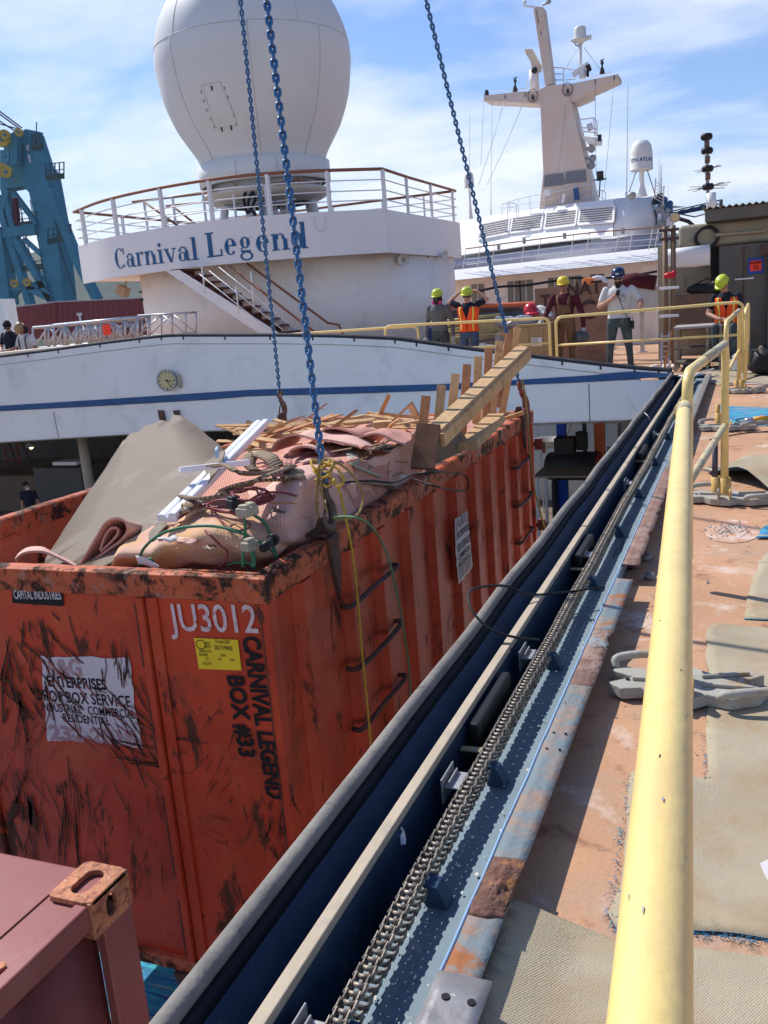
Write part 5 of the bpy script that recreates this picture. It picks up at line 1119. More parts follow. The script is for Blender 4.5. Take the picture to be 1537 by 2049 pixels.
# ================================================================ BARRIERS
def barrier(A, B, label, zt=1.07, zb=.16, r=.024, mid=.55, name='guard_rail', m_='yellow', top2=None, worn=(), ext0=False, ztB=None):
    A = V(A); B = V(B); ztB = ztB or zt; d = (B-A); d.z = 0; d.normalize(); R = .11
    t = thing(name, (A+B)/2*1, label, 'railing', 'yellow tube guard rails')
    def corner(P, s, z): return [P+V((0, 0, z-R))]+[P+d*s*(R-R*math.cos(k*math.pi/12))+V((0, 0, z-R+R*math.sin(k*math.pi/12))) for k in range(1, 6)]+[P+d*s*R+V((0, 0, z))]
    a = [A+V((0, 0, zb))]+corner(A, 1, zt); b = [B+V((0, 0, zb))]+corner(B, -1, ztB)
    L_ = (B-A).length; n = max(2, int(L_/.25)); topm = [a[-1]+(b[-1]-a[-1])*k/n+V((0, 0, .004*noise.noise(V((k*.7, A.x*9, A.y))))) for k in range(1, n)]
    m3 = MB(); m3.tube(a+topm+b[::-1], r, 20); part('top_frame', m3, M[m_], t)
    if mid:
        m3 = MB(); m3.tube([A+V((0, 0, mid))+d*r*.3, B+V((0, 0, mid))-d*r*.3], r*.8, 14); part('mid_rail', m3, M['yellowworn' if 'mid' in worn else m_], t)
    for w in worn:
        if isinstance(w, tuple):
            p = A+(B-A)*w[0]; q = A+(B-A)*w[1]; z_ = zt+(ztB-zt)*(w[0]+w[1])/2; m3 = MB(); m3.tube([V((p.x, p.y, z_+.0012)), V((q.x, q.y, z_+.0012))], r+.0008, 20); part('worn_section', m3, M['yellowworn'], t)
    return t
def base(P, ang, label, spare=None, s=.88):
    t = thing('barrier_base', P, label, 'railing base', 'heavy iron bases under the guard rails'); t.rotation_euler = (0, 0, ang)
    R3 = Matrix.Rotation(ang, 3, 'Z')
    def L(x, y, z): return V((x*s, y*s, z))
    m3 = MB(); out_ = [(-.30, -.06), (-.24, -.12), (-.16, -.10), (-.10, -.16), (-.03, -.18), (.04, -.18), (.10, -.13), (.19, -.16), (.30, -.10), (.33, -.03), (.24, .02), (.33, .10), (.27, .15), (.12, .09), (.04, .15), (-.04, .15), (-.12, .10), (-.25, .12), (-.30, .07), (-.20, .01)]
    m3.prism([L(x, y, .010) for x, y in out_], (0, 0, .045)); part('base_plate', m3, M['baseiron'], t, bevel=.005, local=True)
    for x in (-.01, -.08):
        m3 = MB(); m3.lathe([(.036, .056), (.036, .17), (.030, .172), (.0275, .165), (.0275, .08)], L(x, (0 if x > -.05 else .03), 0), 18); so_ = part('socket', m3, M['sleeve'], t, local=True)
        m3 = MB(); m3.disc(L(x, (0 if x > -.05 else .03)-.036, .13), .007, .006, (0, 1, 0), 10); part('pin_hole', m3, M['ink'], so_, local=True)
    for sg in (-1, 1):
        m3 = MB(); m3.prism([L(.035*sg, -.10, .056), L(.035*sg, -.175, .056), L(.035*sg, -.185, .11), L(.035*sg, -.15, .125), L(.035*sg, -.10, .09)], (.012*sg, 0, 0)); part('lug', m3, M['baseiron' if sg < 0 else 'sleeve'], t, bevel=.004, local=True)
    for pts in ([(.15, -.15, .05), (.17, -.17, .075), (.30, -.15, .085), (.42, -.10, .08), (.44, -.08, .05)], [(-.28, .10, .05), (-.27, .13, .085), (-.12, .17, .09), (-.05, .155, .05)]):
        m3 = MB(); m3.tube(spline([L(*p) for p in pts], 5), .016, 12); part('handle_bar', m3, M['baseiron'], t, local=True)
    for x0, y0, x1, y1 in ((-.2, -.03, -.04, -.03), (.08, .03, .27, .09), (.08, -.05, .28, -.06)):
        m3 = MB(); m3.beam(L(x0, y0, .062), L(x1, y1, .062), .012, .014); part('cast_rib', m3, M['baseiron'], t, bevel=.003, local=True)
    m3 = MB(); m3.disc(L(-.22, -.03, .0585), .008, .004, (0, 0, 1), 10); part('bolt_hole', m3, M['ink'], t, local=True)
    return t
nr_ = barrier((.017, -.75, 0), (-.211, 3.40, 0), 'long yellow guard rail running towards the camera in the right foreground', r=.0250, mid=.50, worn=((.93, .96), 'mid'))
random.seed(31)
for k in range(16):
    yy = [.62, .75, .95, .56, 1.4, 1.9, .68, 2.5, 1.1, .85][k] if k < 10 else random.uniform(.45, 3.2); f = (yy+.75)/4.15; c_ = V((.017-.228*f, yy, 1.07)); aa = R_(random.uniform(35, 150)); l_ = random.uniform(.0015, .005); w_ = random.uniform(.0005, .0013); q = []
    for j in range(9):
        t = j*2*math.pi/9; s_ = random.uniform(.6, 1.3); a_ = aa+w_*s_*math.sin(t)/.025; q.append(c_+V((.02534*math.cos(a_), l_*s_*math.cos(t), .02534*math.sin(a_))))
    m3 = MB(); m3.add(q, [list(range(9))]); part('paint_chip', m3, M['roughrust' if k % 3 else 'grey'], nr_)
m3 = MB(); c_ = V((-.2065, 3.2, 1.07)); m3.tube([c_, c_+V((-.001, .018, 0))], .0268, 20); part('weld_bead', m3, M['yellow'], nr_, bevel=.001)
barrier((-.268, 4.52, 0), (-.142, 6.42, 0), 'second guard rail with a worn grey top, just beyond the long foreground one', r=.026, worn=((.35, .985), 'mid'), mid=.53)
barrier((-.205, 9.60, 0), (-.115, 12.80, 0), 'third guard rail from the camera with a grey worn top, beside the blue carpet scrap', worn=((.45, .95),), mid=.55)
barrier((-.035, 12.72, 0), (-.01, 15.0, 0), 'short guard rail joining the transverse rail near the seated worker', worn=('mid',), mid=.53)
dl, dr = at(1112, 635, 15.2), at(1488, 604, 15.2)
barrier((dl.x, 15.2, 0), (dr.x, 15.2, 0), 'transverse yellow guard rail that the bearded man rests his hand on', zt=dl.z, ztB=dr.z, mid=at(1250, 683, 15.2).z, zb=0.02, worn=())
el_, er_ = at(770, 653, 15.4), at(1099, 636, 15.4)
barrier((el_.x, 15.4, 0), (er_.x, 15.4, 0), 'yellow guard rail in front of the worker holding his helmet', zt=el_.z, ztB=er_.z, zb=.02, mid=at(1040, 690, 15.4).z)
fl_, fr_ = at(535, 672, 15.9), at(836, 652, 15.9)
barrier((fl_.x, 15.9, 0), (fr_.x, 15.9, 0), 'leftmost yellow guard rail, low along the foot of the white deckhouse stairs', zt=fl_.z, ztB=fr_.z, zb=.02, mid=.3)
base((-.215, 3.27, 0), R_(3), 'nearest grey iron rail base with yellow sockets, half hidden by the foreground rail')
base((-.125, 6.42, 0), R_(-6), 'second rail base with a tall dark rod in its spare socket')
base((-.20, 9.62, 0), R_(4), 'third rail base, just before the blue carpet scrap with the grinder')
base((-.07, 12.75, 0), R_(-3), 'farthest rail base, dusty pinkish, below the seated worker')
m3 = MB(); m3.tube([(-.205, 6.45, .08), (-.203, 6.45, .42)], .019, 12); solo('spare_rod', m3, M['purpled'], 'dark worn rod standing in the second rail base', 'rod')
m3 = MB(); m3.tube([(-.28, 9.65, .08), (-.28, 9.65, .26)], .022, 12); solo('spare_rod', m3, M['sleeve'], 'short stub tube standing in the third rail base', 'rod')

cable([V((-.609, y, .107)) for y in ()] or [Z(1225, 1120, .02), Z(1236, 1095, .05), Z(1250, 1080, .02)], .004, M['grime'], 'small black wire bit lying on the rusty cover plate')
# ================================================================ CARPET PIECES ON THE DECK
def flat(pxs, z, name, label, m_, under=None, lift=None, ragged=.012, seed=0, sub=.07, th=.006):
    P = [Z(x, y, 0) for x, y in pxs]; P = [V((p.x, p.y, 0)) for p in P]; o = []
    for a, b in zip(P, P[1:]+P[:1]):
        n = max(1, int((b-a).length/.05))
        for k in range(n): p = a+(b-a)*k/n; q = noise.noise_vector(p*9+V((seed, 0, 0)))*ragged+noise.noise_vector(p*40+V((seed, 0, 0)))*ragged*.35; o.append(V((p.x+q.x, p.y+q.y, 0)))
    b_ = bmesh.new(); f = b_.faces.new([b_.verts.new(p) for p in o]); bmesh.ops.triangulate(b_, faces=[f]); 
    for _ in range(7):
        es = [e for e in b_.edges if e.calc_length() > sub]
        if not es: break
        bmesh.ops.subdivide_edges(b_, edges=es, cuts=1, use_grid_fill=False); bmesh.ops.triangulate(b_, faces=b_.faces[:])
    bmesh.ops.recalc_face_normals(b_, faces=b_.faces[:])
    if sum(f.normal.z for f in b_.faces) < 0: bmesh.ops.reverse_faces(b_, faces=b_.faces[:])
    uvl = b_.loops.layers.uv.new('UVMap')
    for f in b_.faces:
        f.smooth = True
        for l in f.loops: l[uvl].uv = (l.vert.co.x, l.vert.co.y)
    for v in b_.verts: v.co.z = z+th+(lift(v.co) if lift else 0)+.003*noise.noise(v.co*4+V((seed, 0, 0)))
    me = bpy.data.meshes.new(name); b_.to_mesh(me); b_.free(); me.materials.append(m_); me.materials.append(under or m_)
    o_ = bpy.data.objects.new(name, me); COL.objects.link(o_); s_ = o_.modifiers.new('s', 'SOLIDIFY'); s_.thickness = th; s_.offset = -1; s_.material_offset_rim = 1; s_.material_offset = 1
    return tag(o_, label, 'carpet', 'loose carpet pieces on the deck')
BK = M['backing']; UC = mat('dark_blue_carpet_edge', (.03, .07, .13), .95, 0, .4, 30)
flat([(1262, 1550), (1290, 1536), (1412, 1562), (1416, 1400), (1412, 1262), (1430, 1250), (1537, 1259), (1800, 1270), (1900, 1930), (1537, 1884), (1390, 1866), (1300, 1874), (1238, 1868), (1222, 1835), (1240, 1780)], .002, 'carpet_piece', 'largest beige carpet backing piece, its dark blue edge beside the foreground rail', BK, UC, seed=1)
def lf1(c): k = max(0, -c.x-.36); return .32*k if c.y > 1.0 else .32*k
flat([(1010, 1838), (1060, 1842), (1150, 1858), (1236, 1892), (1390, 1902), (1537, 1921), (1900, 1960), (1900, 2300), (900, 2500), (930, 2100), (965, 1980)], .004, 'carpet_piece', 'beige carpet backing at the bottom edge, curling up against the rusty plate', BK, UC, lift=lf1, seed=2, ragged=.008)
flat([(1487, 1240), (1500, 1180), (1518, 1128), (1545, 1100), (1800, 1110), (1800, 1262), (1537, 1244)], .002, 'carpet_piece', 'greyish beige carpet backing piece at the right picture edge', BK, M['bluecarpet'], seed=3)
flat([(1512, 1080), (1530, 1058), (1560, 1040), (1800, 1030), (1800, 1092), (1540, 1080)], .010, 'carpet_piece', 'bright blue carpet scrap at the right edge above the greyish piece', M['bluecarpet'], seed=4)
def lf4(c): return .10*math.exp(-((c.y-6.95)/.22)**2)+.03
flat([(1408, 945), (1420, 955), (1470, 968), (1537, 990), (1800, 1030), (1800, 905), (1537, 918), (1497, 920), (1450, 938)], .004, 'carpet_piece', 'beige carpet with a rolled hump lying behind the second rail base', BK, UC, lift=lf4, seed=5)
flat([(1436, 812), (1470, 815), (1537, 817), (1700, 822), (1700, 860), (1537, 853), (1470, 853), (1444, 850)], .003, 'carpet_piece', 'blue patterned carpet scrap under the angle grinder', M['bluecarpet'], seed=6)
flat([(1400, 762), (1425, 735), (1460, 706), (1520, 700), (1700, 705), (1700, 765), (1540, 770), (1480, 764), (1440, 772)], .003, 'carpet_piece', 'pale beige backing piece farthest along the deck near the black bag', BK, UC, seed=7)
# torn carpet fringe
random.seed(9); m3 = MB()
for seg, n in ((((1222, 1835), (1262, 1550)), 60), (((1390, 1866), (1560, 1886)), 50), (((1412, 1400), (1414, 1560)), 30), (((1240, 1872), (1225, 1840)), 12)):
    for k in range(n):
        t = random.random(); x = seg[0][0]+(seg[1][0]-seg[0][0])*t; y = seg[0][1]+(seg[1][1]-seg[0][1])*t; p = Z(x+random.uniform(-6, 3), y+random.uniform(-2, 5), .006); a = random.random()*6.28; l_ = random.uniform(.006, .022)
        m3.tube([p, p+V((math.cos(a)*l_*.5, math.sin(a)*l_*.5, .004)), p+V((math.cos(a+.6)*l_, math.sin(a+.6)*l_, .001))], .0009, 4)
tag(part('loose_threads', m3, M['bluecarpet']), 'dark blue threads frayed along the edge of the beige carpet backing', 'threads', kind='stuff')
# swarf and scraps
m3 = MB()
for cx_, cy_, n, sx_, sy_ in ((1462, 1060, 150, 22, 7), (1415, 1165, 8, 6, 3), (1290, 1120, 70, 22, 16), (1300, 1230, 20, 30, 20), (1440, 1050, 10, 60, 20), (1400, 900, 20, 60, 30)):
    for k in range(n):
        p = Z(random.gauss(cx_, sx_), random.gauss(cy_, sy_), .004); s_ = random.uniform(.002, .009); a = random.random()*6
        m3.add([p+V((s_*math.cos(a+q), s_*1.8*math.sin(a+q), random.uniform(0, .005))) for q in (0, 2.1, 4.2)], [(0, 1, 2)])
for k in range(140):
    p = V((random.uniform(-.45, 1.1), random.uniform(1.0, 9), .004)); s_ = random.uniform(.001, .005); a = random.random()*6
    m3.add([p+V((s_*math.cos(a+q), s_*1.8*math.sin(a+q), random.uniform(0, .004))) for q in (0, 2.1, 4.2)], [(0, 1, 2)])
tag(part('metal_swarf', m3, M['scrap']), 'small heap of grey swarf and rust flakes on the orange brown deck', 'swarf', kind='stuff')
m3 = MB(); q = []
for k in range(12): a = k/12*6.283; p = Z(1465, 1062, .003); q.append(p+V((math.cos(a)*.16*(1+.3*noise.noise(V((k, 0, 0)))), math.sin(a)*.28, 0)))
m3.add(q, [list(range(12))]); tag(part('dust_patch', m3, mat('pale_dust_patch', (.60, .47, .40), .95, 0, .15, 12, [((.50, .265, .165), 9, .42, .56, .9)])), 'pale dust patch under the swarf heap', 'dust', kind='stuff')
# debris lumps by the gap in the cover plate
for k, (x, y, s_, lb) in enumerate(((1290, 1112, .05, 'grey broken lump of filler near the gap in the rusty plate'), (1268, 1130, .04, 'dark rusty lump lying in the gap of the cover plate'), (1300, 1152, .03, 'small grey crumb beside the broken filler lump'))):
    m3 = MB(); p = Z(x, y, .02); m3.ball(p, (s_, s_*1.3, s_*.5), 10)
    for v in m3.v: v += noise.noise_vector(v*40)*s_*.35
    solo('broken_lump', m3, M['scrap'] if k != 1 else M['roughrust'], lb, 'lump')
m3 = MB(); m3.prism([Z(x, y, .006) for x, y in ((1521, 1730), (1545, 1718), (1700, 1740), (1700, 1790), (1545, 1775), (1530, 1752))], (0, 0, .004)); solo('paper_scrap', m3, M['label'], 'torn white paper scrap on the beige backing at the right edge', 'scrap')
# grinder on blue carpet
gp = Z(1505, 842, .05); gr = thing('angle_grinder', V((gp.x, gp.y, .01)), 'yellow and silver angle grinder with black cord on the blue carpet', 'grinder')
m3 = MB(); m3.tube([gp+V((.00, .02, .0)), gp+V((.10, .06, .01)), gp+V((.17, .09, .005))], [.032, .034, .026], 14); part('motor_body', m3, mat('amber_tool_plastic', (.70, .36, .04), .4), gr)
m3 = MB(); m3.tube([gp+V((-.07, -.02, 0)), gp+V((.0, .02, 0))], [.028, .034], 14); m3.disc(gp+V((-.06, -.02, -.035)), .06, .006); m3.tube([gp+V((-.06, -.02, -.01)), gp+V((-.10, -.08, .01))], .012, 8); part('gear_head', m3, M['alu'], gr)
m3 = MB(); m3.tube(spline([gp+V((.17, .09, .0)), gp+V((.26, .10, -.02)), gp+V((.20, .3, -.03)), gp+V((-.05, .42, -.03)), gp+V((-.16, .3, -.03)), gp+V((-.10, .18, -.03)), gp+V((.05, .16, -.03))], 8), .005, 6); part('power_cord', m3, M['black'], gr)
# cords lying along the deck
for k, (pts, r, lb) in enumerate(((((1700, 862), (1537, 864), (1480, 868), (1440, 876), (1420, 880)), .006, 'thin black cord on the deck before the blue scrap'), (((1700, 752), (1560, 750), (1520, 752), (1490, 762), (1500, 776), (1560, 770), (1700, 772)), .011, 'black hose curving over the far deck near the black bag'), (((1394, 773), (1410, 766), (1450, 764), (1520, 769), (1600, 768)), .009, 'grey hose lying on the deck between the farthest bases'), (((1700, 756), (1530, 745), (1498, 748), (1470, 742), (1440, 744)), .009, 'black cable crossing the far beige carpet'))):
    cable([Z(x, y, r+.003) for x, y in pts], r, M['black'] if k != 2 else M['grey'], lb)
# black bag, cable reel and small things at far right
bp_ = Z(1528, 752, 0); m3 = MB(); m3.ball(bp_+V((0.05, .1, .20)), (.24, .22, .24), 18)
for v in m3.v: v += noise.noise_vector(v*7)*.08
solo('bag', m3, M['black'], 'black rubbish bag on the deck at the right edge', 'bag')
rp = Z(1508, 735, 0); rl = thing('cable_reel', rp, 'copper coloured cable reel beside the black bag', 'cable reel')
for s_ in (-1, 1):
    m3 = MB(); m3.disc(rp+V((s_*.11, .2, .17)), .17, .012, (1, .3, 0)); part('flange', m3, M['copper'], rl)
m3 = MB(); m3.tube([rp+V((-.10, .17, .17)), rp+V((.10, .23, .17))], .11, 20); part('cable_winding', m3, M['copper'], rl)
for k, (x, y, w, h, m_, lb) in enumerate(((1497, 700, .5, .12, 'dark', 'dark flat machine on the deck beyond the reel'), (1535, 705, .6, .25, 'dark', 'dark toolbox by the workshop door'), (1528, 690, .5, .10, 'foam', 'white tray on the deck by the workshop door'), (1472, 742, .10, .25, 'foam', 'small white can behind the third guard rail'))):
    p = Z(x, y, 0); m3 = MB(); m3.box(p+V((0, .1, h/2)), (w, .3, h)); m3.box(p+V((0, .1, h+.01)), (w*.5, .12, .03)); solo('toolbox' if m_ == 'dark' else 'white_tray', m3, M[m_], lb, 'box', bevel=.02)
# black stub post at track end
p = Z(1378, 757, 0); m3 = MB(); m3.box(p+V((0, 0, .11)), (.16, .12, .22)); m3.box(p+V((0, 0, .008)), (.24, .2, .016)); solo('stub_post', m3, M['black'], 'short black square stub at the far end of the track', 'stub post', bevel=.006)
m3 = MB(); m3.box2((-1.3, 14.72, -.06), (-.55, 14.88, .05)); m3.box2((-1.2, 14.6, .05), (-.6, 14.85, .07)); solo('end_plate', m3, M['trough'], 'dark blue plate closing the far end of the track', 'plate', bevel=.004)
cable([Z(1360, 752, .12), Z(1385, 754, .13), Z(1400, 746, .12), Z(1428, 738, .10)], .012, M['foam'], 'short white pipe at the far end of the track', name='pipe')
cable([Z(1210, 1175, .11)+V((0, 0, 0)), Z(1068, 1190, .13), Z(1010, 1172, .20), Z(955, 1176, .25), Z(938, 1190, .26), Z(945, 1222, .22), Z(980, 1258, .16), Z(1030, 1275, .12), Z(1078, 1280, .05)], .0055, M['black'], 'black wire looping over the grey bumper tube')
m3 = MB(); m3.sheet(fine([[Z(802, 1690, .04), Z(812, 1688, .05)], [Z(800, 1665, .045), Z(812, 1672, .03)], [Z(803, 1655, .07), Z(806, 1653, .05)]], 3, .004), .001); solo('tape_scrap', m3, M['foam'], 'tiny white scrap of tape in the blue trough', 'scrap')
cable([Z(1290, 826, .14), Z(1296, 832, .15), Z(1302, 842, .06)], .004, M['foam'], 'tiny white tie on the far bumper tube', name='cable_tie')
# ================================================================ ITEMS BEHIND THE RAIL
def boxat(name, pxl, pxr, pyt, Y, d, z0, m_, label, cat, bevel=.01, extra=None, zt=None):
    a = at(pxl, pyt, Y); b = at(pxr, pyt, Y); z1 = zt if zt is not None else (a.z+b.z)/2; m3 = MB(); m3.box2((a.x, Y, z0), (b.x, Y+d, z1))
    if extra: extra(m3, a, b, z1)
    return solo(name, m3, m_, label, cat, bevel=bevel)
def lid(m3, a, b, z1): m3.box2((a.x-.02, a.y-.02, z1), (b.x+.02, a.y+.6, z1+.03)); m3.box2((a.x+.1, a.y-.012, .05), (a.x+.18, a.y-.002, z1-.02)); m3.box2((b.x-.18, a.y-.012, .05), (b.x-.1, a.y-.002, z1-.02))
cbx = boxat('crate', 1036, 1098, 652, 15.9, .8, .0, M['cardboard'], 'brown crate with a paper label behind the yellow guard rail', 'crate', extra=lid)
m3 = MB(); a = at(1063, 676, 15.87); b = at(1085, 692, 15.87); m3.box2((a.x, 15.865, b.z), (b.x, 15.872, a.z)); sh = part('label_sheet', m3, M['label'], cbx)
for k in range(4):
    m3 = MB(); m3.box2((a.x+.02, 15.860, a.z-.03-k*.03), (a.x+.12-.02*(k % 2), 15.863, a.z-.022-k*.03)); part('print_line', m3, M['ink'], sh)
pw = thing('plywood_sheet', at(1140, 690, 18.5), 'reddish plywood sheet with sprayed letters behind the worker in brown overalls', 'plywood')
p_ = [at(1070, 578, 18.5), at(1216, 566, 18.5), V((at(1216, 566, 18.5).x, 18.4, .02)), V((at(1070, 578, 18.5).x, 18.4, .02))]
m3 = MB(); m3.prism(p_, (0, .02, 0)); part('panel', m3, M['plywood'], pw)
o__ = at(1168, 578, 18.46); text('sprayed_lettering', 'NAT', .34, planefn(o__, (1, 0, 0), (0, 0, 1)), mat('dark_spray', (.07, .04, .035), .8, 0, .3, 9), pw, .01)
o__ = at(1175, 622, 18.44); text('sprayed_lettering', 'C', .5, planefn(o__, (1, 0, 0), (0, 0, 1)), MATS['dark_spray'], pw, .01)
o__ = at(1098, 602, 18.44); text('sprayed_lettering', 'TS', .3, planefn(o__, (1, 0, 0), (0, 0, 1)), MATS['dark_spray'], pw, .01)
# bundle of yellow poles
random.seed(4)
pb = thing('pole_bundle', at(950, 660, 17.2), 'pile of long pale yellow poles stacked behind the orange vest worker', 'poles')
for k in range(13):
    y_ = 636+k*3.4; a = at(862+random.uniform(-6, 20), y_+12+random.uniform(-2, 2), 17.1); b = at(1020+random.uniform(-40, 10), y_-4+random.uniform(-3, 3), 17.3); m3 = MB(); m3.tube([a, b], .032, 8); part('pole', m3, M['pole'], pb)
for k, (x, y) in enumerate(((880, 690), (1000, 690))):
    p = at(x, 668, 17.2); m3 = MB(); m3.box((p.x, 17.25, p.z/2), (.1, .5, p.z)); part('trestle', m3, M['grey'], pb)
# plastic wrapped heap
G = []
for i in range(14):
    row = []
    for j in range(26):
        x0 = at(872, 680, 16.6).x; x1 = at(1036, 680, 16.6).x; x = x0+(x1-x0)*j/25; y = 16.5+.75*i/13; z = .72*math.sin(math.pi*min(1, (i+1)/9)*.5)*(1-.5*(i/13)**3)*(.85+.3*noise.noise(V((x*1.5, y*1.5, 2))))*(1 if 0 < j < 25 else .1)+.06*noise.noise(V((x*7, y*7, 2)))
        row.append(V((x, y, max(.01, z))))
    G.append(row)
m3 = MB(); m3.sheet(G[::-1], .01); solo('plastic_heap', m3, M['plastic'], 'grey blue plastic wrapped bundle lying behind the bulkhead top', 'bundle')
boxat('bucket', 848, 868, 655, 16.9, .3, 0, mat('dark_blue_bucket', (.01, .03, .16), .5), 'dark blue bin at the feet of the grey clothed worker', 'bin', bevel=.04)
# bag & bits on crate with pallet pieces
m3 = MB(); p = at(1030, 645, 16.3); m3.ball(p, (.45, .25, .10), 16)
for v in m3.v: v += noise.noise_vector(v*6)*.10
solo('plastic_bag', m3, M['plastic'], 'crumpled pale plastic bag on top of the crate', 'bag')
for k, (x0, y0, x1, y1) in enumerate(((1040, 668, 1092, 640), (1048, 660, 1098, 652), (1000, 668, 1036, 652))):
    m3 = MB(); m3.beam(at(x0, y0, 16.1), at(x1, y1, 16.3), .14, .04, (0, -.3, 1)); solo('pallet_board', m3, M['wood'], ('slanting pallet board on top of the crate', 'second pallet board under the slanting one', 'short board left of the crate')[k], 'board')
m3 = MB(); p = at(1062, 621, 16.6); m3.ball(p, (.13, .14, .14), 14); m3.ball(p+V((.05, -.1, -.06)), (.14, .12, .04), 10); solo('helmet', m3, mat('red_helmet', (.55, .02, .04), .3), 'red hard hat lying on the bag behind the rail', 'helmet')
m3 = MB(); p = at(1078, 628, 16.6); m3.sheet(fine([[p+V((-.2, .1, .05)), p+V((0, .1, .14)), p+V((.25, .1, -.02))], [p+V((-.2, -.1, -.03)), p+V((0, -.1, .02)), p+V((.28, -.1, -.1))]], 5, .05), .01); solo('cloth', m3, M['whitecloth'], 'white rag beside the red hard hat', 'rag')
# amber beacon, silver dome
bp_ = at(1178, 572, 19.2); bc_ = thing('beacon', bp_, 'amber beacon light above the plywood sheet', 'beacon'); m3 = MB(); m3.tube([bp_+V((0, 0, -1.3)), bp_+V((0, 0, -.06))], .03, 8); m3.box(bp_+V((0, 0, -.08)), (.16, .16, .16)); part('stand', m3, M['black'], bc_)
m3 = MB(); m3.box(bp_+V((0, 0, .08)), (.22, .2, .16)); part('lens', m3, M['beacon'], bc_, bevel=.04)
p = at(1196, 572, 19.4); m3 = MB(); m3.tube([p+V((.21*math.cos(t), 0, .21*math.sin(t)-.05)) for t in [k*math.pi/12 for k in range(13)]], .05, 10); m3.tube([p+V((-.21, 0, -.05)), p+V((-.21, 0, -1.6))], .05, 10); m3.tube([p+V((.21, 0, -.05)), p+V((.21, 0, -1.6))], .05, 10)
solo('vent_pipe', m3, M['tarp'], 'silver white U shaped vent pipe behind the plywood sheet', 'vent pipe')
# orange pipe run and hanging cable
cable([at(893, 614, 21), at(1000, 611, 21), at(1100, 606, 21), at(1200, 601, 21), at(1312, 594, 21)], .055, M['orangepipe'], 'orange pipe running behind the workers', name='pipe')
cable([at(893, 624, 21.2), at(1000, 621, 21.2), at(1312, 604, 21.2)], .03, M['darkrust'], 'thin brown pipe under the orange pipe', name='pipe')
cable([at(955, 583, 23), at(1000, 574, 23), at(1050, 571, 23), at(1110, 562, 23), at(1150, 556, 23), at(1190, 558, 23), at(1260, 552, 23), at(1315, 543, 23)], .03, M['black'], 'black cable drooping across the white superstructure')
for k in range(5):
    p = at(905+k*95, 640, 21.1); m3 = MB(); m3.box((p.x, 21.1, .45), (.09, .09, .9)); m3.box((p.x, 21.1, .01), (.2, .2, .02)); solo('pipe_support', m3, M['alu'], 'short pale support post under the orange pipe', 'support', 'pipe supports')
boxat('locker', 1216, 1316, 628, 24, .8, .0, M['wallwhite'], 'low white deck locker between the bearded man and the steel column', 'locker', extra=lid)
boxat('machine', 895, 1075, 616, 31, .8, .0, mat('dim_grey_machinery', (.12, .12, .13), .7, 0, .3, 2), 'dim grey machinery low against the white superstructure', 'machinery', extra=lid)
p = at(1290, 575, 20.5); m3 = MB(); m3.tube([at(1240, 566, 20.5), at(1270, 560, 20.5), at(1312, 566, 20.5)], .16, 10); solo('tarpaulin_roll', m3, M['maroon'], 'dark maroon rolled tarpaulin behind the bearded man', 'tarpaulin')
boxat('console', 1255, 1314, 575, 20.6, .4, .9, M['alu'], 'small silver cabinet under the maroon tarpaulin', 'cabinet', zt=None)
# ================================================================ WORKSHOP HOUSE AT RIGHT
ws = thing('workshop_house', (1.5, 21, 0), 'khaki steel workshop house with dark door at the right edge', 'workshop')
L0 = at(1357, 452, 19); X1 = 6
zt = L0.z; zb_ = at(1361, 499, 19).z
m3 = MB(); m3.box2((L0.x, 19, zb_), (X1, 22, zt)); part('upper_tank', m3, M['khaki'], ws, bevel=.09, bseg=4)
a = at(1411, 442, 18.7); m3 = MB(); m3.box2((a.x, 18.6, zt), (X1, 22.5, zt+.22)); part('roof_beam', m3, M['khakidark'], ws, bevel=.01)
m3 = MB(); n = 60; G = [[V((a.x-.05+(X1-a.x)*k/240, y, zt+.245+.02*math.sin(k*math.pi*2/4))) for k in range(240)] for y in (18.5, 22.6)]; m3.sheet(G, .01); part('corrugated_roof', m3, M['khaki'], ws)
m3 = MB(); m3.box2((at(1341, 560, 19.6).x, 19.6, 0), (X1, 19.7, zb_+.02)); part('back_wall', m3, M['khaki'], ws)
a, b = at(1439, 490, 18.9), at(1534, 680, 18.9); m3 = MB(); m3.box2((a.x, 18.9, .06), (b.x, 18.98, at(1470, 490, 18.9).z)); dr_ = part('door', m3, M['khakidark'], ws, bevel=.01)
m3 = MB(); c_ = at(1488, 560, 18.88); m3.box2((c_.x-.012, 18.88, .1), (c_.x+.012, 18.9, at(1470, 494, 18.9).z)); part('door_seam', m3, M['darkrust'], dr_)
m3 = MB(); c_ = at(1500, 557, 18.86); m3.box(c_+V((-.1, 0, 0)), (.32, .04, .03)); m3.box(c_+V((.06, -.02, 0)), (.03, .05, .04)); part('door_handle', m3, M['alu'], dr_)
m3 = MB(); m3.box2((b.x, 18.7, 0), (b.x+.12, 19.0, zb_)); m3.box2((b.x+.12, 18.9, 0), (X1, 19, zb_)); part('door_jamb', m3, M['khakidark'], ws, bevel=.01)
a = at(1529, 500, 18.68); m3 = MB(); m3.box(a, (.13, .1, .2)); part('hinge_box', m3, M['darkrust'], ws, bevel=.01)
a, b = at(1423, 488, 19.3), at(1438, 560, 19.3); m3 = MB(); m3.box2((a.x, 19.2, 0), (b.x, 19.5, a.z)); part('dark_recess', m3, M['dark'], ws)
a, b = at(1316, 492, 18.6), at(1341, 492, 18.6); m3 = MB(); m3.box2((a.x, 18.6, 0), (b.x, 18.64, a.z)); m3.box2((a.x, 18.64, 0), (a.x+.04, 18.95, a.z)); m3.box2((b.x-.04, 18.64, 0), (b.x, 18.95, a.z)); part('column', m3, M['khaki'], ws)
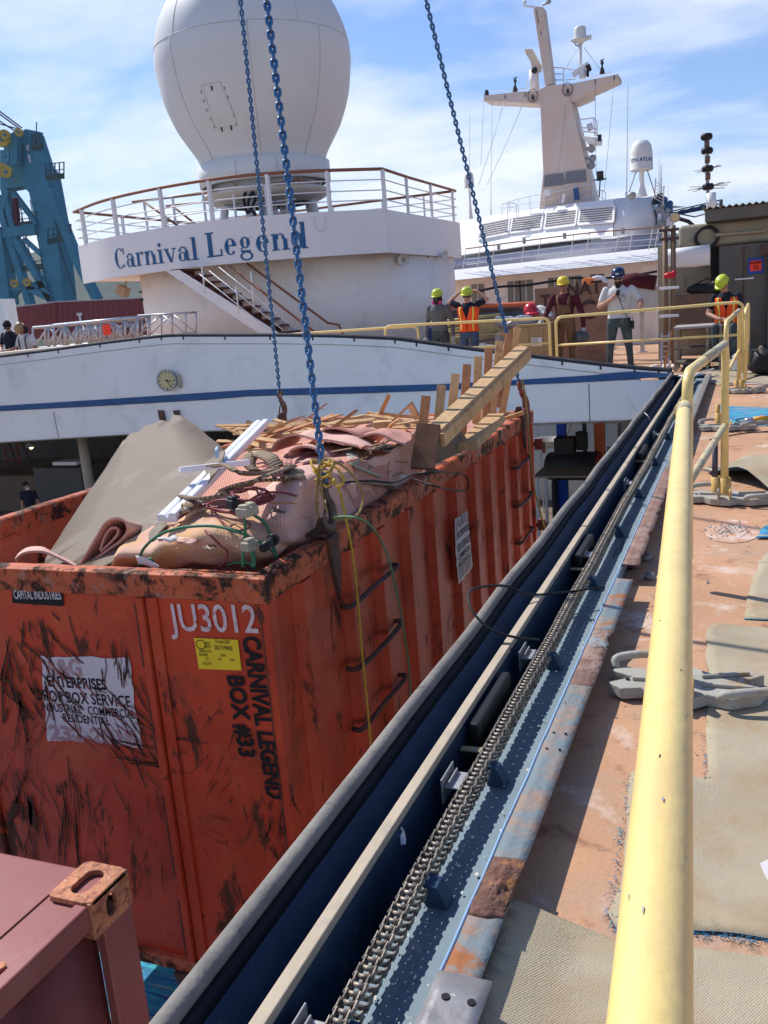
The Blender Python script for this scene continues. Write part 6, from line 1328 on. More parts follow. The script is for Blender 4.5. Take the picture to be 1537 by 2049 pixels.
c_ = at(1414, 475, 18.95); m3 = MB(); m3.tube([c_+V((.20*math.cos(k*math.pi/16), -.02, .19*math.sin(k*math.pi/16))) for k in range(32)], .035, 8, closed=True)
solo('hose_ring', m3, M['black'], 'black hose coiled in a ring on the khaki workshop wall', 'hose')
cable([at(1432, 470, 18.9), at(1480, 466, 18.9), at(1527, 462, 18.9), at(1530, 456, 18.9), at(1534, 458, 18.9)], .033, M['khaki'], 'khaki pipe along the workshop wall right of the hose ring', name='pipe')
sg = thing('warning_sign', at(1511, 531, 18.87), 'fluorescent red card taped with blue tape on the dark door', 'sign')
a, b = at(1497, 517, 18.87), at(1528, 546, 18.87)
m3 = MB(); m3.box2((a.x, 18.872, b.z), (b.x, 18.878, a.z)); part('blue_tape', m3, M['tape'], sg)
a2, b2 = at(1501, 522, 18.86), at(1524, 541, 18.86); m3 = MB(); m3.box2((a2.x, 18.864, b2.z), (b2.x, 18.869, a2.z)); part('card', m3, M['pinksign'], sg)
ci = (a2+b2)/2; text('lettering', 'DANGER', .055, planefn((ci.x, 18.861, ci.z+.055), (1, 0, 0), (0, 0, 1)), mat('dark_red_ink', (.25, .01, .01), .6), sg, .004); text('lettering', '22', .10, planefn((ci.x, 18.861, ci.z-.03), (1, 0, 0), (0, 0, 1)), MATS['dark_red_ink'], sg, .004)
# white sheet roll
ro = thing('sheet_roll', at(1375, 510, 18.3), 'roll of white plastic sheet hung with a loose end on the workshop', 'roll')
a, b = at(1330, 512, 18.3), at(1421, 502, 18.3); m3 = MB(); m3.tube([a, b], .115, 24); part('roll', m3, M['tarp'], ro)
G = [[a+(b-a)*(j/10)+V((0, -.10, -.02)) for j in range(11)], [at(1330+9.1*j, 522-j, 18.2)+V((0, 0, .03*noise.noise(V((j, 0, 0))))) for j in range(11)], [at(1331+9*j, 538-.7*j-(3 if j == 1 else 0), 18.25) for j in range(11)]]
m3 = MB(); m3.sheet(fine(G, 3, .012), .004); part('loose_end', m3, M['tarp'], ro)
# vertical pipe stand with clamps
ps = thing('pipe_stand', at(1339, 700, 17.6), 'tall rusty double pipe stand with clamps and a red padlock cover', 'pipe stand')
for dx in (-.07, .07):
    a = at(1339, 452, 17.6); m3 = MB(); m3.tube([(a.x+dx, 17.6, .02), (a.x+dx, 17.6, a.z)], .045, 10); part('pipe', m3, mat('brown_tan_pipe', (.20, .13, .085), .6, 0, .2, 3), ps)
for y_ in (460, 478, 576, 632):
    a = at(1339, y_, 17.5); m3 = MB(); m3.box(a, (.34, .05, .05)); part('clamp', m3, M['darkrust' if y_ < 500 else 'foam'], ps, bevel=.005)
m3 = MB(); p = at(1340, 551, 17.4); m3.ball(p, (.11, .08, .06), 10); m3.ball(p+V((.07, 0, .03)), (.05, .05, .05), 8); part('red_cover', m3, mat('red_cover', (.5, .02, .03), .4), ps)
lb_ = thing('hand_ladder', at(1337, 700, 16.9), 'small grey ladder piece leaning at the foot of the pipe stand', 'ladder')
a = at(1325, 665, 16.9); b = at(1334, 665, 16.9)
for x_ in (at(1324, 665, 16.9).x, at(1338, 664, 16.9).x):
    m3 = MB(); m3.beam((x_, 16.8, .02), (x_, 16.95, .62), .03, .03); part('side_rail', m3, M['alu'], lb_)
for k in range(5):
    m3 = MB(); m3.beam((at(1324, 665, 16.9).x, 16.93, .2+k*.09), (at(1338, 665, 16.9).x, 16.93, .2+k*.09), .02, .02); part('rung', m3, M['alu'], lb_)
random.seed(2); m3 = MB(); p = at(1340, 722, 16.6)
for k in range(9): m3.ball(V((p.x+random.uniform(-.3, .3), 16.6+random.uniform(-.2, .2), .05)), (random.uniform(.05, .1), .06, .04), 8)
tag(part('rag_pile', m3, M['label']), 'small pile of pale rags at the foot of the pipe stand', 'rags', kind='stuff')
# brown steel box and black duffel bag
boxat('steel_box', 1350, 1428, 588, 18.6, .6, .55, M['brownsteel'], 'rusty brown steel box beside the pipe stand', 'steel box', bevel=.03, extra=lambda m3, a, b, z1: (m3.box2((a.x+.05, a.y, 0), (a.x+.12, a.y+.1, .55)), m3.box2((b.x-.12, a.y, 0), (b.x-.05, a.y+.1, .55))))
p = at(1413, 578, 18.8); m3 = MB(); m3.ball(p, (.36, .2, .13), 16); m3.ball(p+V((.2, 0, .1)), (.13, .15, .1), 12)
for v in m3.v: v += noise.noise_vector(v*6)*.05
m3.tube([p+V((-.2, -.1, .08)), p+V((0, -.12, .2)), p+V((.2, -.1, .12))], .018, 6); solo('duffel_bag', m3, M['black'], 'black duffel bag on top of the rusty brown steel box', 'bag')
# bench / steps unit
be = thing('platform_steps', at(1390, 700, 16.4), 'low grey topped platform with open shelves that the seated worker sits on', 'platform')
a, b = at(1348, 655, 16.2), at(1446, 649, 16.2); zt_ = (a.z+b.z)/2
m3 = MB(); m3.box2((a.x, 16.15, zt_-.04), (b.x, 16.95, zt_)); part('top_board', m3, mat('pale_grey_board', (.34, .33, .31), .7), be, bevel=.008)
for x_ in (a.x+.03, (a.x+b.x)/2+.15, b.x-.03):
    for y_ in (16.2, 16.9):
        m3 = MB(); m3.box((x_, y_, (zt_-.04)/2), (.05, .05, zt_-.04)); part('leg', m3, M['khaki'], be)
for z_ in (.12, .36):
    m3 = MB(); m3.box2((a.x, 16.17, z_), (b.x, 16.9, z_+.025)); part('shelf', m3, M['khakidark'], be)
m3 = MB(); m3.beam((a.x-.16, 16.1, .0), (a.x-.02, 16.2, zt_-.05), .10, .03, (1, 0, 0)); part('side_brace', m3, M['wood3'], be)
m3 = MB(); m3.box2((a.x+.03, 16.35, .385), (a.x+.24, 16.6, .55)); solo('carton', m3, mat('tan_carton', (.40, .27, .18), .7), 'small tan carton on the platform shelf', 'carton')
# ================================================================ NAME BOARD DECKHOUSE
dh = thing('deckhouse', (-14.2, 27, 0), 'white round fronted deckhouse with blue lettering, curved balcony rail and outside stairs', 'deckhouse')
W = M['white']
front = spline([V((-20.45, 24.95, 0)), V((-18.3, 23.65, 0)), V((-16.2, 22.92, 0)), V((-14.2, 22.66, 0)), V((-12.7, 22.85, 0)), V((-11.15, 23.68, 0)), V((-9.62, 25.0, 0))], 10)
zb0, zt0 = 2.93, 4.12
plan = front+[V((-9.64, 32.4, 0)), V((-20.6, 32.4, 0))]
m3 = MB(); k = len(front); m3.sheet([[V((p.x, p.y, zb0)) for p in front]+[V((-9.64, 32.4, zb0-.02))], [V((p.x, p.y, zt0)) for p in front]+[V((-9.64, 32.4, zt0))]], .10)
for i in range(len(m3.sm)): m3.sm[i] = False
nb = part('name_board', m3, W, dh)
inner = [V((p.x*1.0, p.y+.12, 0)) for p in front]; inner = [p+V((.0, 0, 0)) for p in inner]
m3 = MB(); m3.prism([V((p.x, p.y, zb0+.06)) for p in inner]+[V((-9.76, 32.3, zb0+.06)), V((-20.4, 32.3, zb0+.06))], (0, 0, .10)); part('balcony_soffit', m3, M['wallwhite'], dh)
m3 = MB(); m3.prism([V((p.x, p.y, 4.0)) for p in inner]+[V((-9.76, 32.3, 4.0)), V((-20.4, 32.3, 4.0))], (0, 0, .04)); part('balcony_floor', m3, M['lavender'], dh)
wl = spline([V((-19.2, 30, 0)), V((-18.95, 27, 0)), V((-18.25, 25.2, 0)), V((-16.9, 24.25, 0)), V((-14.8, 23.95, 0)), V((-12.6, 24.3, 0)), V((-10.9, 25.4, 0)), V((-10.0, 27.0, 0)), V((-9.85, 28.4, 0))], 8)+[V((-9.85, 31.8, 0))]
m3 = MB(); G = [[V((p.x, p.y, z)) for p in wl] for z in (zb0+.06, 0.0)]; m3.sheet(G, .1); part('wall', m3, M['wallwhite'], dh)
# rails
def offpath(path, z): return [V((p.x, p.y, z)) for p in path]
full = [V((p.x, p.y+.05, 0)) for p in front]+[V((-9.70, 27.5, 0)), V((-9.70, 32.3, 0))]
left = [V((-20.42, 25.0, 0)), V((-20.45, 28, 0)), V((-20.5, 32.3, 0))]
m3 = MB(); m3.tube(offpath(full, 5.2), .045, 8); m3b = m3; part('teak_handrail', m3, M['teak'], dh)
m3 = MB(); m3.tube(offpath(left, 5.2), .045, 8); part('teak_handrail', m3, M['teak'], dh)
m3 = MB(); m3.tube([V((-20.4, 32.3, 5.2)), V((-9.7, 32.3, 5.2))], .045, 8); part('teak_handrail', m3, M['teak'], dh)
for z in (4.38, 4.64, 4.92):
    m3 = MB(); m3.tube(offpath(full, z), .018, 6); part('rail_wire', m3, W, dh)
    m3 = MB(); m3.tube(offpath(left, z), .018, 6); part('rail_wire', m3, W, dh)
    m3 = MB(); m3.tube([V((-20.4, 32.3, z)), V((-9.7, 32.3, z))], .018, 6); part('rail_wire', m3, W, dh)
def postat(x, y, z0=4.1, z1=5.18, w=.05): m3 = MB(); m3.box((x, y, (z0+z1)/2), (w, w*1.4, z1-z0)); part('rail_post', m3, W, dh)
for px in (166, 232, 328, 426, 540, 655, 768): 
    # nearest point of the front path in that picture column
    best = min(full[:len(front)], key=lambda p: abs((lambda c: CX-c.x/c.z*F)(ROT.transposed() @ (V((p.x, p.y, 4.6))-EYE))-px)); postat(best.x, best.y, w=.085)
for y in (27.2, 29.5, 31.9): postat(-9.70, y, w=.07)
for y in (27.5, 30.2): postat(-20.45, y, w=.07)
for x in (-18.5, -16.5, -14.5, -12.5, -10.9): postat(x, 32.3, w=.05)
# inner teak rails round the stair opening
def pipe(name, pts, r, m_, n=6, parent=dh, sp=1): m3 = MB(); m3.tube(spline(pts, sp) if sp > 1 else pts, r, n); return part(name, m3, m_, parent)
pipe('teak_handrail', [at(265, 404, 24.6), at(400, 388, 24.8), at(590, 362, 25)], .04, M['teak'])
pipe('teak_handrail', [at(332, 412, 25.6), at(430, 402, 25.8), at(610, 378, 26)], .035, M['teak'])
pipe('teak_handrail', [at(290, 405, 24.6), at(362, 456, 24.6)], .035, M['teak']); pipe('teak_handrail', [at(342, 410, 25.6), at(396, 452, 25.6)], .035, M['teak'])
pipe('teak_handrail', [at(590, 360, 25), at(630, 366, 26.5)], .035, M['teak'])
for px in (288, 345, 406, 466, 530): 
    a = at(px, 404-(px-265)*.13, 24.7); postat(a.x, a.y, 4.1, a.z, .05)
for z in (4.4, 4.7): pipe('rail_wire', [V((at(270, 420, 24.6).x, 24.6, z)), V((at(590, 380, 25).x, 25, z))], .016, W)
# lettering: hand shaped serif letters laid on the curved board
arc = [0]
for a, b in zip(front, front[1:]): arc.append(arc[-1]+(b-a).length)
def onboard(s, z, d=0):
    for i in range(len(arc)-1):
        if arc[i] <= s <= arc[i+1] or i == len(arc)-2:
            t = (s-arc[i])/(arc[i+1]-arc[i]); p = front[i]+(front[i+1]-front[i])*t; tg = (front[i+1]-front[i]).normalized(); n_ = V((tg.y, -tg.x, 0)); return V((p.x, p.y, z))+n_*(.012+d)
GL = {
 'C': (.70, [('A', .37, .35, .31, .36, 48, 312, .135, .035), ('V', .625, .47, .70, .035), ('V', .625, .03, .16, .02)]),
 'a': (.54, [('A', .21, .15, .165, .155, 0, 360, .085, .03), ('V', .385, .04, .36, .10), ('A', .25, .33, .155, .155, 15, 165, .05, .05), ('B', .11, .355, .045), ('H', .36, .52, 0, .045)]),
 'r': (.44, [('V', .14, 0, .47, .11), ('H', .02, .29, 0, .038), ('H', .02, .14, .43, .038), ('A', .30, .33, .14, .145, 65, 175, .05, .03), ('B', .37, .42, .055)]),
 'n': (.62, [('V', .14, 0, .47, .11), ('H', .02, .27, 0, .038), ('H', .02, .14, .43, .038), ('A', .31, .31, .155, .17, 0, 175, .08, .035), ('V', .465, 0, .32, .11), ('H', .35, .60, 0, .038)]),
 'i': (.31, [('V', .15, 0, .47, .11), ('H', .02, .29, 0, .038), ('H', .02, .15, .43, .038), ('B', .145, .62, .068)]),
 'v': (.54, [('D', .10, .455, .28, 0, .12), ('D', .44, .455, .29, .0, .04), ('H', .0, .22, .43, .038), ('H', .35, .53, .43, .038)]),
 'l': (.30, [('V', .15, 0, .75, .11), ('H', .02, .29, 0, .038), ('H', .02, .15, .71, .038)]),
 'L': (.64, [('V', .17, 0, .70, .135), ('H', .02, .55, 0, .045), ('H', .02, .33, .66, .042), ('V', .565, .0, .20, .045)]),
 'e': (.52, [('A', .255, .235, .205, .24, 15, 318, .125, .035), ('H', .10, .45, .245, .035), ('A', .255, .235, .205, .24, 0, 60, .10, .06)]),
 'g': (.54, [('A', .235, .31, .165, .165, 0, 360, .10, .035), ('A', .25, -.07, .215, .135, 0, 360, .06, .045), ('D', .11, .18, .10, .05, .05), ('D', .36, .44, .50, .46, .05), ('H', .12, .40, .03, .06)]),
 'd': (.60, [('A', .235, .235, .195, .24, 0, 360, .115, .035), ('V', .43, .0, .75, .11), ('H', .32, .45, .71, .038), ('H', .40, .57, 0, .038)]),
}
def glyph(mb_, prims, x0, fn):
    for li, pr in enumerate(prims):
        k_ = pr[0]; dd = li*.0015
        if k_ == 'V': _, x, y0, y1, w = pr; w *= 1.22 if w > .08 else 1.3; q = [(x-w/2, y0), (x+w/2, y0), (x+w/2, y1), (x-w/2, y1)]; mb_.add([fn(x0+a, b, dd) for a, b in q], [(0, 1, 2, 3)])
        elif k_ == 'H': _, xa, xb, y, h = pr; q = [(xa, y), (xb, y), (xb, y+h), (xa, y+h)]; mb_.add([fn(x0+a, b, dd) for a, b in q], [(0, 1, 2, 3)])
        elif k_ == 'D': _, xa, ya, xb, yb, w = pr; q = [(xa-w/2, ya), (xa+w/2, ya), (xb+w/2, yb), (xb-w/2, yb)]; mb_.add([fn(x0+a, b, dd) for a, b in q], [(0, 1, 2, 3)])
        elif k_ == 'B': _, x, y, r = pr; mb_.add([fn(x0+x+r*math.cos(t*math.pi/6), y+r*math.sin(t*math.pi/6), dd) for t in range(12)], [list(range(12))])
        elif k_ == 'A':
            _, cx_, cy_, rx_, ry_, a0, a1, tk, tn = pr; tk *= 1.25; tn *= 1.3; n = 26; vs = []
            for i in range(n+1):
                a = R_(a0+(a1-a0)*i/n); w = tn+(tk-tn)*abs(math.cos(a))**1.4; ca, sa = math.cos(a), math.sin(a)
                vs += [fn(x0+cx_+(rx_-w)*ca, cy_+(ry_-w*.7)*sa, dd), fn(x0+cx_+rx_*ca, cy_+ry_*sa, dd)]
            mb_.add(vs, [(2*i, 2*i+1, 2*i+3, 2*i+2) for i in range(n)])
def word(s_, px0, px1, zbase0, zbase1, hgt):
    # picture columns give the ends of the word on the board
    def s_at(px):
        return min([arc[-1]*k/900 for k in range(901)], key=lambda s: abs((lambda c: CX-c.x/c.z*F)(ROT.transposed() @ (onboard(s, 3.5)-EYE))-px))
    sa, sb = s_at(px0), s_at(px1); tot = sum(GL[c][0] for c in s_); u = (sb-sa)/tot; x = 0
    for c in s_:
        m4 = MB(); fn = lambda a, b, d: onboard(sa+a*u, zbase0+(zbase1-zbase0)*(a*u/(sb-sa))+b*hgt/.70, d); glyph(m4, GL[c][1], x, fn); part('letter', m4, M['letter'], nb, label='blue serif letter %s painted on the white board' % c); x += GL[c][0]
word('Carnival', 228, 396, 3.17, 3.13, .58); word('Legend', 411, 617, 3.15, 3.18, .66)
# white U shaped pipes on the board
p = at(640, 460, 23.9); p = onboard(min([arc[-1]*k/300 for k in range(301)], key=lambda s: abs((lambda c: CX-c.x/c.z*F)(ROT.transposed() @ (onboard(s, 3.8)-EYE))-640)), 3.8, .04)
tg_ = V((.77, .64, 0))
pipe('conduit', [p-tg_*.14+V((0, 0, .18)), p-tg_*.14+V((0, 0, -.12)), p-tg_*.06+V((0, 0, -.19)), p+tg_*.1+V((0, 0, -.19)), p+tg_*.16+V((0, 0, -.1)), p+tg_*.16+V((0, 0, .18))], .014, M['domewhite'], 6)
# stairs
st = dh
Ys = 21.9
q = [at(332, 543, Ys), at(357, 540, Ys), at(546, 659, Ys), at(600, 694, Ys), at(582, 708, Ys), at(530, 675, Ys)]
m3 = MB(); m3.prism(q, (0, .05, 0)); part('stair_stringer', m3, M['white'], st)
Yf2 = 23.3
m3 = MB(); m3.prism([p+V((0, 1.2, 0)) for p in q], (0, .05, 0)); part('stair_stringer', m3, M['white'], st)
for k in range(13):
    t = k/12; a = q[1]+(q[3]-q[1])*t+V((-.11, .05, .03)); m3 = MB(); m3.box2((a.x-.16, Ys+.05, a.z-.04), (a.x+.16, Ys+1.2, a.z)); part('stair_tread', m3, M['tread'], st)
    m3 = MB(); m3.box2((a.x-.16, Ys+.06, a.z-.20), (a.x-.145, Ys+1.19, a.z-.042)); part('stair_riser', m3, M['tread'], st)
pipe('stair_handrail', [at(457, 531, Ys), at(605, 646, Ys), at(640, 672, Ys)], .035, M['teak'], 8)
pipe('stair_handrail', [at(494, 527, Ys+1.2), at(656, 646, Ys+1.2), at(678, 650, Ys+1.2), at(688, 672, Ys+1.2)], .035, M['teak'], 8)
for d_ in (12, 24, 36): pipe('stair_rail_wire', [at(457-d_*1.6, 531+d_*.6-4, Ys), at(605-d_*1.6, 646+d_*.6, Ys)], .014, W)
for d_ in (12, 24, 36): pipe('stair_rail_wire', [at(494-d_*1.4, 527+d_*.6-4, Ys+1.2), at(656-d_*1.2, 646+d_*.6, Ys+1.2)], .014, W)
for (x, y, h_) in ((410, 586, 52), (478, 628, 56), (508, 612, 70)): pipe('stair_rail_post', [at(x, y, Ys), at(x-6, y-h_, Ys)], .022, W)
# louvres on the wall, loudspeakers, fittings
def wallpt(px, py):
    d = ray(px, py); best = None
    for a, b in zip(wl, wl[1:]):
        ex, ey = b.x-a.x, b.y-a.y; den = d.x*ey-d.y*ex
        if abs(den) < 1e-9: continue
        t = (a.x*ey-a.y*ex)/den; 
        if abs(ex) > abs(ey): u = (d.x*t-a.x)/ex
        else: u = (d.y*t-a.y)/ey
        if -.01 <= u <= 1.01 and t > 0 and (best is None or t < best[0]): n_ = V((ey, -ex, 0)).normalized(); n_ = n_ if n_.dot(V((d.x, d.y, 0))) < 0 else -n_; best = (t, n_)
    return (EYE+d*best[0], best[1]) if best else (at(px, py, 25), V((0, -1, 0)))
def louver(px0, py0, px1, py1, n):
    a, na = wallpt(px0, py0); b, nb_ = wallpt(px1, py1); tg = (V((b.x, b.y, 0))-V((a.x, a.y, 0))); w = tg.length; tg.normalize(); h_ = a.z-b.z; c_ = (a+b)/2+na*.02
    m4 = MB(); m4.beam(c_-tg*w/2, c_+tg*w/2, .02, h_, (0, 0, 1)); lo = part('wall_vent', m4, M['vent'], dh)
    for k in range(n):
        z = c_.z-h_/2+(k+.5)*h_/n; m4 = MB(); m4.beam(V((c_.x, c_.y, z))-tg*w/2+na*.03, V((c_.x, c_.y, z))+tg*w/2+na*.03, .05, h_/n*.45, (0, 0, 1)); part('vent_slat', m4, W, lo)
louver(655, 514, 683, 537, 4); louver(314, 547, 345, 560, 3)
def horn(px, py, s, ang, name='loudspeaker', lab=''):
    p, n_ = wallpt(px, py); p = p+n_*.25; ax = V((math.sin(ang), -math.cos(ang), -.15)).normalized()
    h_ = thing(name, p, lab, 'loudspeaker', 'horn loudspeakers on the deckhouse'); m4 = MB(); m4.lathe([(.03, -.22), (.05, -.18), (.06, -.05), (.10, .06), (.17, .16), (.18, .17), (.16, .15), (.05, .0)], p, 20, ax); part('horn', m4, M['domewhite'], h_)
    m4 = MB(); m4.tube([p-n_*.28, p-n_*.05-ax*.1], .025, 6); part('bracket', m4, M['grey'], h_)
horn(795, 520, 1, .3, lab='horn loudspeaker under the right corner of the balcony'); horn(868, 512, 1, 1.4, lab='horn loudspeaker nearest the door of the deckhouse')
p, n_ = wallpt(850, 512); m4 = MB(); m4.box(p+n_*.08, (.12, .12, .12)); solo('alarm_lamp', m4, mat('dull_red_lamp', (.28, .05, .05), .4), 'small dull red alarm lamp between the two loudspeakers', 'lamp', bevel=.02)
p, n_ = wallpt(288, 590); m4 = MB(); m4.box(p+n_*.05+V((0, 0, .1)), (.25, .06, .05)); m4.box(p+n_*.06+V((.05, 0, -.05)), (.05, .06, .3)); m4.ball(p+n_*.06+V((-.05, 0, -.15)), .06, 8); solo('wall_fitting', m4, M['grime'], 'black cable fitting at the left end of the deckhouse wall', 'fitting')
p, n_ = wallpt(868, 585); m4 = MB(); m4.beam(p+n_*.02+V((0, 0, 1.0)), p+n_*.02+V((0, 0, -1.2)), .03, .03, (1, 0, 0)); part('door_gap', m4, M['grime'], dh)
p, n_ = wallpt(875, 572); m4 = MB(); m4.box(p+n_*.04, (.08, .05, .08)); part('door_switch', m4, M['grime'], dh)
p = at(250, 575, 24.8); m4 = MB(); m4.box(p+V((-.1, 0, -.1)), (.35, .3, .3), Matrix.Rotation(.5, 3, 'Y')); m4.tube([p+V((.1, 0, .2)), p], .03, 6); solo('floodlight', m4, mat('tan_floodlight', (.40, .31, .22), .5), 'tan floodlight under the left end of the balcony', 'floodlight', bevel=.02)
# ================================================================ RADOME
rc = at(508, 132, 26.6); Rr = 195*depth(rc)/F
rd = thing('radome', V((rc.x, rc.y, 4.05)), 'huge white satellite radome ball on the deckhouse roof', 'radome')
prof = []
zn = -2.72; rn = 2.06
for k in range(40):
    t = k/39; a = R_(-52+142*t)
    prof.append((Rr*math.cos(a), Rr*math.sin(a)))
zz = prof[0][1]; rr_ = prof[0][0]
zn = -2.88; rn = 2.03
prof = [(r, z) for r, z in spline([V((2.03, -2.88, 0)), V((2.17, -2.56, 0)), V((2.46, -2.12, 0)), V((2.72, -1.68, 0)), V((3.0, -.92, 0)), V((3.15, 0, 0))], 6) for z in ()] if 0 else [(p.x*Rr/3.15, p.y) for p in spline([V((2.03, -2.88, 0)), V((2.17, -2.56, 0)), V((2.46, -2.12, 0)), V((2.72, -1.68, 0)), V((3.0, -.92, 0)), V((3.15, 0, 0))], 6)]+[(Rr*math.cos(a), Rr*math.sin(a)) for a in [R_(4*k) for k in range(1, 23)]]
prof = [(rn-.04, zn-.001)]+prof
sc_ = 1
m3 = MB(); m3.lathe(prof, rc, 72); part('dome_shell', m3, M['domewhite'], rd)
def rad_at(z):
    for (r0, z0), (r1, z1) in zip(prof[1:], prof[2:]):
        if z0 <= z <= z1: return r0+(r1-r0)*(z-z0)/(z1-z0)
    return Rr
seamm = mat('grey_panel_seam', (.55, .55, .55), .6)
aC = math.atan2(EYE.y-rc.y, EYE.x-rc.x)
def dome_pt(px, py, eps=.01):
    d = ray(px, py).normalized(); t = (rc-EYE).length-Rr*1.05
    for _ in range(400):
        p = EYE+d*t; q = p-rc; r = math.hypot(q.x, q.y)
        if q.z >= zn and r < rad_at(min(q.z, Rr*.98))+eps: break
        t += .02
    return p
def domeseam(name, z0, z1, a, r=.012):
    pts = [rc+V((math.cos(a)*(rad_at(z)+.002), math.sin(a)*(rad_at(z)+.002), z)) for z in [z0+(z1-z0)*k/16 for k in range(17)]]; m4 = MB(); m4.tube(pts, r, 5); part(name, m4, seamm, rd)
for px in (352, 505, 640):
    p = dome_pt(px, 150)-rc; a = math.atan2(p.y, p.x); domeseam('panel_seam', zn, .45, a)
for px in (345, 480, 600, 690): p = dome_pt(px, 60)-rc; domeseam('panel_seam', .45, 2.7, math.atan2(p.y, p.x), .009)
m4 = MB(); m4.tube([rc+V((math.cos(t)*(rad_at(.45)+.002), math.sin(t)*(rad_at(.45)+.002), .45)) for t in [k*math.pi/48 for k in range(96)]], .012, 5, closed=True); part('panel_seam', m4, seamm, rd)
# hatch outline with latches
hp = [(404, 170), (440, 163), (474, 240), (472, 250), (440, 258), (430, 254)]
hp = [V((a[0]+(b[0]-a[0])*k/6, a[1]+(b[1]-a[1])*k/6, 0)) for a, b in zip(hp, hp[1:]+hp[:1]) for k in range(6)]
m4 = MB(); m4.tube([dome_pt(v.x, v.y) for v in hp], .010, 5, closed=True); ha = part('hatch', m4, seamm, rd)
for (x, y) in ((402, 180), (407, 198), (413, 217), (421, 235), (428, 250), (449, 173), (455, 191), (461, 209), (467, 227), (473, 244)):
    m4 = MB(); a = dome_pt(x, y); b = dome_pt(x+2, y+7); m4.tube([a, b], .011, 5); part('latch', m4, M['grime'], ha)
for (x, y) in ((423, 172), (443, 254), (462, 251)):
    m4 = MB(); a = dome_pt(x, y); b = dome_pt(x+2, y+9); m4.tube([a, b], .026, 6); part('hinge', m4, M['grime'], ha)
m3 = MB(); m3.lathe([(rn-.05, zn-.62), (rn+.02, zn-.60), (rn+.03, zn-.02), (rn-.02, zn)], rc, 64); part('collar_ring', m3, M['domewhite'], rd)
for px in (470, 560): 
    p = at(px, 305, rc.y-2)-rc; a = math.atan2(p.y, p.x); m4 = MB(); m4.tube([rc+V((math.cos(a)*(rn+.032), math.sin(a)*(rn+.032), zn-.58)), rc+V((math.cos(a)*(rn+.03), math.sin(a)*(rn+.03), zn-.03))], .01, 4); part('panel_seam', m4, seamm, rd)
cream = mat('cream_pedestal_paint', (.66, .56, .44), .5, 0, .08, 2)
zp = 4.05-rc.z
m3 = MB(); m3.lathe([(1.5, zn-.62), (1.5, zn-.80), (2.0, zn-.84), (2.05, zn-.95), (1.7, zn-1.12), (1.35, zn-1.2)], rc, 48); part('pedestal_flange', m3, cream, rd)
for k in range(10):
    a = k*math.pi/5+.2; m4 = MB(); m4.tube([rc+V((math.cos(a)*1.75, math.sin(a)*1.75, zn-.62)), rc+V((math.cos(a)*1.75, math.sin(a)*1.75, zn-.84))], .05, 6); part('stud', m4, cream, rd)
for k in range(8):
    a = k*math.pi/4+.15; c1 = rc+V((math.cos(a)*1.45, math.sin(a)*1.45, zn-1.1)); c0 = rc+V((math.cos(a)*1.6, math.sin(a)*1.6, zp)); m4 = MB(); m4.tube([c0, c1], .13, 8); part('leg', m4, M['domewhite'], rd)
m3 = MB(); m3.lathe([(1.62, zn-.6), (1.62, zn-.78), (1.9, zn-.80), (1.92, zn-.92), (1.6, zn-1.0), (.4, zn-1.02)], rc, 48); part('pedestal_drum', m3, M['domewhite'], rd)
m3 = MB(); m3.tube([rc+V((0, 0, zp)), rc+V((0, 0, zn-.9))], .30, 28); part('centre_column', m3, M['domewhite'], rd)
cable([at(492, 385, 24.6), at(488, 400, 24.6), at(496, 425, 24.6), at(510, 400, 24.6), at(505, 385, 24.6), at(497, 410, 24.6), at(512, 430, 24.6)], .05, M['black'], 'dark cable coil hung under the radome platform')
# ================================================================ FAR SUPERSTRUCTURE
su = thing('superstructure', (-9, 55, 0), 'white ship superstructure with louvred wheelhouse top and long overhanging deck', 'superstructure')
a = at(860, 543, 50); b = at(1330, 494, 50); zt1 = 3.25; zb1 = 2.6; xl, xr_ = -19, -3.9
m3 = MB(); m3.box2((xl, 52.2, 0), (xr_, 52.5, 3.1)); part('lower_wall', m3, M['wallwhite'], su)
fl = [at(845, 547, 50.9), at(1330, 494, 50.9)]; fb = [at(845, 567, 50), at(1330, 519, 50)]
m3 = MB(); m3.add([fb[0], fb[1], fl[1], fl[0], fb[0]+V((0, 3, 0)), fb[1]+V((0, 3, 0)), fl[1]+V((0, 3, 0)), fl[0]+V((0, 3, 0))], [(0, 1, 2, 3), (4, 7, 6, 5), (3, 2, 6, 7), (0, 4, 5, 1), (1, 5, 6, 2), (0, 3, 7, 4)]); part('overhanging_deck', m3, W, su)
zd = (fl[0].z+fl[1].z)/2
m3 = MB(); m3.box2((-20, 53.7, zd-.1), (-2.5, 60, zd-.02)); part('upper_deck', m3, M['lavender'], su)
m3 = MB(); m3.box2((-24, 57.6, zd-.05), (-9, 57.8, zd+1.6)); m3.box2((-24, 52.6, zd-.6), (-19.5, 57.8, zd+.2)); part('rear_bulkhead', m3, M['wallwhite'], su)
# dim windows in the lower wall
for px in (955, 1028, 1052, 1110, 1150, 1195):
    c_ = at(px, 560, 52.15); m4 = MB(); m4.box2((c_.x-.38, 52.15, .7), (c_.x+.38, 52.19, 2.2)); wi = part('window', m4, mat('dim_window', (.22, .22, .21), .4, 0, .15, 2), su)
    m4 = MB(); m4.box2((c_.x-.02, 52.12, .7), (c_.x+.02, 52.148, 2.2)); part('mullion', m4, M['wallwhite'], wi)
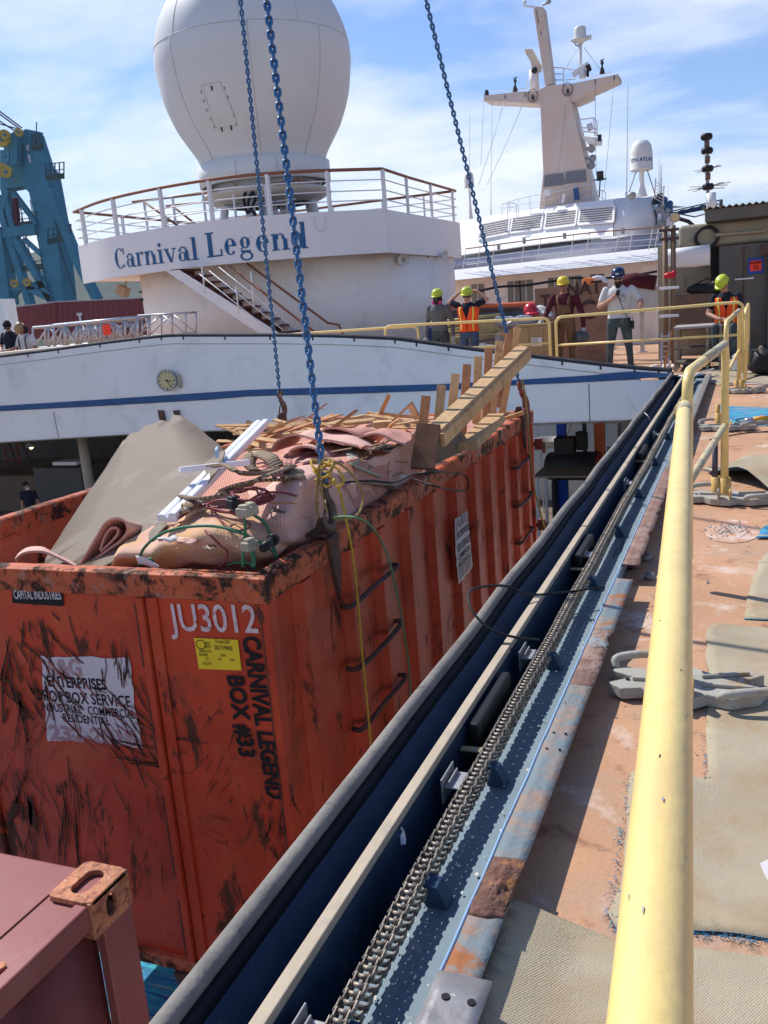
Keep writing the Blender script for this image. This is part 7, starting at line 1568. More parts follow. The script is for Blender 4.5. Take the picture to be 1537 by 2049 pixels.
# raked upper house: rows of points (picture column, row, distance)
def Yt(px, lo): t = (px-905)/(1245-905); t = max(0, min(1, t)); return (56.5-4.5*t)+lo
def house(ptsT, ptsB, lt, lb_, name, m_):
    G = [[at(x, y, Yt(x, lt)) for x, y in ptsT], [at(x, y, Yt(x, lb_)) for x, y in ptsB]]
    # smooth row resampling
    G = [spline(r, 4) for r in G]; m4 = MB(); m4.sheet(G, .1); 
    for i in range(len(m4.sm)): m4.sm[i] = False
    return part(name, m4, m_, su)
Tt = [(900, 449), (921, 445), (1000, 431), (1082, 418), (1160, 408), (1231, 400)]
Bt = [(886, 520), (908, 515), (990, 503), (1075, 490), (1155, 481), (1228, 474)]
house(Tt, Bt, 1.6, 0, 'wheelhouse_front', W)
# rounded right end recedes
c0 = at(1231, 400, Yt(1231, 1.6)); c1 = at(1228, 474, Yt(1228, 0)); d0 = at(1308, 394, 57); 
e = [c0, at(1262, 397, 53.9), at(1288, 396, 55), d0, at(1318, 408, 60)]; f_ = [c1, at(1262, 471, 52.6), at(1290, 469, 54.5), at(1325, 466, 57.5), at(1340, 465, 61)]
m3 = MB(); m3.sheet([spline(e, 4), spline(f_, 4)], .1)
for i in range(len(m3.sm)): m3.sm[i] = True
part('rounded_end', m3, W, su)
m3 = MB(); top_ = [at(x, y, Yt(x, 1.6)) for x, y in Tt]+e[1:]; zr = top_[3].z; m3.prism([V((p.x, p.y, p.z-.06)) for p in top_]+[V((-4, 66, zr-.06)), V((-19, 66, zr-.06))], (0, 0, .03)); part('roof', m3, W, su)
xs_ = [(px, Yt(px, 0)) for px in range(880, 1236, 30)]+[(1262, 52.6), (1290, 54.5), (1325, 57.5), (1340, 61)]
m3 = MB(); m3.sheet([[at(px, 549-(px-845)*.1093, Yv-.12) for px, Yv in xs_], [at(px, 523-(px-886)*.131 if px < 1236 else 474-(px-1228)*.08, Yv-.02) for px, Yv in xs_]], .05)
part('coaming', m3, mat('pale_lavender_coaming', (.46, .45, .50), .6), su)
# louvre panels on the raked face
def onhouse(px, py):
    # interpolate between the rows
    t = (py-(449-(px-900)*.148))/(74); t = max(0, min(1.2, t)); return at(px, py, Yt(px, 1.6*(1-t)-.32))
for (x0, y0, x1, y1, x2, y2, x3, y3) in ((966, 448, 1021, 437, 1018, 468, 957, 480), (1027, 436, 1088, 427, 1083, 459, 1022, 467), (1095, 426, 1156, 419, 1152, 451, 1090, 459), (1162, 418, 1230, 412, 1228, 444, 1158, 450)):
    q = [onhouse(x0, y0), onhouse(x1, y1), onhouse(x2, y2), onhouse(x3, y3)]; n_ = (q[1]-q[0]).cross(q[3]-q[0]).normalized(); n_ = n_ if n_.y < 0 else -n_
    m4 = MB(); m4.prism(q, n_*-.03); lv = part('louvre_panel', m4, M['louver'], su)
    for k in range(7):
        t = (k+.5)/7; a = q[0]+(q[3]-q[0])*t+n_*.05; b = q[1]+(q[2]-q[1])*t+n_*.05; m4 = MB(); m4.beam(a, b, .035, .075, n_+V((0, 0, .8))); part('louvre_blade', m4, W, lv)
    for a, b in ((q[0], q[1]), (q[1], q[2]), (q[3], q[2]), (q[0], q[3])):
        m4 = MB(); m4.beam(a+n_*.03, b+n_*.03, .10, .10, n_); part('louvre_frame', m4, W, lv)
# promenade rail on the overhang edge
def railrun(pts_top, h, nposts, Yv, rt=.03, rw=.014, mt='teak', rows=4, lean=0, parent=su, tc_=None):
    P = [at(x, y, Yv if not callable(Yv) else Yv(x)) for x, y in pts_top]; P = spline(P, 4)
    m4 = MB(); m4.tube(P, rt, 6); part('top_rail', m4, M[mt], parent)
    for k in range(1, rows):
        m4 = MB(); m4.tube([p-V((0, 0, h*k/rows)) for p in P], rw, 5); part('rail_wire', m4, W, parent)
    for k in range(nposts):
        p = P[int((len(P)-1)*k/(nposts-1))]; m4 = MB(); m4.tube([p, p-V((lean, 0, h))], rw*1.5, 5); part('rail_post', m4, W, parent)
railrun([(932, 498), (1050, 482), (1180, 466), (1290, 457), (1340, 453)], 1.15, 12, 50.6, rt=.035, lean=.25)
railrun([(1015, 404), (1060, 393), (1120, 382), (1185, 368)], 1.05, 7, 55.5, rt=.025, mt='white', rows=3)
railrun([(1192, 385), (1205, 381), (1212, 386)], .8, 3, 55.5, rt=.03, mt='white', rows=2)
railrun([(1004, 410), (1008, 408), (1031, 407), (1033, 425)], .5, 3, 55.5, rt=.03, mt='white', rows=2)
for k, (px, py) in enumerate(((1049, 482), (1130, 472), (998, 494), (1247, 462))):
    m4 = MB(); m4.box(at(px, py, 50.4), (.16, .1, .3)); part('lamp_box', m4, M['grey'], su)
# mast
ma = thing('mast', at(1135, 410, 55.8), 'tall raked white radar mast with crossarms above the wheelhouse', 'mast')
Ym = 55.6
def mp_(pts, Y, th, name, m_=M['mast'], parent=ma): m4 = MB(); m4.prism([at(x, y, Y) for x, y in pts], (0, th, 0)); return part(name, m4, m_, parent, bevel=.03)
mp_([(1079, 418), (1087, 345), (1081, 208), (1096, 172), (1131, 167), (1143, 204), (1190, 402)], Ym, 2.2, 'mast_column')
mp_([(1091, 172), (1067, 18), (1073, 12), (1087, 14), (1107, 168)], Ym+.3, 1.0, 'upper_mast')
mp_([(968, 191), (1030, 184), (1074, 181), (1095, 171), (1095, 205), (1081, 208), (1030, 205), (968, 202)], Ym+.05, 1.6, 'port_crossarm')
mp_([(1110, 171), (1134, 169), (1237, 148), (1237, 158), (1181, 184), (1148, 203), (1135, 200), (1125, 190)], Ym+.05, 1.6, 'starboard_crossarm')
mp_([(1135, 195), (1181, 183), (1181, 189), (1146, 204)], Ym+.4, 2.0, 'arm_gusset')
for (x0, y0, x1, y1) in ((1090, 348, 1127, 373), (1132, 341, 1172, 366)):
    q = [at(x0, y0+3, Ym-.03), at(x1, y0-2, Ym-.03), at(x1+2, y1-3, Ym-.03), at(x0-2, y1+2, Ym-.03)]; m4 = MB(); m4.prism(q, (0, .02, 0)); gr_ = part('grille', m4, M['vent'], ma)
    for k in range(11):
        t = (k+.5)/11; m4 = MB(); m4.beam(q[0]+(q[3]-q[0])*t+V((0, -.02, 0)), q[1]+(q[2]-q[1])*t+V((0, -.02, 0)), .04, .05, (0, -1, .3)); part('grille_bar', m4, M['grey'], gr_)
m4 = MB(); m4.tube([at(1051, 2, Ym), at(1049, 12, Ym), at(1070, 14, Ym)], .05, 6); m4.ball(at(1050, 5, Ym), .12, 8); part('yard_arm', m4, W, ma)
m4 = MB(); m4.tube([at(1086, 10, Ym), at(1099, 4, Ym)], .06, 6); m4.ball(at(1098, 3, Ym), .14, 8); part('yard_arm', m4, M['grey'], ma)
for (x, y, s) in ((1066, 191, 1), (1136, 179, 1)):
    c_ = at(x, y, Ym-.06); m4 = MB(); m4.tube([c_+V((.28*math.cos(k*math.pi/10), 0, .34*math.sin(k*math.pi/10))) for k in range(20)], .022, 5, closed=True); m4.box(c_+V((0, 0, -.1)), (.12, .1, .25)); part('block_ring', m4, M['grime'], ma)
for (x0, y0, x1, y1) in ((1073, 20, 1078, 46), (1082, 62, 1083, 70), (1010, 190, 1011, 198), (1052, 186, 1050, 194), (1191, 158, 1191, 166), (1229, 150, 1229, 160)):
    m4 = MB(); m4.tube([at(x0, y0, Ym-.02), at(x1, y1, Ym-.02)], .025, 4); part('fitting', m4, M['grime'], ma)
# crossarm handrails
for (xa, ya, xb, yb) in ((975, 187, 1050, 179), (1165, 160, 1225, 146)):
    m4 = MB(); m4.tube([at(xa, ya-2, Ym+.8), at(xb, yb-2, Ym+.8)], .02, 4); part('arm_rail', m4, W, ma)
for pts in ([(1108, 135), (1125, 136), (1152, 141)], [(1110, 148), (1128, 148)], [(1110, 160), (1128, 160)], [(1128, 136), (1128, 168)], [(1133, 165), (1134, 160), (1152, 158)], [(1053, 178), (1056, 160), (1068, 154)]):
    m4 = MB(); m4.tube([at(x, y, Ym+.8) for x, y in pts], .03, 5); part('arm_rail', m4, W, ma)
# side platforms on the right of the mast
pl = thing('mast_platform', at(1180, 280, Ym+.8), 'small railed lookout platform on the right side of the mast', 'platform')
m4 = MB(); m4.prism([at(1165, 272, Ym), at(1200, 276, Ym), at(1198, 286, Ym), at(1176, 288, Ym)], (0, 1.2, 0)); part('floor', m4, M['wallwhite'], pl)
for pts in ([(1157, 240), (1188, 236), (1195, 244), (1195, 272)], [(1160, 255), (1195, 258)], [(1160, 240), (1166, 272)], [(1188, 236), (1190, 272)], [(1160, 262), (1195, 266)]):
    m4 = MB(); m4.tube([at(x, y, Ym) for x, y in pts], .035, 5); part('railing', m4, W, pl)
m4 = MB(); m4.tube([at(1176, 256, Ym+.5), at(1186, 252, Ym+.5)], .2, 12); part('equipment', m4, W, pl)
m4 = MB(); m4.box(at(1200, 276, Ym), (.2, .2, .35)); part('lamp', m4, M['grime'], pl)
for (x, y) in ((1184, 298), (1186, 317), (1184, 331)):
    m4 = MB(); m4.ball(at(x, y, Ym+.4), .22, 10); m4.box(at(x-6, y-1, Ym+.4), (.4, .3, .15)); solo('signal_lamp', m4, M['grey'], 'small signal lamp on the right edge of the mast, %s' % {298: 'just under the platform', 317: 'middle of the three', 331: 'lowest of the three'}[y], 'lamp')
m4 = MB(); m4.box(at(1201, 352, Ym), (.35, .3, .5)); m4.box(at(1201, 359, Ym), (.7, .3, .05)); m4.tube([at(1201, 360, Ym), at(1199, 395, Ym)], .04, 6); solo('signal_lamp', m4, M['grime'], 'black lamp on a stand at the right foot of the mast', 'lamp')
m4 = MB(); m4.beam(at(1155, 400, Ym-.4), at(1152, 376, Ym-.4), .3, .06, (0, -1, 0)); solo('blue_tarp', m4, M['stripe'], 'small blue cover hanging at the foot of the mast', 'cover')
m4 = MB(); m4.beam(at(1126, 405, Ym-.6), at(1129, 388, Ym-.6), .16, .1, (0, -1, 0)); m4.box(at(1095, 386, Ym-.6), (.4, .2, .3)); part('white_box', m4, W, ma)
# radars
ra = thing('radar_scanner', at(1070, 180, Ym+.8), 'stained white upright radar scanner left of the mast', 'radar')
m4 = MB(); m4.prism([at(1048, 98, Ym+.8), at(1064, 97, Ym+.8), at(1082, 130, Ym+.8), at(1080, 142, Ym+.8), at(1065, 143, Ym+.8), at(1061, 122, Ym+.8), at(1052, 108, Ym+.8)], (0, .5, 0)); part('scanner', m4, mat('yellowed_white_plastic', (.66, .60, .48), .5, 0, .1, 2), ra, bevel=.05)
m4 = MB(); m4.tube([at(1070, 180, Ym+.9), at(1068, 140, Ym+.9)], .28, 10); part('pedestal', m4, W, ra)
m4 = MB(); m4.ball(at(1069, 141, Ym+.7), .2, 8); part('joint', m4, M['grime'], ra)
rb = thing('satellite_drum', at(1162, 155, Ym+.8), 'white drum shaped antenna on a thin post over the right crossarm', 'antenna')
c_ = at(1161, 78, Ym+.8); m4 = MB(); m4.lathe([(.34, -.02), (.34, .50), (.31, .60), (.20, .66), (0, .67)], c_, 24); part('drum', m4, M['domewhite'], rb)
m4 = MB(); m4.lathe([(.12, -.28), (.30, -.12), (.52, -.06), (.52, -.01), (0, 0)], c_, 20); m4.box(c_+V((.5, 0, 0)), (.25, .2, .22)); part('tray', m4, M['domewhite'], rb)
m4 = MB(); m4.tube([c_+V((0, 0, -.25)), at(1162, 158, Ym+.8)], .09, 10); part('post', m4, W, rb)
m4 = MB(); m4.tube([at(1148, 82, Ym+.8), at(1152, 90, Ym+.8), at(1160, 94, Ym+.8)], .03, 5); part('cable', m4, M['black'], rb)
for (xa, ya, xb, yb) in ((1155, 98, 1134, 134), (1168, 94, 1200, 138)):
    m4 = MB(); m4.tube([at(xa, ya, Ym+.8), at(xb, yb, Ym+.8)], .012, 4); part('stay_wire', m4, M['grey'], rb)
m4 = MB(); m4.beam(at(1146, 151, Ym+.6), at(1178, 127, Ym+.6), .25, .28, (0, -1, 0)); m4.tube([at(1166, 156, Ym+.6), at(1166, 140, Ym+.6)], .2, 8); solo('radar_bar', m4, W, 'white radar bar tilted beside the drum antenna post', 'radar', bevel=.03)
m4 = MB(); m4.beam(at(1176, 130, Ym+.5), at(1180, 142, Ym+.5), .25, .3, (0, -1, 0)); m4.box(at(1176, 147, Ym+.5), (.15, .15, .35)); solo('searchlight', m4, M['dark'], 'black searchlight right of the tilted radar bar', 'searchlight', bevel=.04)
def small_mast_thing(px, py0, py1, lab, m_=M['grime'], cat='sensor', name='wind_sensor'):
    m5 = MB(); m5.tube([at(px, py1, Ym+.6), at(px, py0, Ym+.6)], .05, 6); m5.ball(at(px, py0+6, Ym+.6), .10, 8); m5.tube([at(px-4, py0+2, Ym+.6), at(px+4, py0-2, Ym+.6)], .03, 5); m5.lathe([(.16, 0), (.08, .3)], at(px, py1, Ym+.6), 10); solo(name, m5, m_, lab, cat)
small_mast_thing(1205, 120, 147, 'anemometer near the tip of the right crossarm'); small_mast_thing(1031, 156, 183, 'black and white horn sensor on the left crossarm'); small_mast_thing(974, 184, 191, 'tiny lamp at the tip of the left crossarm', cat='lamp', name='lamp')
# wires from the crossarms
wires = [((968, 200), (962, 330)), ((1010, 200), (958, 370)), ((1052, 195), (975, 370)), ((1136, 182), (1117, 345)), ((1191, 165), (1193, 350)), ((1229, 160), (1209, 382)), ((985, 195), (982, 430))]
for k, (a, b) in enumerate(wires):
    m4 = MB(); m4.tube([at(*a, Ym-.2), (at(*a, Ym-.2)+at(*b, Ym-.8))/2+V((0, 0, -.1)), at(*b, Ym-.8)], .013, 4); tag(part('halyard', m4, M['grey'], None), 'thin rigging wire running down from the mast crossarms', 'wire', 'wires below the mast crossarms')
# whip aerials
for k, (px, y0, y1, r, lb) in enumerate(((1254, 145, 395, .03, 'tallest whip aerial, just left of the large drum antenna'), (940, 200, 350, .02, 'faint thin whip aerial left of the lifting chain'), (1319, 300, 398, .025, 'short whip aerial right of the large drum antenna'), (1323, 330, 398, .035, 'thick dark whip aerial beside the ladder frame'), (983, 330, 430, .02, 'thin whip aerial standing on the wheelhouse roof at left'), (1337, 370, 420, .02, 'shortest whip aerial above the net'))):
    a = at(px, y1, 56); m4 = MB(); dx = 3 if k == 0 else 0; m4.tube([a, at(px+dx, y0, 56)], [r, r*.4], 6); m4.tube([a, a+V((0, 0, .3))], r*2.2, 6); solo('whip_aerial', m4, W if k != 3 else M['grime'], lb, 'aerial')
# domes
def satdome(px, pyt, pyb, pyfoot, wpx, Y, label, txt=None):
    b = at(px, pyb, Y); w = wpx*depth(b)/F/2; h = (pyb-pyt)*depth(b)/F; t = thing('satellite_dome', at(px, pyfoot, Y), label, 'antenna')
    m4 = MB(); m4.lathe([(w*.9, -.04), (w*1.03, 0), (w, .03), (w*.98, h*.55), (w*.86, h*.80), (w*.60, h*.94), (w*.3, h*.99), (0, h)], b, 32); m4.lathe([(0, -.03), (w*.9, -.035)], b, 32); part('dome', m4, M['domewhite'], t)
    f = at(px, pyfoot, Y); m4 = MB(); m4.lathe([(w*.5, 0), (w*.42, .12), (w*.22, (b.z-f.z)*.45), (w*.2, (b.z-f.z))], V((b.x, Y, f.z)), 12); part('pedestal', m4, W, t)
    if txt: text('lettering', txt, h*.17, lambda x, y: V((b.x+w*1.005*math.sin(x/w+.1), Y-w*1.005*math.cos(x/w+.1), b.z+h*.30+y)), M['letter'], t, .008)
    return t, b, w
sd_, b_, w_ = satdome(1284, 283, 340, 393, 44, 53, 'large white drum shaped satellite antenna with dark lettering', 'STN ATLAS')
for s in (-1, 1):
    m4 = MB(); m4.tube([b_+V((s*w_*.5, 0, -.05)), at(1284+s*29, 396, 53)], .03, 5); part('strut', m4, M['grey'], sd_)
satdome(939, 345, 374, 438, 20, 50, 'small white domed antenna on a cream pedestal left of the wheelhouse')
m4 = MB(); m4.ball(at(1264, 391, 52.5), (.25, .2, .2), 12); m4.box(at(1264, 396, 52.5), (.15, .1, .3)); solo('floodlight', m4, M['grey'], 'grey floodlight at the foot of the large drum antenna', 'floodlight')
# ladder frame
lf = thing('ladder_frame', at(1318, 405, 55), 'white ladder frame leaning right of the drum antenna', 'ladder')
for x0 in (1310, 1327): m4 = MB(); m4.tube([at(x0, 398 if x0 < 1320 else 410, 55), at(x0+2, 357 if x0 < 1320 else 372, 55)], .035, 5); part('side_rail', m4, W, lf)
for k in range(6): m4 = MB(); m4.tube([at(1310.3, 362+k*7, 55), at(1328, 376+k*6, 55)], .02, 5); part('rung', m4, W, lf)
# clutter on the rounded end, round floodlight
fd_ = thing('round_floodlight', at(1351, 436, 40), 'round cream faced floodlight beside the workshop roof', 'floodlight'); p = at(1351, 435, 40)
m4 = MB(); m4.lathe([(0, -.25), (.12, -.2), (.19, -.02), (.2, 0), (.17, .0)], p, 20, V((.1, -1, 0))); part('housing', m4, M['grey'], fd_)
m4 = MB(); m4.disc(p+V((.0, -.01, 0)), .16, .01, (.1, -1, 0)); part('glass_face', m4, M['clockface'], fd_)
m4 = MB(); m4.tube([p+V((.0, .1, 0)), p+V((.5, .2, -.2)), p+V((.8, .1, -.5))], .08, 8); part('arm', m4, M['grime'], fd_)
for k, (x, y, m_) in enumerate(((1316, 402, 'grime'), (1326, 408, 'stripe'), (1337, 416, 'stripe'), (1322, 420, 'grey'), (1333, 430, 'grey'), (1340, 446, 'wallwhite'), (1326, 447, 'grey'))):
    m4 = MB(); p = at(x, y, 56); m4.box(p, (.5, .4, .35)); m4.ball(p+V((.1, -.1, .2)), .2, 8); solo('deck_fitting', m4, M[m_], ['dark winch head', 'upper blue covered winch', 'lower blue covered winch', 'grey vent cowl below the dark winch', 'grey box by the floodlight', 'pale cabinet above the column', 'small grey box at the end of the rail'][k]+' on the wheelhouse end', 'fitting', bevel=.04)
m4 = MB(); m4.prism([at(1310, 420, 56.2), at(1316, 419, 56.2), at(1314, 454, 56.2), at(1309, 455, 56.2)], (0, .05, 0)); part('dark_grille', m4, M['vent'], su)
# netting over to the right
m4 = MB()
for (a, b) in (((1338, 424), (1440, 401)), ((1340, 432), (1440, 408)), ((1340, 424), (1390, 434)), ((1390, 434), (1440, 420)), ((1338, 428), (1440, 414))): m4.tube([at(*a, 44), at(*b, 44)], .03, 5)
m4.sheet([[at(1345+10*k, 424-2.3*k+1.5*(k % 2), 44) for k in range(10)], [at(1345+10*k, 433-2.0*k, 44) for k in range(10)]], .005)
solo('safety_net', m4, M['mesh'], 'blue safety net and ropes stretched behind the workshop roof', 'net')
m4 = MB(); m4.tube([at(1442, 432, 43), at(1443, 399, 43)], .07, 8); m4.tube([at(1448, 430, 43), at(1448, 415, 43), at(1444, 412, 43)], .03, 5); solo('net_post', m4, M['grime'], 'dark post holding the blue net', 'post')
# pole with four black discs
dp = thing('tyre_pole', at(1418, 440, 30), 'thin pole carrying four black discs with horizontal rods', 'antenna')
m4 = MB(); m4.tube([at(1418, 442, 30), at(1413, 268, 30)], .05, 8); part('pole', m4, M['grey'], dp)
m4 = MB(); m4.tube([at(1424, 428, 29.9), at(1423, 386, 29.9)], .14, 14); part('white_tube', m4, W, dp)
for (x, y) in ((1414, 273), (1415, 301), (1416, 337), (1417, 373)):
    c_ = at(x, y, 30); m4 = MB(); m4.lathe([(.04, -.09), (.13, -.10), (.17, -.05), (.17, .03), (.13, .08), (.04, .07)], c_, 20); part('black_disc', m4, M['black'], dp)
for (x0, y0, x1, y1) in ((1388, 343, 1444, 332), (1395, 346, 1440, 330), (1376, 381, 1462, 364), (1380, 374, 1456, 370), (1386, 384, 1448, 364), (1392, 378, 1450, 376)):
    m4 = MB(); m4.tube([at(x0, y0, 30), at(x1, y1, 30)], .012, 4); part('rod', m4, M['grey'], dp)
for (x, y) in ((1414.5, 288), (1415.5, 318), (1416.5, 352)): m4 = MB(); m4.tube([at(x, y+8, 30), at(x, y-6, 30)], .075, 8); part('sleeve', m4, mat('brown_sleeve', (.18, .12, .1), .7), dp)
# ================================================================ LEFT SIDE: CONTAINER, TRUSS, CRANE
cn = thing('far_container', at(120, 660, 50), 'maroon shipping container with white letter T behind the truss', 'container')
Pq = [at(8, 618, 47), at(115, 605, 50), at(252, 601, 50.5)]; Pb = [at(8, 660, 47), at(115, 660, 50), at(252, 660, 50.5)]
def corr(a, b, a2, b2, n, name):
    tg = (b-a); tg.normalize(); nn_ = V((tg.y, -tg.x, 0)).normalized(); rt, rb2 = [], []
    for k in range(n*4+1):
        t = k/(n*4); o = nn_*(.07 if (k % 4) in (1, 2) else 0); rt.append(a+(b-a)*t+o); rb2.append(a2+(b2-a2)*t+o-V((0, 0, .6)))
    m4 = MB(); m4.sheet([rt, rb2], .03)
    for i in range(len(m4.sm)): m4.sm[i] = False
    return part(name, m4, M['sealcontainer'], cn)
corr(Pq[0], Pq[1], Pb[0], Pb[1], 9, 'corrugated_end'); corr(Pq[1], Pq[2]+V((2, 0, 0)), Pb[1], Pb[2]+V((2, 0, 0)), 18, 'corrugated_side')
for a, b in ((Pq[0], Pq[1]), (Pq[1], Pq[2]+V((2, 0, 0)))):
    m4 = MB(); m4.beam(a+V((0, 0, .04)), b+V((0, 0, .04)), .12, .08); part('top_rail', m4, mat('pale_container_rail', (.45, .38, .38), .6), cn)
m4 = MB(); m4.prism([Pq[0]+V((0, 0, .05)), Pq[1]+V((0, 0, .05)), Pq[2]+V((2, 0, .05)), Pq[2]+V((2, 3, .05)), Pq[0]+V((0, 3, .05))], (0, 0, -.04)); part('roof', m4, M['sealcontainer'], cn)
o__ = at(160, 635, 49.9); text('lettering', 'T', .62, planefn(o__, (1, 0, 0), (0, 0, 1)), M['label'], cn, .06)
m4 = MB(); a = at(-10, 600, 42); b = at(12, 640, 42); m4.box2((a.x-2, 42, 0), (b.x, 43, a.z)); solo('white_cabin', m4, M['wallwhite'], 'pale cabin corner at the left picture edge before the container', 'cabin', bevel=.04)
# truss sections
def truss(ax, ay, bx_, by_, hpx, Y, n, label, r=.045, dy=.5, sag=0):
    t = thing('truss', at((ax+bx_)/2, (ay+by_)/2+hpx, Y), label, 'truss', 'aluminium truss sections on the deck')
    A, B = at(ax, ay, Y), at(bx_, by_, Y); A2, B2 = at(ax, ay+hpx, Y), at(bx_, by_+hpx, Y)
    for o in (0, dy):
        off = V((0, o, 0))
        for p, q in ((A, B), (A2, B2)): m4 = MB(); m4.tube([p+off, q+off], r, 8); part('chord', m4, M['alu'], t)
        for k in range(n+1):
            f = k/n; m4 = MB(); m4.tube([A+(B-A)*f+off, A2+(B2-A2)*f+off], r*.7, 6); part('upright', m4, M['alu'], t)
            if k < n: g_ = (k+1)/n; m4 = MB(); m4.tube([(A+(B-A)*f if k % 2 else A2+(B2-A2)*f)+off, (A2+(B2-A2)*g_ if k % 2 else A+(B-A)*g_)+off], r*.6, 6); part('diagonal', m4, M['alu'], t)
    for f in (0, .5, 1): m4 = MB(); m4.tube([A+(B-A)*f, A+(B-A)*f+V((0, dy, 0))], r*.7, 6); part('cross_tube', m4, M['alu'], t)
    return t
truss(108, 652, 276, 635, 46, 19.5, 7, 'nearest aluminium truss section, carrying the orange card')
truss(66, 656, 262, 640, 42, 20.6, 6, 'second aluminium truss section just behind the nearest one', r=.04)
truss(276, 632, 372, 626, 42, 21.0, 2, 'open end frame of truss at the foot of the deckhouse', r=.03)
truss(150, 662, 250, 652, 36, 21.9, 5, 'rearmost aluminium truss section', r=.035)
m4 = MB(); a, b = at(205, 650, 19.38), at(223, 670, 19.38); m4.box2((a.x, 19.37, b.z), (b.x, 19.39, a.z)); solo('orange_card', m4, M['pinksign'], 'fluorescent orange red card hanging on the nearest truss', 'card')
m4 = MB(); m4.beam(at(106, 649, 19.6), at(276, 633, 19.6), .12, .04, (0, 0, 1)); solo('aluminium_plank', m4, M['alu'], 'flat aluminium plank lying on top of the nearest truss', 'plank')
# cream pole and teak rail along the bulkhead at left
cable([at(-20, 710, 15.3), at(120, 696, 15.3), at(260, 683, 15.3), at(388, 673, 15.3)], .035, M['tarp'] if False else mat('cream_rail_pole', (.62, .53, .42), .5, 0, .1, 4), 'long cream pole lying along the left bulkhead top', name='pole')
m4 = MB(); m4.beam(at(-20, 722, 15.5), at(240, 690, 15.5), .05, .16, (0, 0, 1)); m4.beam(at(0, 714, 15.55), at(250, 686, 15.55), .05, .05, (0, 0, 1)); solo('teak_board', m4, M['teak'], 'brown teak board below the cream pole at left', 'board')
cable([at(84, 708, 15.25), at(150, 702, 15.25), at(235, 690, 15.25)], .02, M['pole'], 'short yellow rod under the cream pole', name='pole')
# ---------------- crane
kr = thing('dock_crane', at(60, 620, 150), 'blue lattice dock crane with yellow sheaves at the left edge', 'crane')
YC = 150
def cb_(pts, th, name='plate', m_='crane', Y=YC): m4 = MB(); m4.prism([at(x, y, Y) for x, y in pts], (0, th, 0)); return part(name, m4, M[m_], kr)
def cbeam(x0, y0, x1, y1, w, Y=YC, name='beam', m_='crane', h=None): m4 = MB(); m4.beam(at(x0, y0, Y), at(x1, y1, Y), w, h or w, (0, -1, 0)); return part(name, m4, M[m_], kr)
cb_([(36, 300), (44, 262), (52, 258), (60, 268), (80, 330), (92, 345), (98, 375), (110, 440), (128, 606), (94, 612), (88, 560), (70, 440), (58, 385), (46, 372), (0, 380), (0, 300)], 4, 'portal_tower')
cb_([(20, 268), (30, 262), (34, 270), (33, 330), (20, 330)], 1.5, 'head_plate', Y=YC-2); cb_([(8, 268), (18, 266), (18, 326), (8, 326)], 1.5, 'head_plate', Y=YC-1)
cb_([(53, 290), (57, 290), (58, 302), (53, 300)], .1, 'opening', 'label', Y=YC-.2); cb_([(55, 308), (60, 310), (62, 326), (57, 322)], .1, 'opening', 'label', Y=YC-.2)
for (x, y, r) in ((4, 278, 16), (10, 270, 10), (38, 265, 8), (12, 344, 12), (2, 340, 14), (29, 567, 8), (54, 565, 8)):
    c_ = at(x, y, YC-3); rr = r*depth(c_)/F; m4 = MB(); m4.lathe([(rr*.3, -.15), (rr*.9, -.1), (rr, -.3), (rr, .3), (rr*.9, .1), (rr*.3, .15)], c_, 24, (.4, -1, 0)); sh_ = part('sheave', m4, M['sheave'], kr)
    m4 = MB(); m4.disc(c_, rr*.28, .8, (.4, -1, 0)); part('hub', m4, M['crane'], sh_)
for (x0, y0, x1, y1, w) in ((100, 380, 160, 530, 1.6), (160, 530, 196, 600, 1.6), (-5, 392, 62, 610, 1.5), (18, 380, 0, 440, 1.4), (0, 468, 76, 458, 2.0), (26, 384, 76, 450, .9), (30, 475, 104, 600, 1.4), (20, 480, 0, 520, 1.0), (0, 455, 20, 610, 2.6), (0, 580, 96, 568, 1.4), (58, 575, 105, 598, 1.4), (10, 380, 34, 480, 1.2), (48, 478, 84, 510, .8), (40, 480, 84, 560, .8), (30, 590, 54, 560, .9), (60, 590, 54, 560, .9)):
    cbeam(x0, y0, x1, y1, w)
def walk(x0, y0, x1, y1, h=12):
    cbeam(x0, y0, x1, y1, 1.0, m_='cranedark', name='walkway', h=.35)
    for k in range(5):
        x = x0+(x1-x0)*k/4; y = y0+(y1-y0)*k/4; cbeam(x, y, x, y-h*1.3, .18, m_='cranedark', name='walkway_post')
    for f in (.6, 1.25): cbeam(x0, y0-h*f, x1, y1-h*f, .15, m_='cranedark', name='walkway_rail')
walk(64, 296, 85, 294, 22); walk(92, 356, 128, 352, 22); walk(96, 484, 142, 474, 20); walk(14, 452, 74, 446, 18); walk(26, 540, 86, 534, 10)
cbeam(73, 290, 73, 244, .15, m_='cranedark', name='mast_lamp')
for (x0, y0, x1, y1) in ((-4, 226, 40, 258), (-4, 240, 30, 262), (-4, 247, 36, 258), (-4, 220, 44, 256)): cbeam(x0, y0, x1, y1, .22, m_='grime', name='boom_cable', Y=YC-2)
for (x0, y0, x1, y1) in ((24, 392, 34, 430), (36, 392, 62, 520), (60, 400, 92, 560), (112, 470, 150, 590), (52, 480, 88, 600), (28, 400, 44, 420), (40, 500, 70, 440), (104, 372, 108, 400), (30, 540, 96, 545)): cbeam(x0, y0, x1, y1, .13, m_='grime', name='cable')
cb_([(24, 396), (30, 396), (34, 440), (30, 452), (24, 430)], 1, 'hook_block', 'maroon', Y=YC-3)
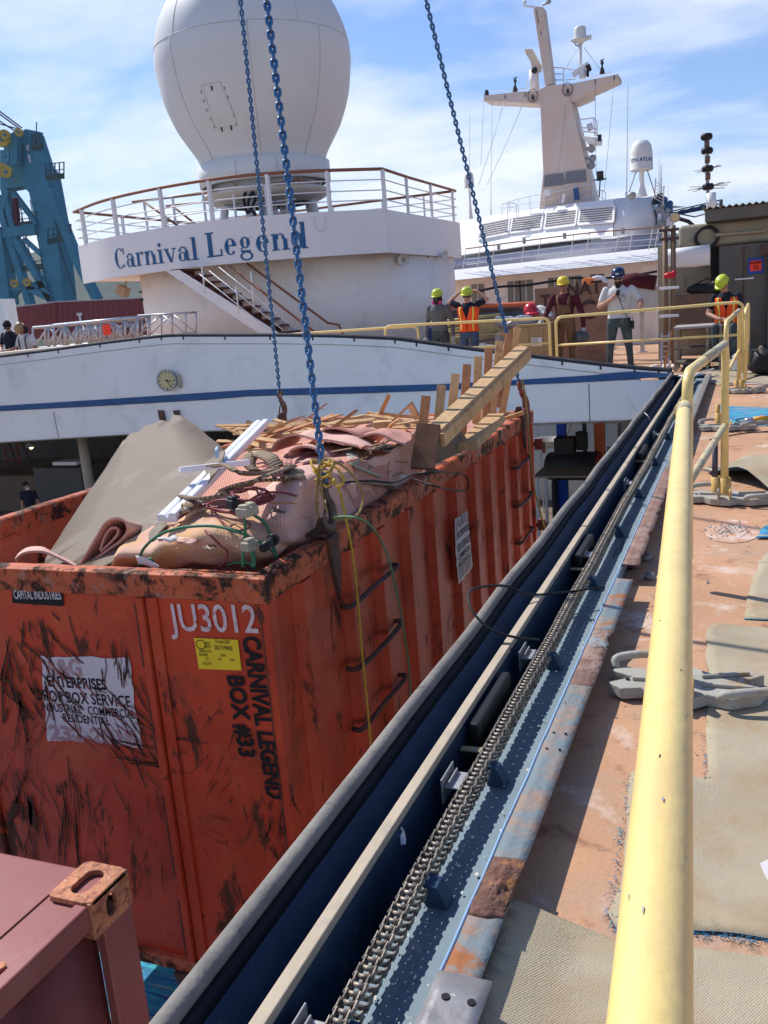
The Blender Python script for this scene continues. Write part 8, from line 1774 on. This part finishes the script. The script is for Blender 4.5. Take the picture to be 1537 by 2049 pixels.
# ================================================================ PEOPLE
def remeshed(mb_, vox, name):
    me = mb_.mesh(name, []); ob = bpy.data.objects.new(name, me); COL.objects.link(ob)
    r = ob.modifiers.new('r', 'REMESH'); r.mode = 'VOXEL'; r.voxel_size = vox; r.use_smooth_shade = True
    s = ob.modifiers.new('s', 'SMOOTH'); s.iterations = 4; s.factor = .5
    dg = bpy.context.evaluated_depsgraph_get(); m2_ = bpy.data.meshes.new_from_object(ob.evaluated_get(dg)); bpy.data.objects.remove(ob); return m2_
def person(X, Y, zg, h, label, J, cols, group=None, ang=0, hat=None, extras=None, voxel=.011, glasses=False, beard=False, vest=False, bib=False, sleeves='short', headtilt=(0, 0), gloves=None, hair=True, slim=1.0):
    """J: joints in metres for a 1.75 m person, x to the viewer's right, y away from the viewer, z up."""
    S = h/1.75; RZ = Matrix.Rotation(ang, 3, 'Z'); base_ = V((X, Y, zg))
    def T(p): return base_+RZ @ (V(p)*S)
    D = dict(pelvis=(0, 0, .95), chest=(0, 0, 1.32), neck=(0, 0, 1.46), head=(0, -.02, 1.585),
             hipL=(-.095, 0, .90), kneeL=(-.11, -.01, .50), ankL=(-.12, .02, .09), toeL=(-.14, -.14, .04),
             hipR=(.095, 0, .90), kneeR=(.11, -.01, .50), ankR=(.12, .02, .09), toeR=(.14, -.14, .04),
             shL=(-.18, 0, 1.40), elL=(-.25, .02, 1.12), wrL=(-.27, -.04, .87), haL=(-.27, -.06, .79),
             shR=(.18, 0, 1.40), elR=(.25, .02, 1.12), wrR=(.27, -.04, .87), haR=(.27, -.06, .79))
    D.update({k: v for k, v in J.items() if k in D}); D = {k: V(v) for k, v in D.items()}
    m4 = MB(); segs_ = []
    def cap(a, b, ra, rb, tg, n=12):
        a, b = V(a), V(b); pts = [T(a+(b-a)*t) for t in (0, .25, .5, .75, 1)]; rs = [(ra+(rb-ra)*t)*S for t in (0, .25, .5, .75, 1)]
        m4.tube(pts, rs, n); m4.ball(T(a), ra*S*.99, 10); m4.ball(T(b), rb*S*.99, 10); segs_.append((a, b, ra, rb, tg))
    sl = slim
    # torso: loft of ellipses along pelvis-chest-neck
    pe, ch, ne = D['pelvis'], D['chest'], D['neck']; up = (ch-pe).normalized(); xs = (D['shR']-D['shL']); xs = (xs-up*xs.dot(up)).normalized(); ys_ = up.cross(xs)
    rings = [(-.12, .10, .09), (-.06, .155, .115), (.02, .165, .118), (.12, .152, .108), (.22, .158, .112), (.32, .178, .12), (.40, .188, .118), (.45, .165, .10), (.49, .10, .075), (.53, .058, .055)]
    Lt = (ch-pe).length/.37; vs = []; n = 20
    for z, rx_, ry_ in rings:
        f = max(0, min(1, z/.37)); c_ = pe+(ch-pe)*(z/.37) if z <= .37 else ch+(ne-ch).normalized()*(z-.37)*1.1
        for j in range(n): a = 2*math.pi*j/n; vs.append(T(c_+xs*rx_*sl*math.cos(a)-ys_*ry_*sl*math.sin(a)*-1))
    k = len(rings); m4.add(vs, [(i*n+j, i*n+(j+1) % n, (i+1)*n+(j+1) % n, (i+1)*n+j) for i in range(k-1) for j in range(n)]+[list(range(n))[::-1], [(k-1)*n+j for j in range(n)]])
    segs_.append((pe, pe+up*.001, .15, .15, 'pants')); segs_.append((pe+up*.12, ch, .15, .16, 'shirt')); segs_.append((ch, ne-V((0, 0, .03)), .15, .08, 'shirt'))
    hd = D['head']; hu = (hd-ne).normalized()
    cap(ne-hu*.03, hd-hu*.05, .056, .052, 'skin')
    hx = (xs-hu*xs.dot(hu)).normalized(); hy = hu.cross(hx)
    ht, hturn = headtilt; rotH = Matrix.Rotation(hturn, 3, hu) @ Matrix.Rotation(ht, 3, hx); hx, hy, hz_ = rotH @ hx, rotH @ hy, rotH @ hu
    MH = Matrix((hx, hy, hz_)).transposed()
    def HP(x, y, z): return hd+hx*x+hy*y+hz_*z
    m4.ball(T(HP(0, .01, .02)), (.076*S, .094*S, .105*S), 20, RZ @ MH); m4.ball(T(HP(0, -.025, -.055)), (.054*S, .062*S, .060*S), 14, RZ @ MH)
    m4.ball(T(HP(0, -.094, -.022)), (.017*S, .028*S, .028*S), 10, RZ @ MH); m4.ball(T(HP(0, -.074, .022)), (.055*S, .018*S, .012*S), 10, RZ @ MH)
    m4.ball(T(HP(0, -.075, -.058)), (.025*S, .016*S, .010*S), 8, RZ @ MH)
    for s in (-1, 1): m4.ball(T(HP(.077*s, .01, -.005)), (.012*S, .02*S, .030*S), 8, RZ @ MH)
    segs_.append((hd-hz_*.06, hd+hz_*.06, .085, .09, 'skin'))
    for s in 'LR':
        cap(D['hip'+s], D['knee'+s], .088*sl, .060, 'pants'); cap(D['knee'+s], D['ank'+s], .058, .045, 'pants')
        cap(D['ank'+s]-V((0, 0, .04)), D['toe'+s], .045, .042, 'shoe')
        sh_, el_, wr_, ha_ = D['sh'+s], D['el'+s], D['wr'+s], D['ha'+s]
        if sleeves == 'short':
            md = sh_+(el_-sh_)*.62; cap(sh_, md, .062, .056, 'shirt'); cap(md, el_, .046, .040, 'skin'); cap(el_, wr_, .040, .028, 'skin')
        else: cap(sh_, el_, .062, .050, 'shirt'); cap(el_, wr_, .048, .038, 'shirt')
        # hand with five fingers
        hdir = (ha_-wr_).normalized(); tg = 'glove' if (gloves and s in gloves) else 'skin'; pn = V(J.get('palm'+s, (0, -1, 0))).normalized(); sd_v = hdir.cross(pn).normalized(); pn = sd_v.cross(hdir)
        curl = J.get('curl'+s, .35); gl = 1.18 if tg == 'glove' else 1.0
        cap(wr_, wr_+hdir*.05, .028*gl, .034*gl, tg); m4.ball(T(wr_+hdir*.055), (.038*S*gl, .018*S*gl, .045*S*gl), 12, RZ @ Matrix((sd_v, pn, hdir)).transposed())
        for q, (off, ln) in enumerate(((-.027, .060), (-.009, .072), (.009, .068), (.026, .054))):
            b0 = wr_+hdir*.088+sd_v*off; d1 = (hdir*math.cos(curl)+pn*math.sin(curl)); d2 = (hdir*math.cos(curl*2.4)+pn*math.sin(curl*2.4))
            p1 = b0+d1*ln*.5; p2 = p1+d2*ln*.5; m4.tube([T(b0-hdir*.02), T(b0), T(p1), T(p2)], [.0105*S*gl, .0105*S*gl, .0095*S*gl, .008*S*gl], 8); m4.ball(T(p2), .008*S*gl, 6); segs_.append((b0, p2, .01, .01, tg))
        sgn = J.get('thumb'+s, 1 if s == 'L' else -1); b0 = wr_+hdir*.03+sd_v*.03*sgn; p1 = b0+(hdir*.6+sd_v*.75*sgn+pn*.25).normalized()*.035; p2 = p1+(hdir*.9+sd_v*.3*sgn+pn*.4).normalized()*.03
        m4.tube([T(b0-hdir*.01), T(b0), T(p1), T(p2)], [.013*S*gl, .013*S*gl, .011*S*gl, .009*S*gl], 8); m4.ball(T(p2), .009*S*gl, 6); segs_.append((b0, p2, .011, .01, tg))
        segs_.append((wr_+hdir*.02, wr_+hdir*.09, .03, .03, tg))
    me = remeshed(m4, voxel, 'person')
    order = ['skin', 'shirt', 'pants', 'shoe', 'glove']; cc_ = {'shoe': 'dark', 'glove': 'glove'}; cc_.update(cols)
    off = T((0, 0, 0)); inv = RZ.transposed()
    for p in me.vertices: p.co -= off
    me.materials.clear()
    for o_ in order: me.materials.append(M[cc_[o_]])
    idx = []
    for p in me.polygons:
        q = (inv @ p.center)/S; bd = 1e9; bt_ = 'shirt'
        for a, b, ra, rb, tg in segs_:
            ab = b-a; t = max(0, min(1, (q-a).dot(ab)/max(1e-9, ab.length_squared))); d_ = (q-(a+ab*t)).length-(ra+(rb-ra)*t)
            if d_ < bd: bd = d_; bt_ = tg
        if bt_ in ('pants', 'shirt') and abs(q.x) < .2 and (q-pe).dot(up) > -.02 and (q-pe).length < .25: bt_ = 'shirt' if (q-pe).dot(up) > cols.get('waist', .03) else 'pants'
        idx.append(order.index(bt_))
    me.polygons.foreach_set('material_index', idx); me.polygons.foreach_set('use_smooth', [True]*len(idx)); me.update()
    root = bpy.data.objects.new('person', None); COL.objects.link(root); root.location = off; tag(root, label, 'person', group)
    bo_ = bpy.data.objects.new('body', me); COL.objects.link(bo_); bo_.parent = root
    # clothing and kit as children
    def shell(rows, name, m_, gap=None, off_=.016, a0=0, a1=360):
        m5 = MB(); G = []
        for z in rows:
            rx_ = ry_ = 0
            for (z0, r0, s0), (z1, r1, s1) in zip(rings, rings[1:]):
                if z0 <= z <= z1: f = (z-z0)/(z1-z0); rx_ = r0+(r1-r0)*f; ry_ = s0+(s1-s0)*f
            c_ = pe+(ch-pe)*(z/.37) if z <= .37 else ch+(ne-ch).normalized()*(z-.37)*1.1
            A0 = a0(z) if callable(a0) else a0; A1 = a1(z) if callable(a1) else a1
            G.append([T(c_+xs*(rx_*sl+off_)*math.cos(R_(A0+(A1-A0)*j/26))+ys_*(ry_*sl+off_)*math.sin(R_(A0+(A1-A0)*j/26))) for j in range(27)])
        m5.sheet(G, .006*S); return part(name, m5, m_, root)
    front = -90
    if vest:
        gapf = lambda z: -90+max(2.5, (z-.22)*105)
        gap2 = lambda z: 270-max(2.5, (z-.22)*105)
        v_ = shell([.0, .06, .12, .18, .24, .30, .36, .40, .44], 'safety_vest', M['vest'], a0=gapf, a1=gap2, off_=.022)
        for s in (-1, 1):
            m5 = MB(); G = []
            for z in [.44-.02*k for k in range(22)]:
                for (z0, r0, s0), (z1, r1, s1) in zip(rings, rings[1:]):
                    if z0 <= z <= z1: f = (z-z0)/(z1-z0); rx_ = r0+(r1-r0)*f; ry_ = s0+(s1-s0)*f
                c_ = pe+(ch-pe)*(z/.37) if z <= .37 else ch+(ne-ch).normalized()*(z-.37)*1.1
                G.append([T(c_+xs*(rx_*sl+.030)*math.cos(R_(a))+ys_*(ry_*sl+.030)*math.sin(R_(a))) for a in (-90+s*33, -90+s*42)])
            m5.sheet(G, .003*S); part('reflective_stripe', m5, M['reflect'], v_)
    if bib:
        b_ = shell([-.02, .04, .10, .18, .26, .32], 'bib_overall', M['browncloth'], a0=lambda z: -180 if z < .12 else -90-48+(z-.12)*60, a1=lambda z: 180 if z < .12 else -90+48-(z-.12)*60, off_=.014)
        for s in (-1, 1):
            m5 = MB(); m5.sheet([[T(pe+up*z+xs*(s*(.085+.02*(z-.3)/.18)-.022)+ys_*-yy), T(pe+up*z+xs*(s*(.085+.02*(z-.3)/.18)+.022)+ys_*-yy)] for z, yy in ((.30, .135), (.36, .138), (.42, .125), (.47, .085), (.49, .03), (.47, -.05), (.40, -.12), (.30, -.13))], .006); part('shoulder_strap', m5, M['browncloth'], b_)
    if hat:
        m5 = MB(); c_ = HP(0, .010, .052); n_ = RZ @ hz_
        MM = RZ @ MH; prof = [(1.0, 0), (1.0, .25), (.95, .5), (.82, .74), (.6, .9), (.32, .985), (0, 1.0)]; nn2 = 28; vs = []
        for r, z in prof:
            for j in range(nn2): a = 2*math.pi*j/nn2; vs.append(T(c_)+MM @ (V((r*.104*math.cos(a), r*.126*math.sin(a), z*.118))*S))
        m5.add(vs, [(i*nn2+j, i*nn2+(j+1) % nn2, (i+1)*nn2+(j+1) % nn2, (i+1)*nn2+j) for i in range(len(prof)-1) for j in range(nn2)], 0, True)
        ha2 = part('hard_hat', m5, M[hat], root)
        m5 = MB(); inn, ou = [], []
        for j in range(nn2+1):
            a = 2*math.pi*j/nn2; fw_ = max(0, -math.sin(a)); e = .008+.040*fw_**2; inn.append(T(c_)+MM @ (V((.102*math.cos(a), .124*math.sin(a), .006))*S)); ou.append(T(c_)+MM @ (V(((.104+e)*math.cos(a), (.126+e)*math.sin(a), -.004-.010*fw_))*S))
        m5.sheet([inn, ou], .004*S); part('brim', m5, M[hat], ha2)
        m5 = MB(); m5.tube([T(c_)+MM @ (V((0, .110*math.cos(t), .112*math.sin(t)+.004))*S) for t in [math.pi*(.12+.76*k/10) for k in range(11)]], .007*S, 6); part('ridge', m5, M[hat], ha2)
    elif hair:
        m5 = MB(); m5.ball(T(HP(0, .02, .045)), (.084*S, .095*S, .085*S), 16, RZ @ MH); part('hair', m5, M['hair'], root)
    if hat:
        m5 = MB(); m5.ball(T(HP(0, .035, -.01)), (.079*S, .078*S, .06*S), 14, RZ @ MH); part('hair', m5, M['hair'], root)
    if glasses:
        m5 = MB(); m5.tube([T(HP(x, -.095+abs(x)*.45 if abs(x) < .05 else -.075+(abs(x)-.05)*2.6, -.002)) for x in (-.078, -.055, -.03, 0, .03, .055, .078)], [.006*S, .014*S, .018*S, .008*S, .018*S, .014*S, .006*S], 8); part('sunglasses', m5, M['glass'], root)
    m5 = MB(); m5.ball(T(HP(0, -.089, -.060)), (.024*S, .006*S, .006*S), 8, RZ @ MH); part('mouth', m5, M['tread'], root)
    if beard:
        m5 = MB(); m5.ball(T(HP(0, -.045, -.078)), (.060*S, .056*S, .062*S), 16, RZ @ MH); m5.ball(T(HP(0, -.070, -.115)), (.040*S, .034*S, .045*S), 12, RZ @ MH)
        for v in m5.v: v += noise.noise_vector(v*60)*.006
        part('beard', m5, M['hair'], root)
    if extras: extras(root, T, HP, RZ, S)
    return root
# worker, hands behind his head
p = at(934, 571, 16.3)
def eyes(root, T, HP, RZ, S):
    for s in (-1, 1):
        m5 = MB(); m5.ball(T(HP(.030*s, -.081, .006)), (.013*S, .006*S, .008*S), 8); part('eye', m5, M['ink'], root)
person(p.x, 16.3, p.z-1.775, 1.75, 'worker in orange safety vest and lime hard hat with both hands behind the head', dict(shL=(-.19, 0, 1.43), shR=(.19, 0, 1.43), elL=(-.36, .02, 1.50), elR=(.36, .02, 1.50), wrL=(-.17, .06, 1.66), wrR=(.17, .06, 1.66), haL=(-.08, .10, 1.68), haR=(.08, .10, 1.68), palmL=(0, 0, -1), palmR=(0, 0, -1)), dict(skin='skin', shirt='navy', pants='jeans', shoe='dark'), vest=True, hat='lime', glasses=True)
p = at(875, 575, 16.6)
def resp(root, T, HP, RZ, S):
    m5 = MB(); m5.ball(T(HP(0, -.085, -.055)), (.04*S, .035*S, .04*S), 12); r_ = part('respirator', m5, M['black'], root)
    for s in (-1, 1):
        m5 = MB(); a = T(HP(.05*s, -.085, -.065)); b = T(HP(.082*s, -.095, -.085)); m5.tube([a, b], .036*S, 14); part('filter', m5, M['pinkfilter'], r_)
    m5 = MB(); m5.ball(T(HP(0, -.01, -.04)), (.090*S, .102*S, .10*S), 14); part('dark_hood', m5, M['navy'], root)
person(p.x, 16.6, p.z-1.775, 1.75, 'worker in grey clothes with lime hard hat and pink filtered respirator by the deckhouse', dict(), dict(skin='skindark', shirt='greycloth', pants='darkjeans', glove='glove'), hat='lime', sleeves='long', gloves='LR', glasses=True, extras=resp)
# worker in brown overalls
p = at(1128, 551, 16.4)
def held(root, T, HP, RZ, S):
    m5 = MB(); c_ = T((.30, -.08, .70)); m5.lathe([(0, .12), (.07, .11), (.12, .06), (.145, -.02), (.13, -.10), (.08, -.14), (0, -.15)], c_, 20, (.5, -.6, .6))
    h_ = solo('welding_mask', m5, mat('dark_grey_mask', (.07, .075, .08), .35), 'dark grey welding mask held by the worker in brown overalls', 'mask')
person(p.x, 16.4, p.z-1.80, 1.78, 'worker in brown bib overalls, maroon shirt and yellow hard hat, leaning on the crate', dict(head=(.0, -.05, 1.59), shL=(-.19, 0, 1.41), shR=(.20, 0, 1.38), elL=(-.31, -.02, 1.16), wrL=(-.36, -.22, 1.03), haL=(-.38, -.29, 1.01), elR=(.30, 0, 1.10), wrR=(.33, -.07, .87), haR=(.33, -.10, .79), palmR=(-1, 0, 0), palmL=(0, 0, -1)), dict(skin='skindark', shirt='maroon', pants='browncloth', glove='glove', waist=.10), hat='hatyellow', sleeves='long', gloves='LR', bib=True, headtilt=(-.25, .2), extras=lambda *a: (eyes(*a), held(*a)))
# bearded man with radio
p = at(1237, 527, 16.3); P0 = p.copy()
def radio(root, T, HP, RZ, S):
    m5 = MB(); a = T((.015, -.205, 1.372)); m5.box(a, (.055*S, .035*S, .085*S), Matrix.Rotation(.2, 3, 'Y')); mic = thing('radio_handset', a, 'black radio microphone held to the chest by the bearded man, its coiled cord running down', 'radio'); part('microphone', m5, M['black'], mic, bevel=.006)
    pts = spline([T((.02, -.22, 1.33)), T((.06, -.24, 1.22)), T((.11, -.22, 1.08)), T((.17, -.17, .95)), T((.20, -.13, .88))], 12); q = []
    for i, c_ in enumerate(pts): q += [c_+V((.009*math.cos(i*2+k*1.57), .0, .009*math.sin(i*2+k*1.57))) for k in range(2)]
    m5 = MB(); m5.tube(q, .006, 5); part('coiled_cord', m5, M['black'], mic)
    m5 = MB(); m5.box(T((.215, -.10, .86)), (.055*S, .04*S, .13*S)); m5.tube([T((.225, -.10, .92)), T((.225, -.10, 1.0))], .007, 5); part('radio_body', m5, M['black'], mic, bevel=.006)
    # faint print on the shirt
    m5 = MB()
    c_ = T((.085, -.133, 1.27)); m5.tube([c_+V((.045*math.cos(k*math.pi/7), 0, .035*math.sin(k*math.pi/7))) for k in range(14)], .004, 4, closed=True); m5.tube([c_+V((-.05, 0, .05)), c_+V((0, -.004, .065)), c_+V((.05, 0, .05))], .004, 4); part('shirt_print', m5, M['greycloth'], root)
    m5 = MB(); m5.box(T(HP(0, -.115, .085)), (.05, .008, .03)); part('hat_badge', m5, M['label'], root)
rail = at(1282, 618, 15.2)
def J_from(p_, base_, S): return ((p_-base_)/S)
S_ = 1.85/1.75; bz = P0.z-1.88; hb_ = J_from(V((rail.x, 15.22, rail.z+.04)), V((P0.x, 16.3, bz)), S_)
bx_ = P0.x
yb_ = 15.62; P0 = at(1237, 527, yb_); bz = P0.z-1.81*1.0-.075
hb_ = J_from(V((rail.x, 15.24, rail.z+.045)), V((P0.x, yb_, bz)), 1.81/1.75)
person(P0.x, yb_, bz, 1.81, 'bearded man in white t-shirt and navy hard hat with a radio, hand on rail', dict(head=(.0, -.03, 1.60), shL=(-.20, 0, 1.42), shR=(.20, 0, 1.42), elL=(-.30, -.06, 1.17), wrL=(-.08, -.19, 1.29), haL=(-.01, -.205, 1.34), elR=(.36, -.02, 1.18), wrR=(hb_.x-.015, hb_.y+.07, hb_.z+.055), haR=tuple(hb_), palmL=(0, 1, 0), palmR=(0, 0, -1), curlR=.75, curlL=.6, hipL=(-.10, 0, .90), kneeL=(-.15, -.01, .5), ankL=(-.17, .02, .09), toeL=(-.20, -.13, .04), kneeR=(.15, -.01, .5), ankR=(.18, .02, .09), toeR=(.22, -.13, .04)), dict(skin='skin', shirt='whitecloth', pants='darkjeans'), hat='navyhat', glasses=True, beard=True, extras=radio, slim=1.12)
# seated worker
p = at(1450, 541, 16.5); zs = zt_
def sit(root, T, HP, RZ, S): eyes(root, T, HP, RZ, S)
sz = zs-.10
person(p.x-.02, 16.5, p.z-1.36, 1.72, 'seated worker in orange safety vest and lime hard hat looking down, beside the dark door', dict(pelvis=(.05, .02, .50), chest=(.05, .03, .86), neck=(.04, .02, 1.01), head=(.0, -.05, 1.15), hipL=(-.05, 0, .44), hipR=(.14, 0, .44), kneeL=(-.12, -.42, .46), kneeR=(.17, -.42, .46), ankL=(-.12, -.46, .05), ankR=(.17, -.46, .05), toeL=(-.13, -.60, .0), toeR=(.19, -.60, .0), shL=(-.14, .03, .95), shR=(.24, .03, .95), elL=(-.24, -.02, .68), wrL=(-.07, -.22, .60), haL=(.0, -.26, .58), elR=(.32, -.02, .67), wrR=(.14, -.22, .60), haR=(.07, -.27, .58)), dict(skin='skin', shirt='navy', pants='darkjeans', waist=.05), hat='lime', vest=True, glasses=True, headtilt=(.22, -.5))
# two workers at the far left behind the bulkhead
p = at(14, 640, 16.0)
def cap_(root, T, HP, RZ, S):
    m5 = MB(); m5.ball(T(HP(0, .0, .04)), (.09*S, .10*S, .075*S), 16); c_ = part('cap', m5, M['navy'], root); m5 = MB(); m5.box(T(HP(.0, -.12, .03)), (.13*S, .10*S, .012*S)); part('peak', m5, M['navy'], c_)
person(p.x, 16.0, p.z-1.72, 1.74, 'worker in black shirt and dark cap at the left picture edge', dict(head=(.03, -.05, 1.59), elL=(-.28, -.02, 1.13), elR=(.27, -.08, 1.13), wrR=(.10, -.22, 1.06), haR=(.02, -.25, 1.05), wrL=(-.10, -.22, 1.06), haL=(-.02, -.26, 1.05)), dict(skin='skin', shirt='navy', pants='navy'), sleeves='short', headtilt=(.3, .5), hair=True, extras=cap_, glasses=True)
p = at(46, 642, 15.9)
def susp(root, T, HP, RZ, S):
    for s in (-1, 1): m5 = MB(); m5.sheet([[T((s*.09-.016, -yy, z)), T((s*.09+.016, -yy, z))] for z, yy in ((1.0, .135), (1.15, .13), (1.3, .14), (1.4, .125), (1.46, .06))], .004); part('suspender', m5, M['navy'], root)
    m5 = MB(); m5.ball(T(HP(0, .03, -.06)), (.085*S, .09*S, .10*S), 12); part('dark_neck_cover', m5, M['navy'], root)
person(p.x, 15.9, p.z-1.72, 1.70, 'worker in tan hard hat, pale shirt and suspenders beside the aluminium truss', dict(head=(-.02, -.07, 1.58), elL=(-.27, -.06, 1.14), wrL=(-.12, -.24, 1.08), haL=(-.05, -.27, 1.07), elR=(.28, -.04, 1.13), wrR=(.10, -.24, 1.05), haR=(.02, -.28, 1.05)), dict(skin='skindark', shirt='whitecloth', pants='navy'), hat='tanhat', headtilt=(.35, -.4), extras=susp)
# masked worker in the dark lower deck
p = at(52, 962, 15.4)
def mask_(root, T, HP, RZ, S):
    m5 = MB(); m5.ball(T(HP(0, -.085, -.045)), (.045*S, .035*S, .042*S), 12); part('dust_mask', m5, M['foam'], root)
person(p.x, 15.4, -3.1, (p.z+3.1), 'worker with white dust mask and navy shirt down in the dark lower deck', dict(head=(.0, -.04, 1.60), elL=(-.24, .03, 1.13), wrL=(-.20, -.08, .90)), dict(skin='skin', shirt='navy', pants='navy'), headtilt=(.15, .9), extras=mask_, hair=True, ang=.3)
# left hand of the overalled man etc. done; small tools and rest of the clutter
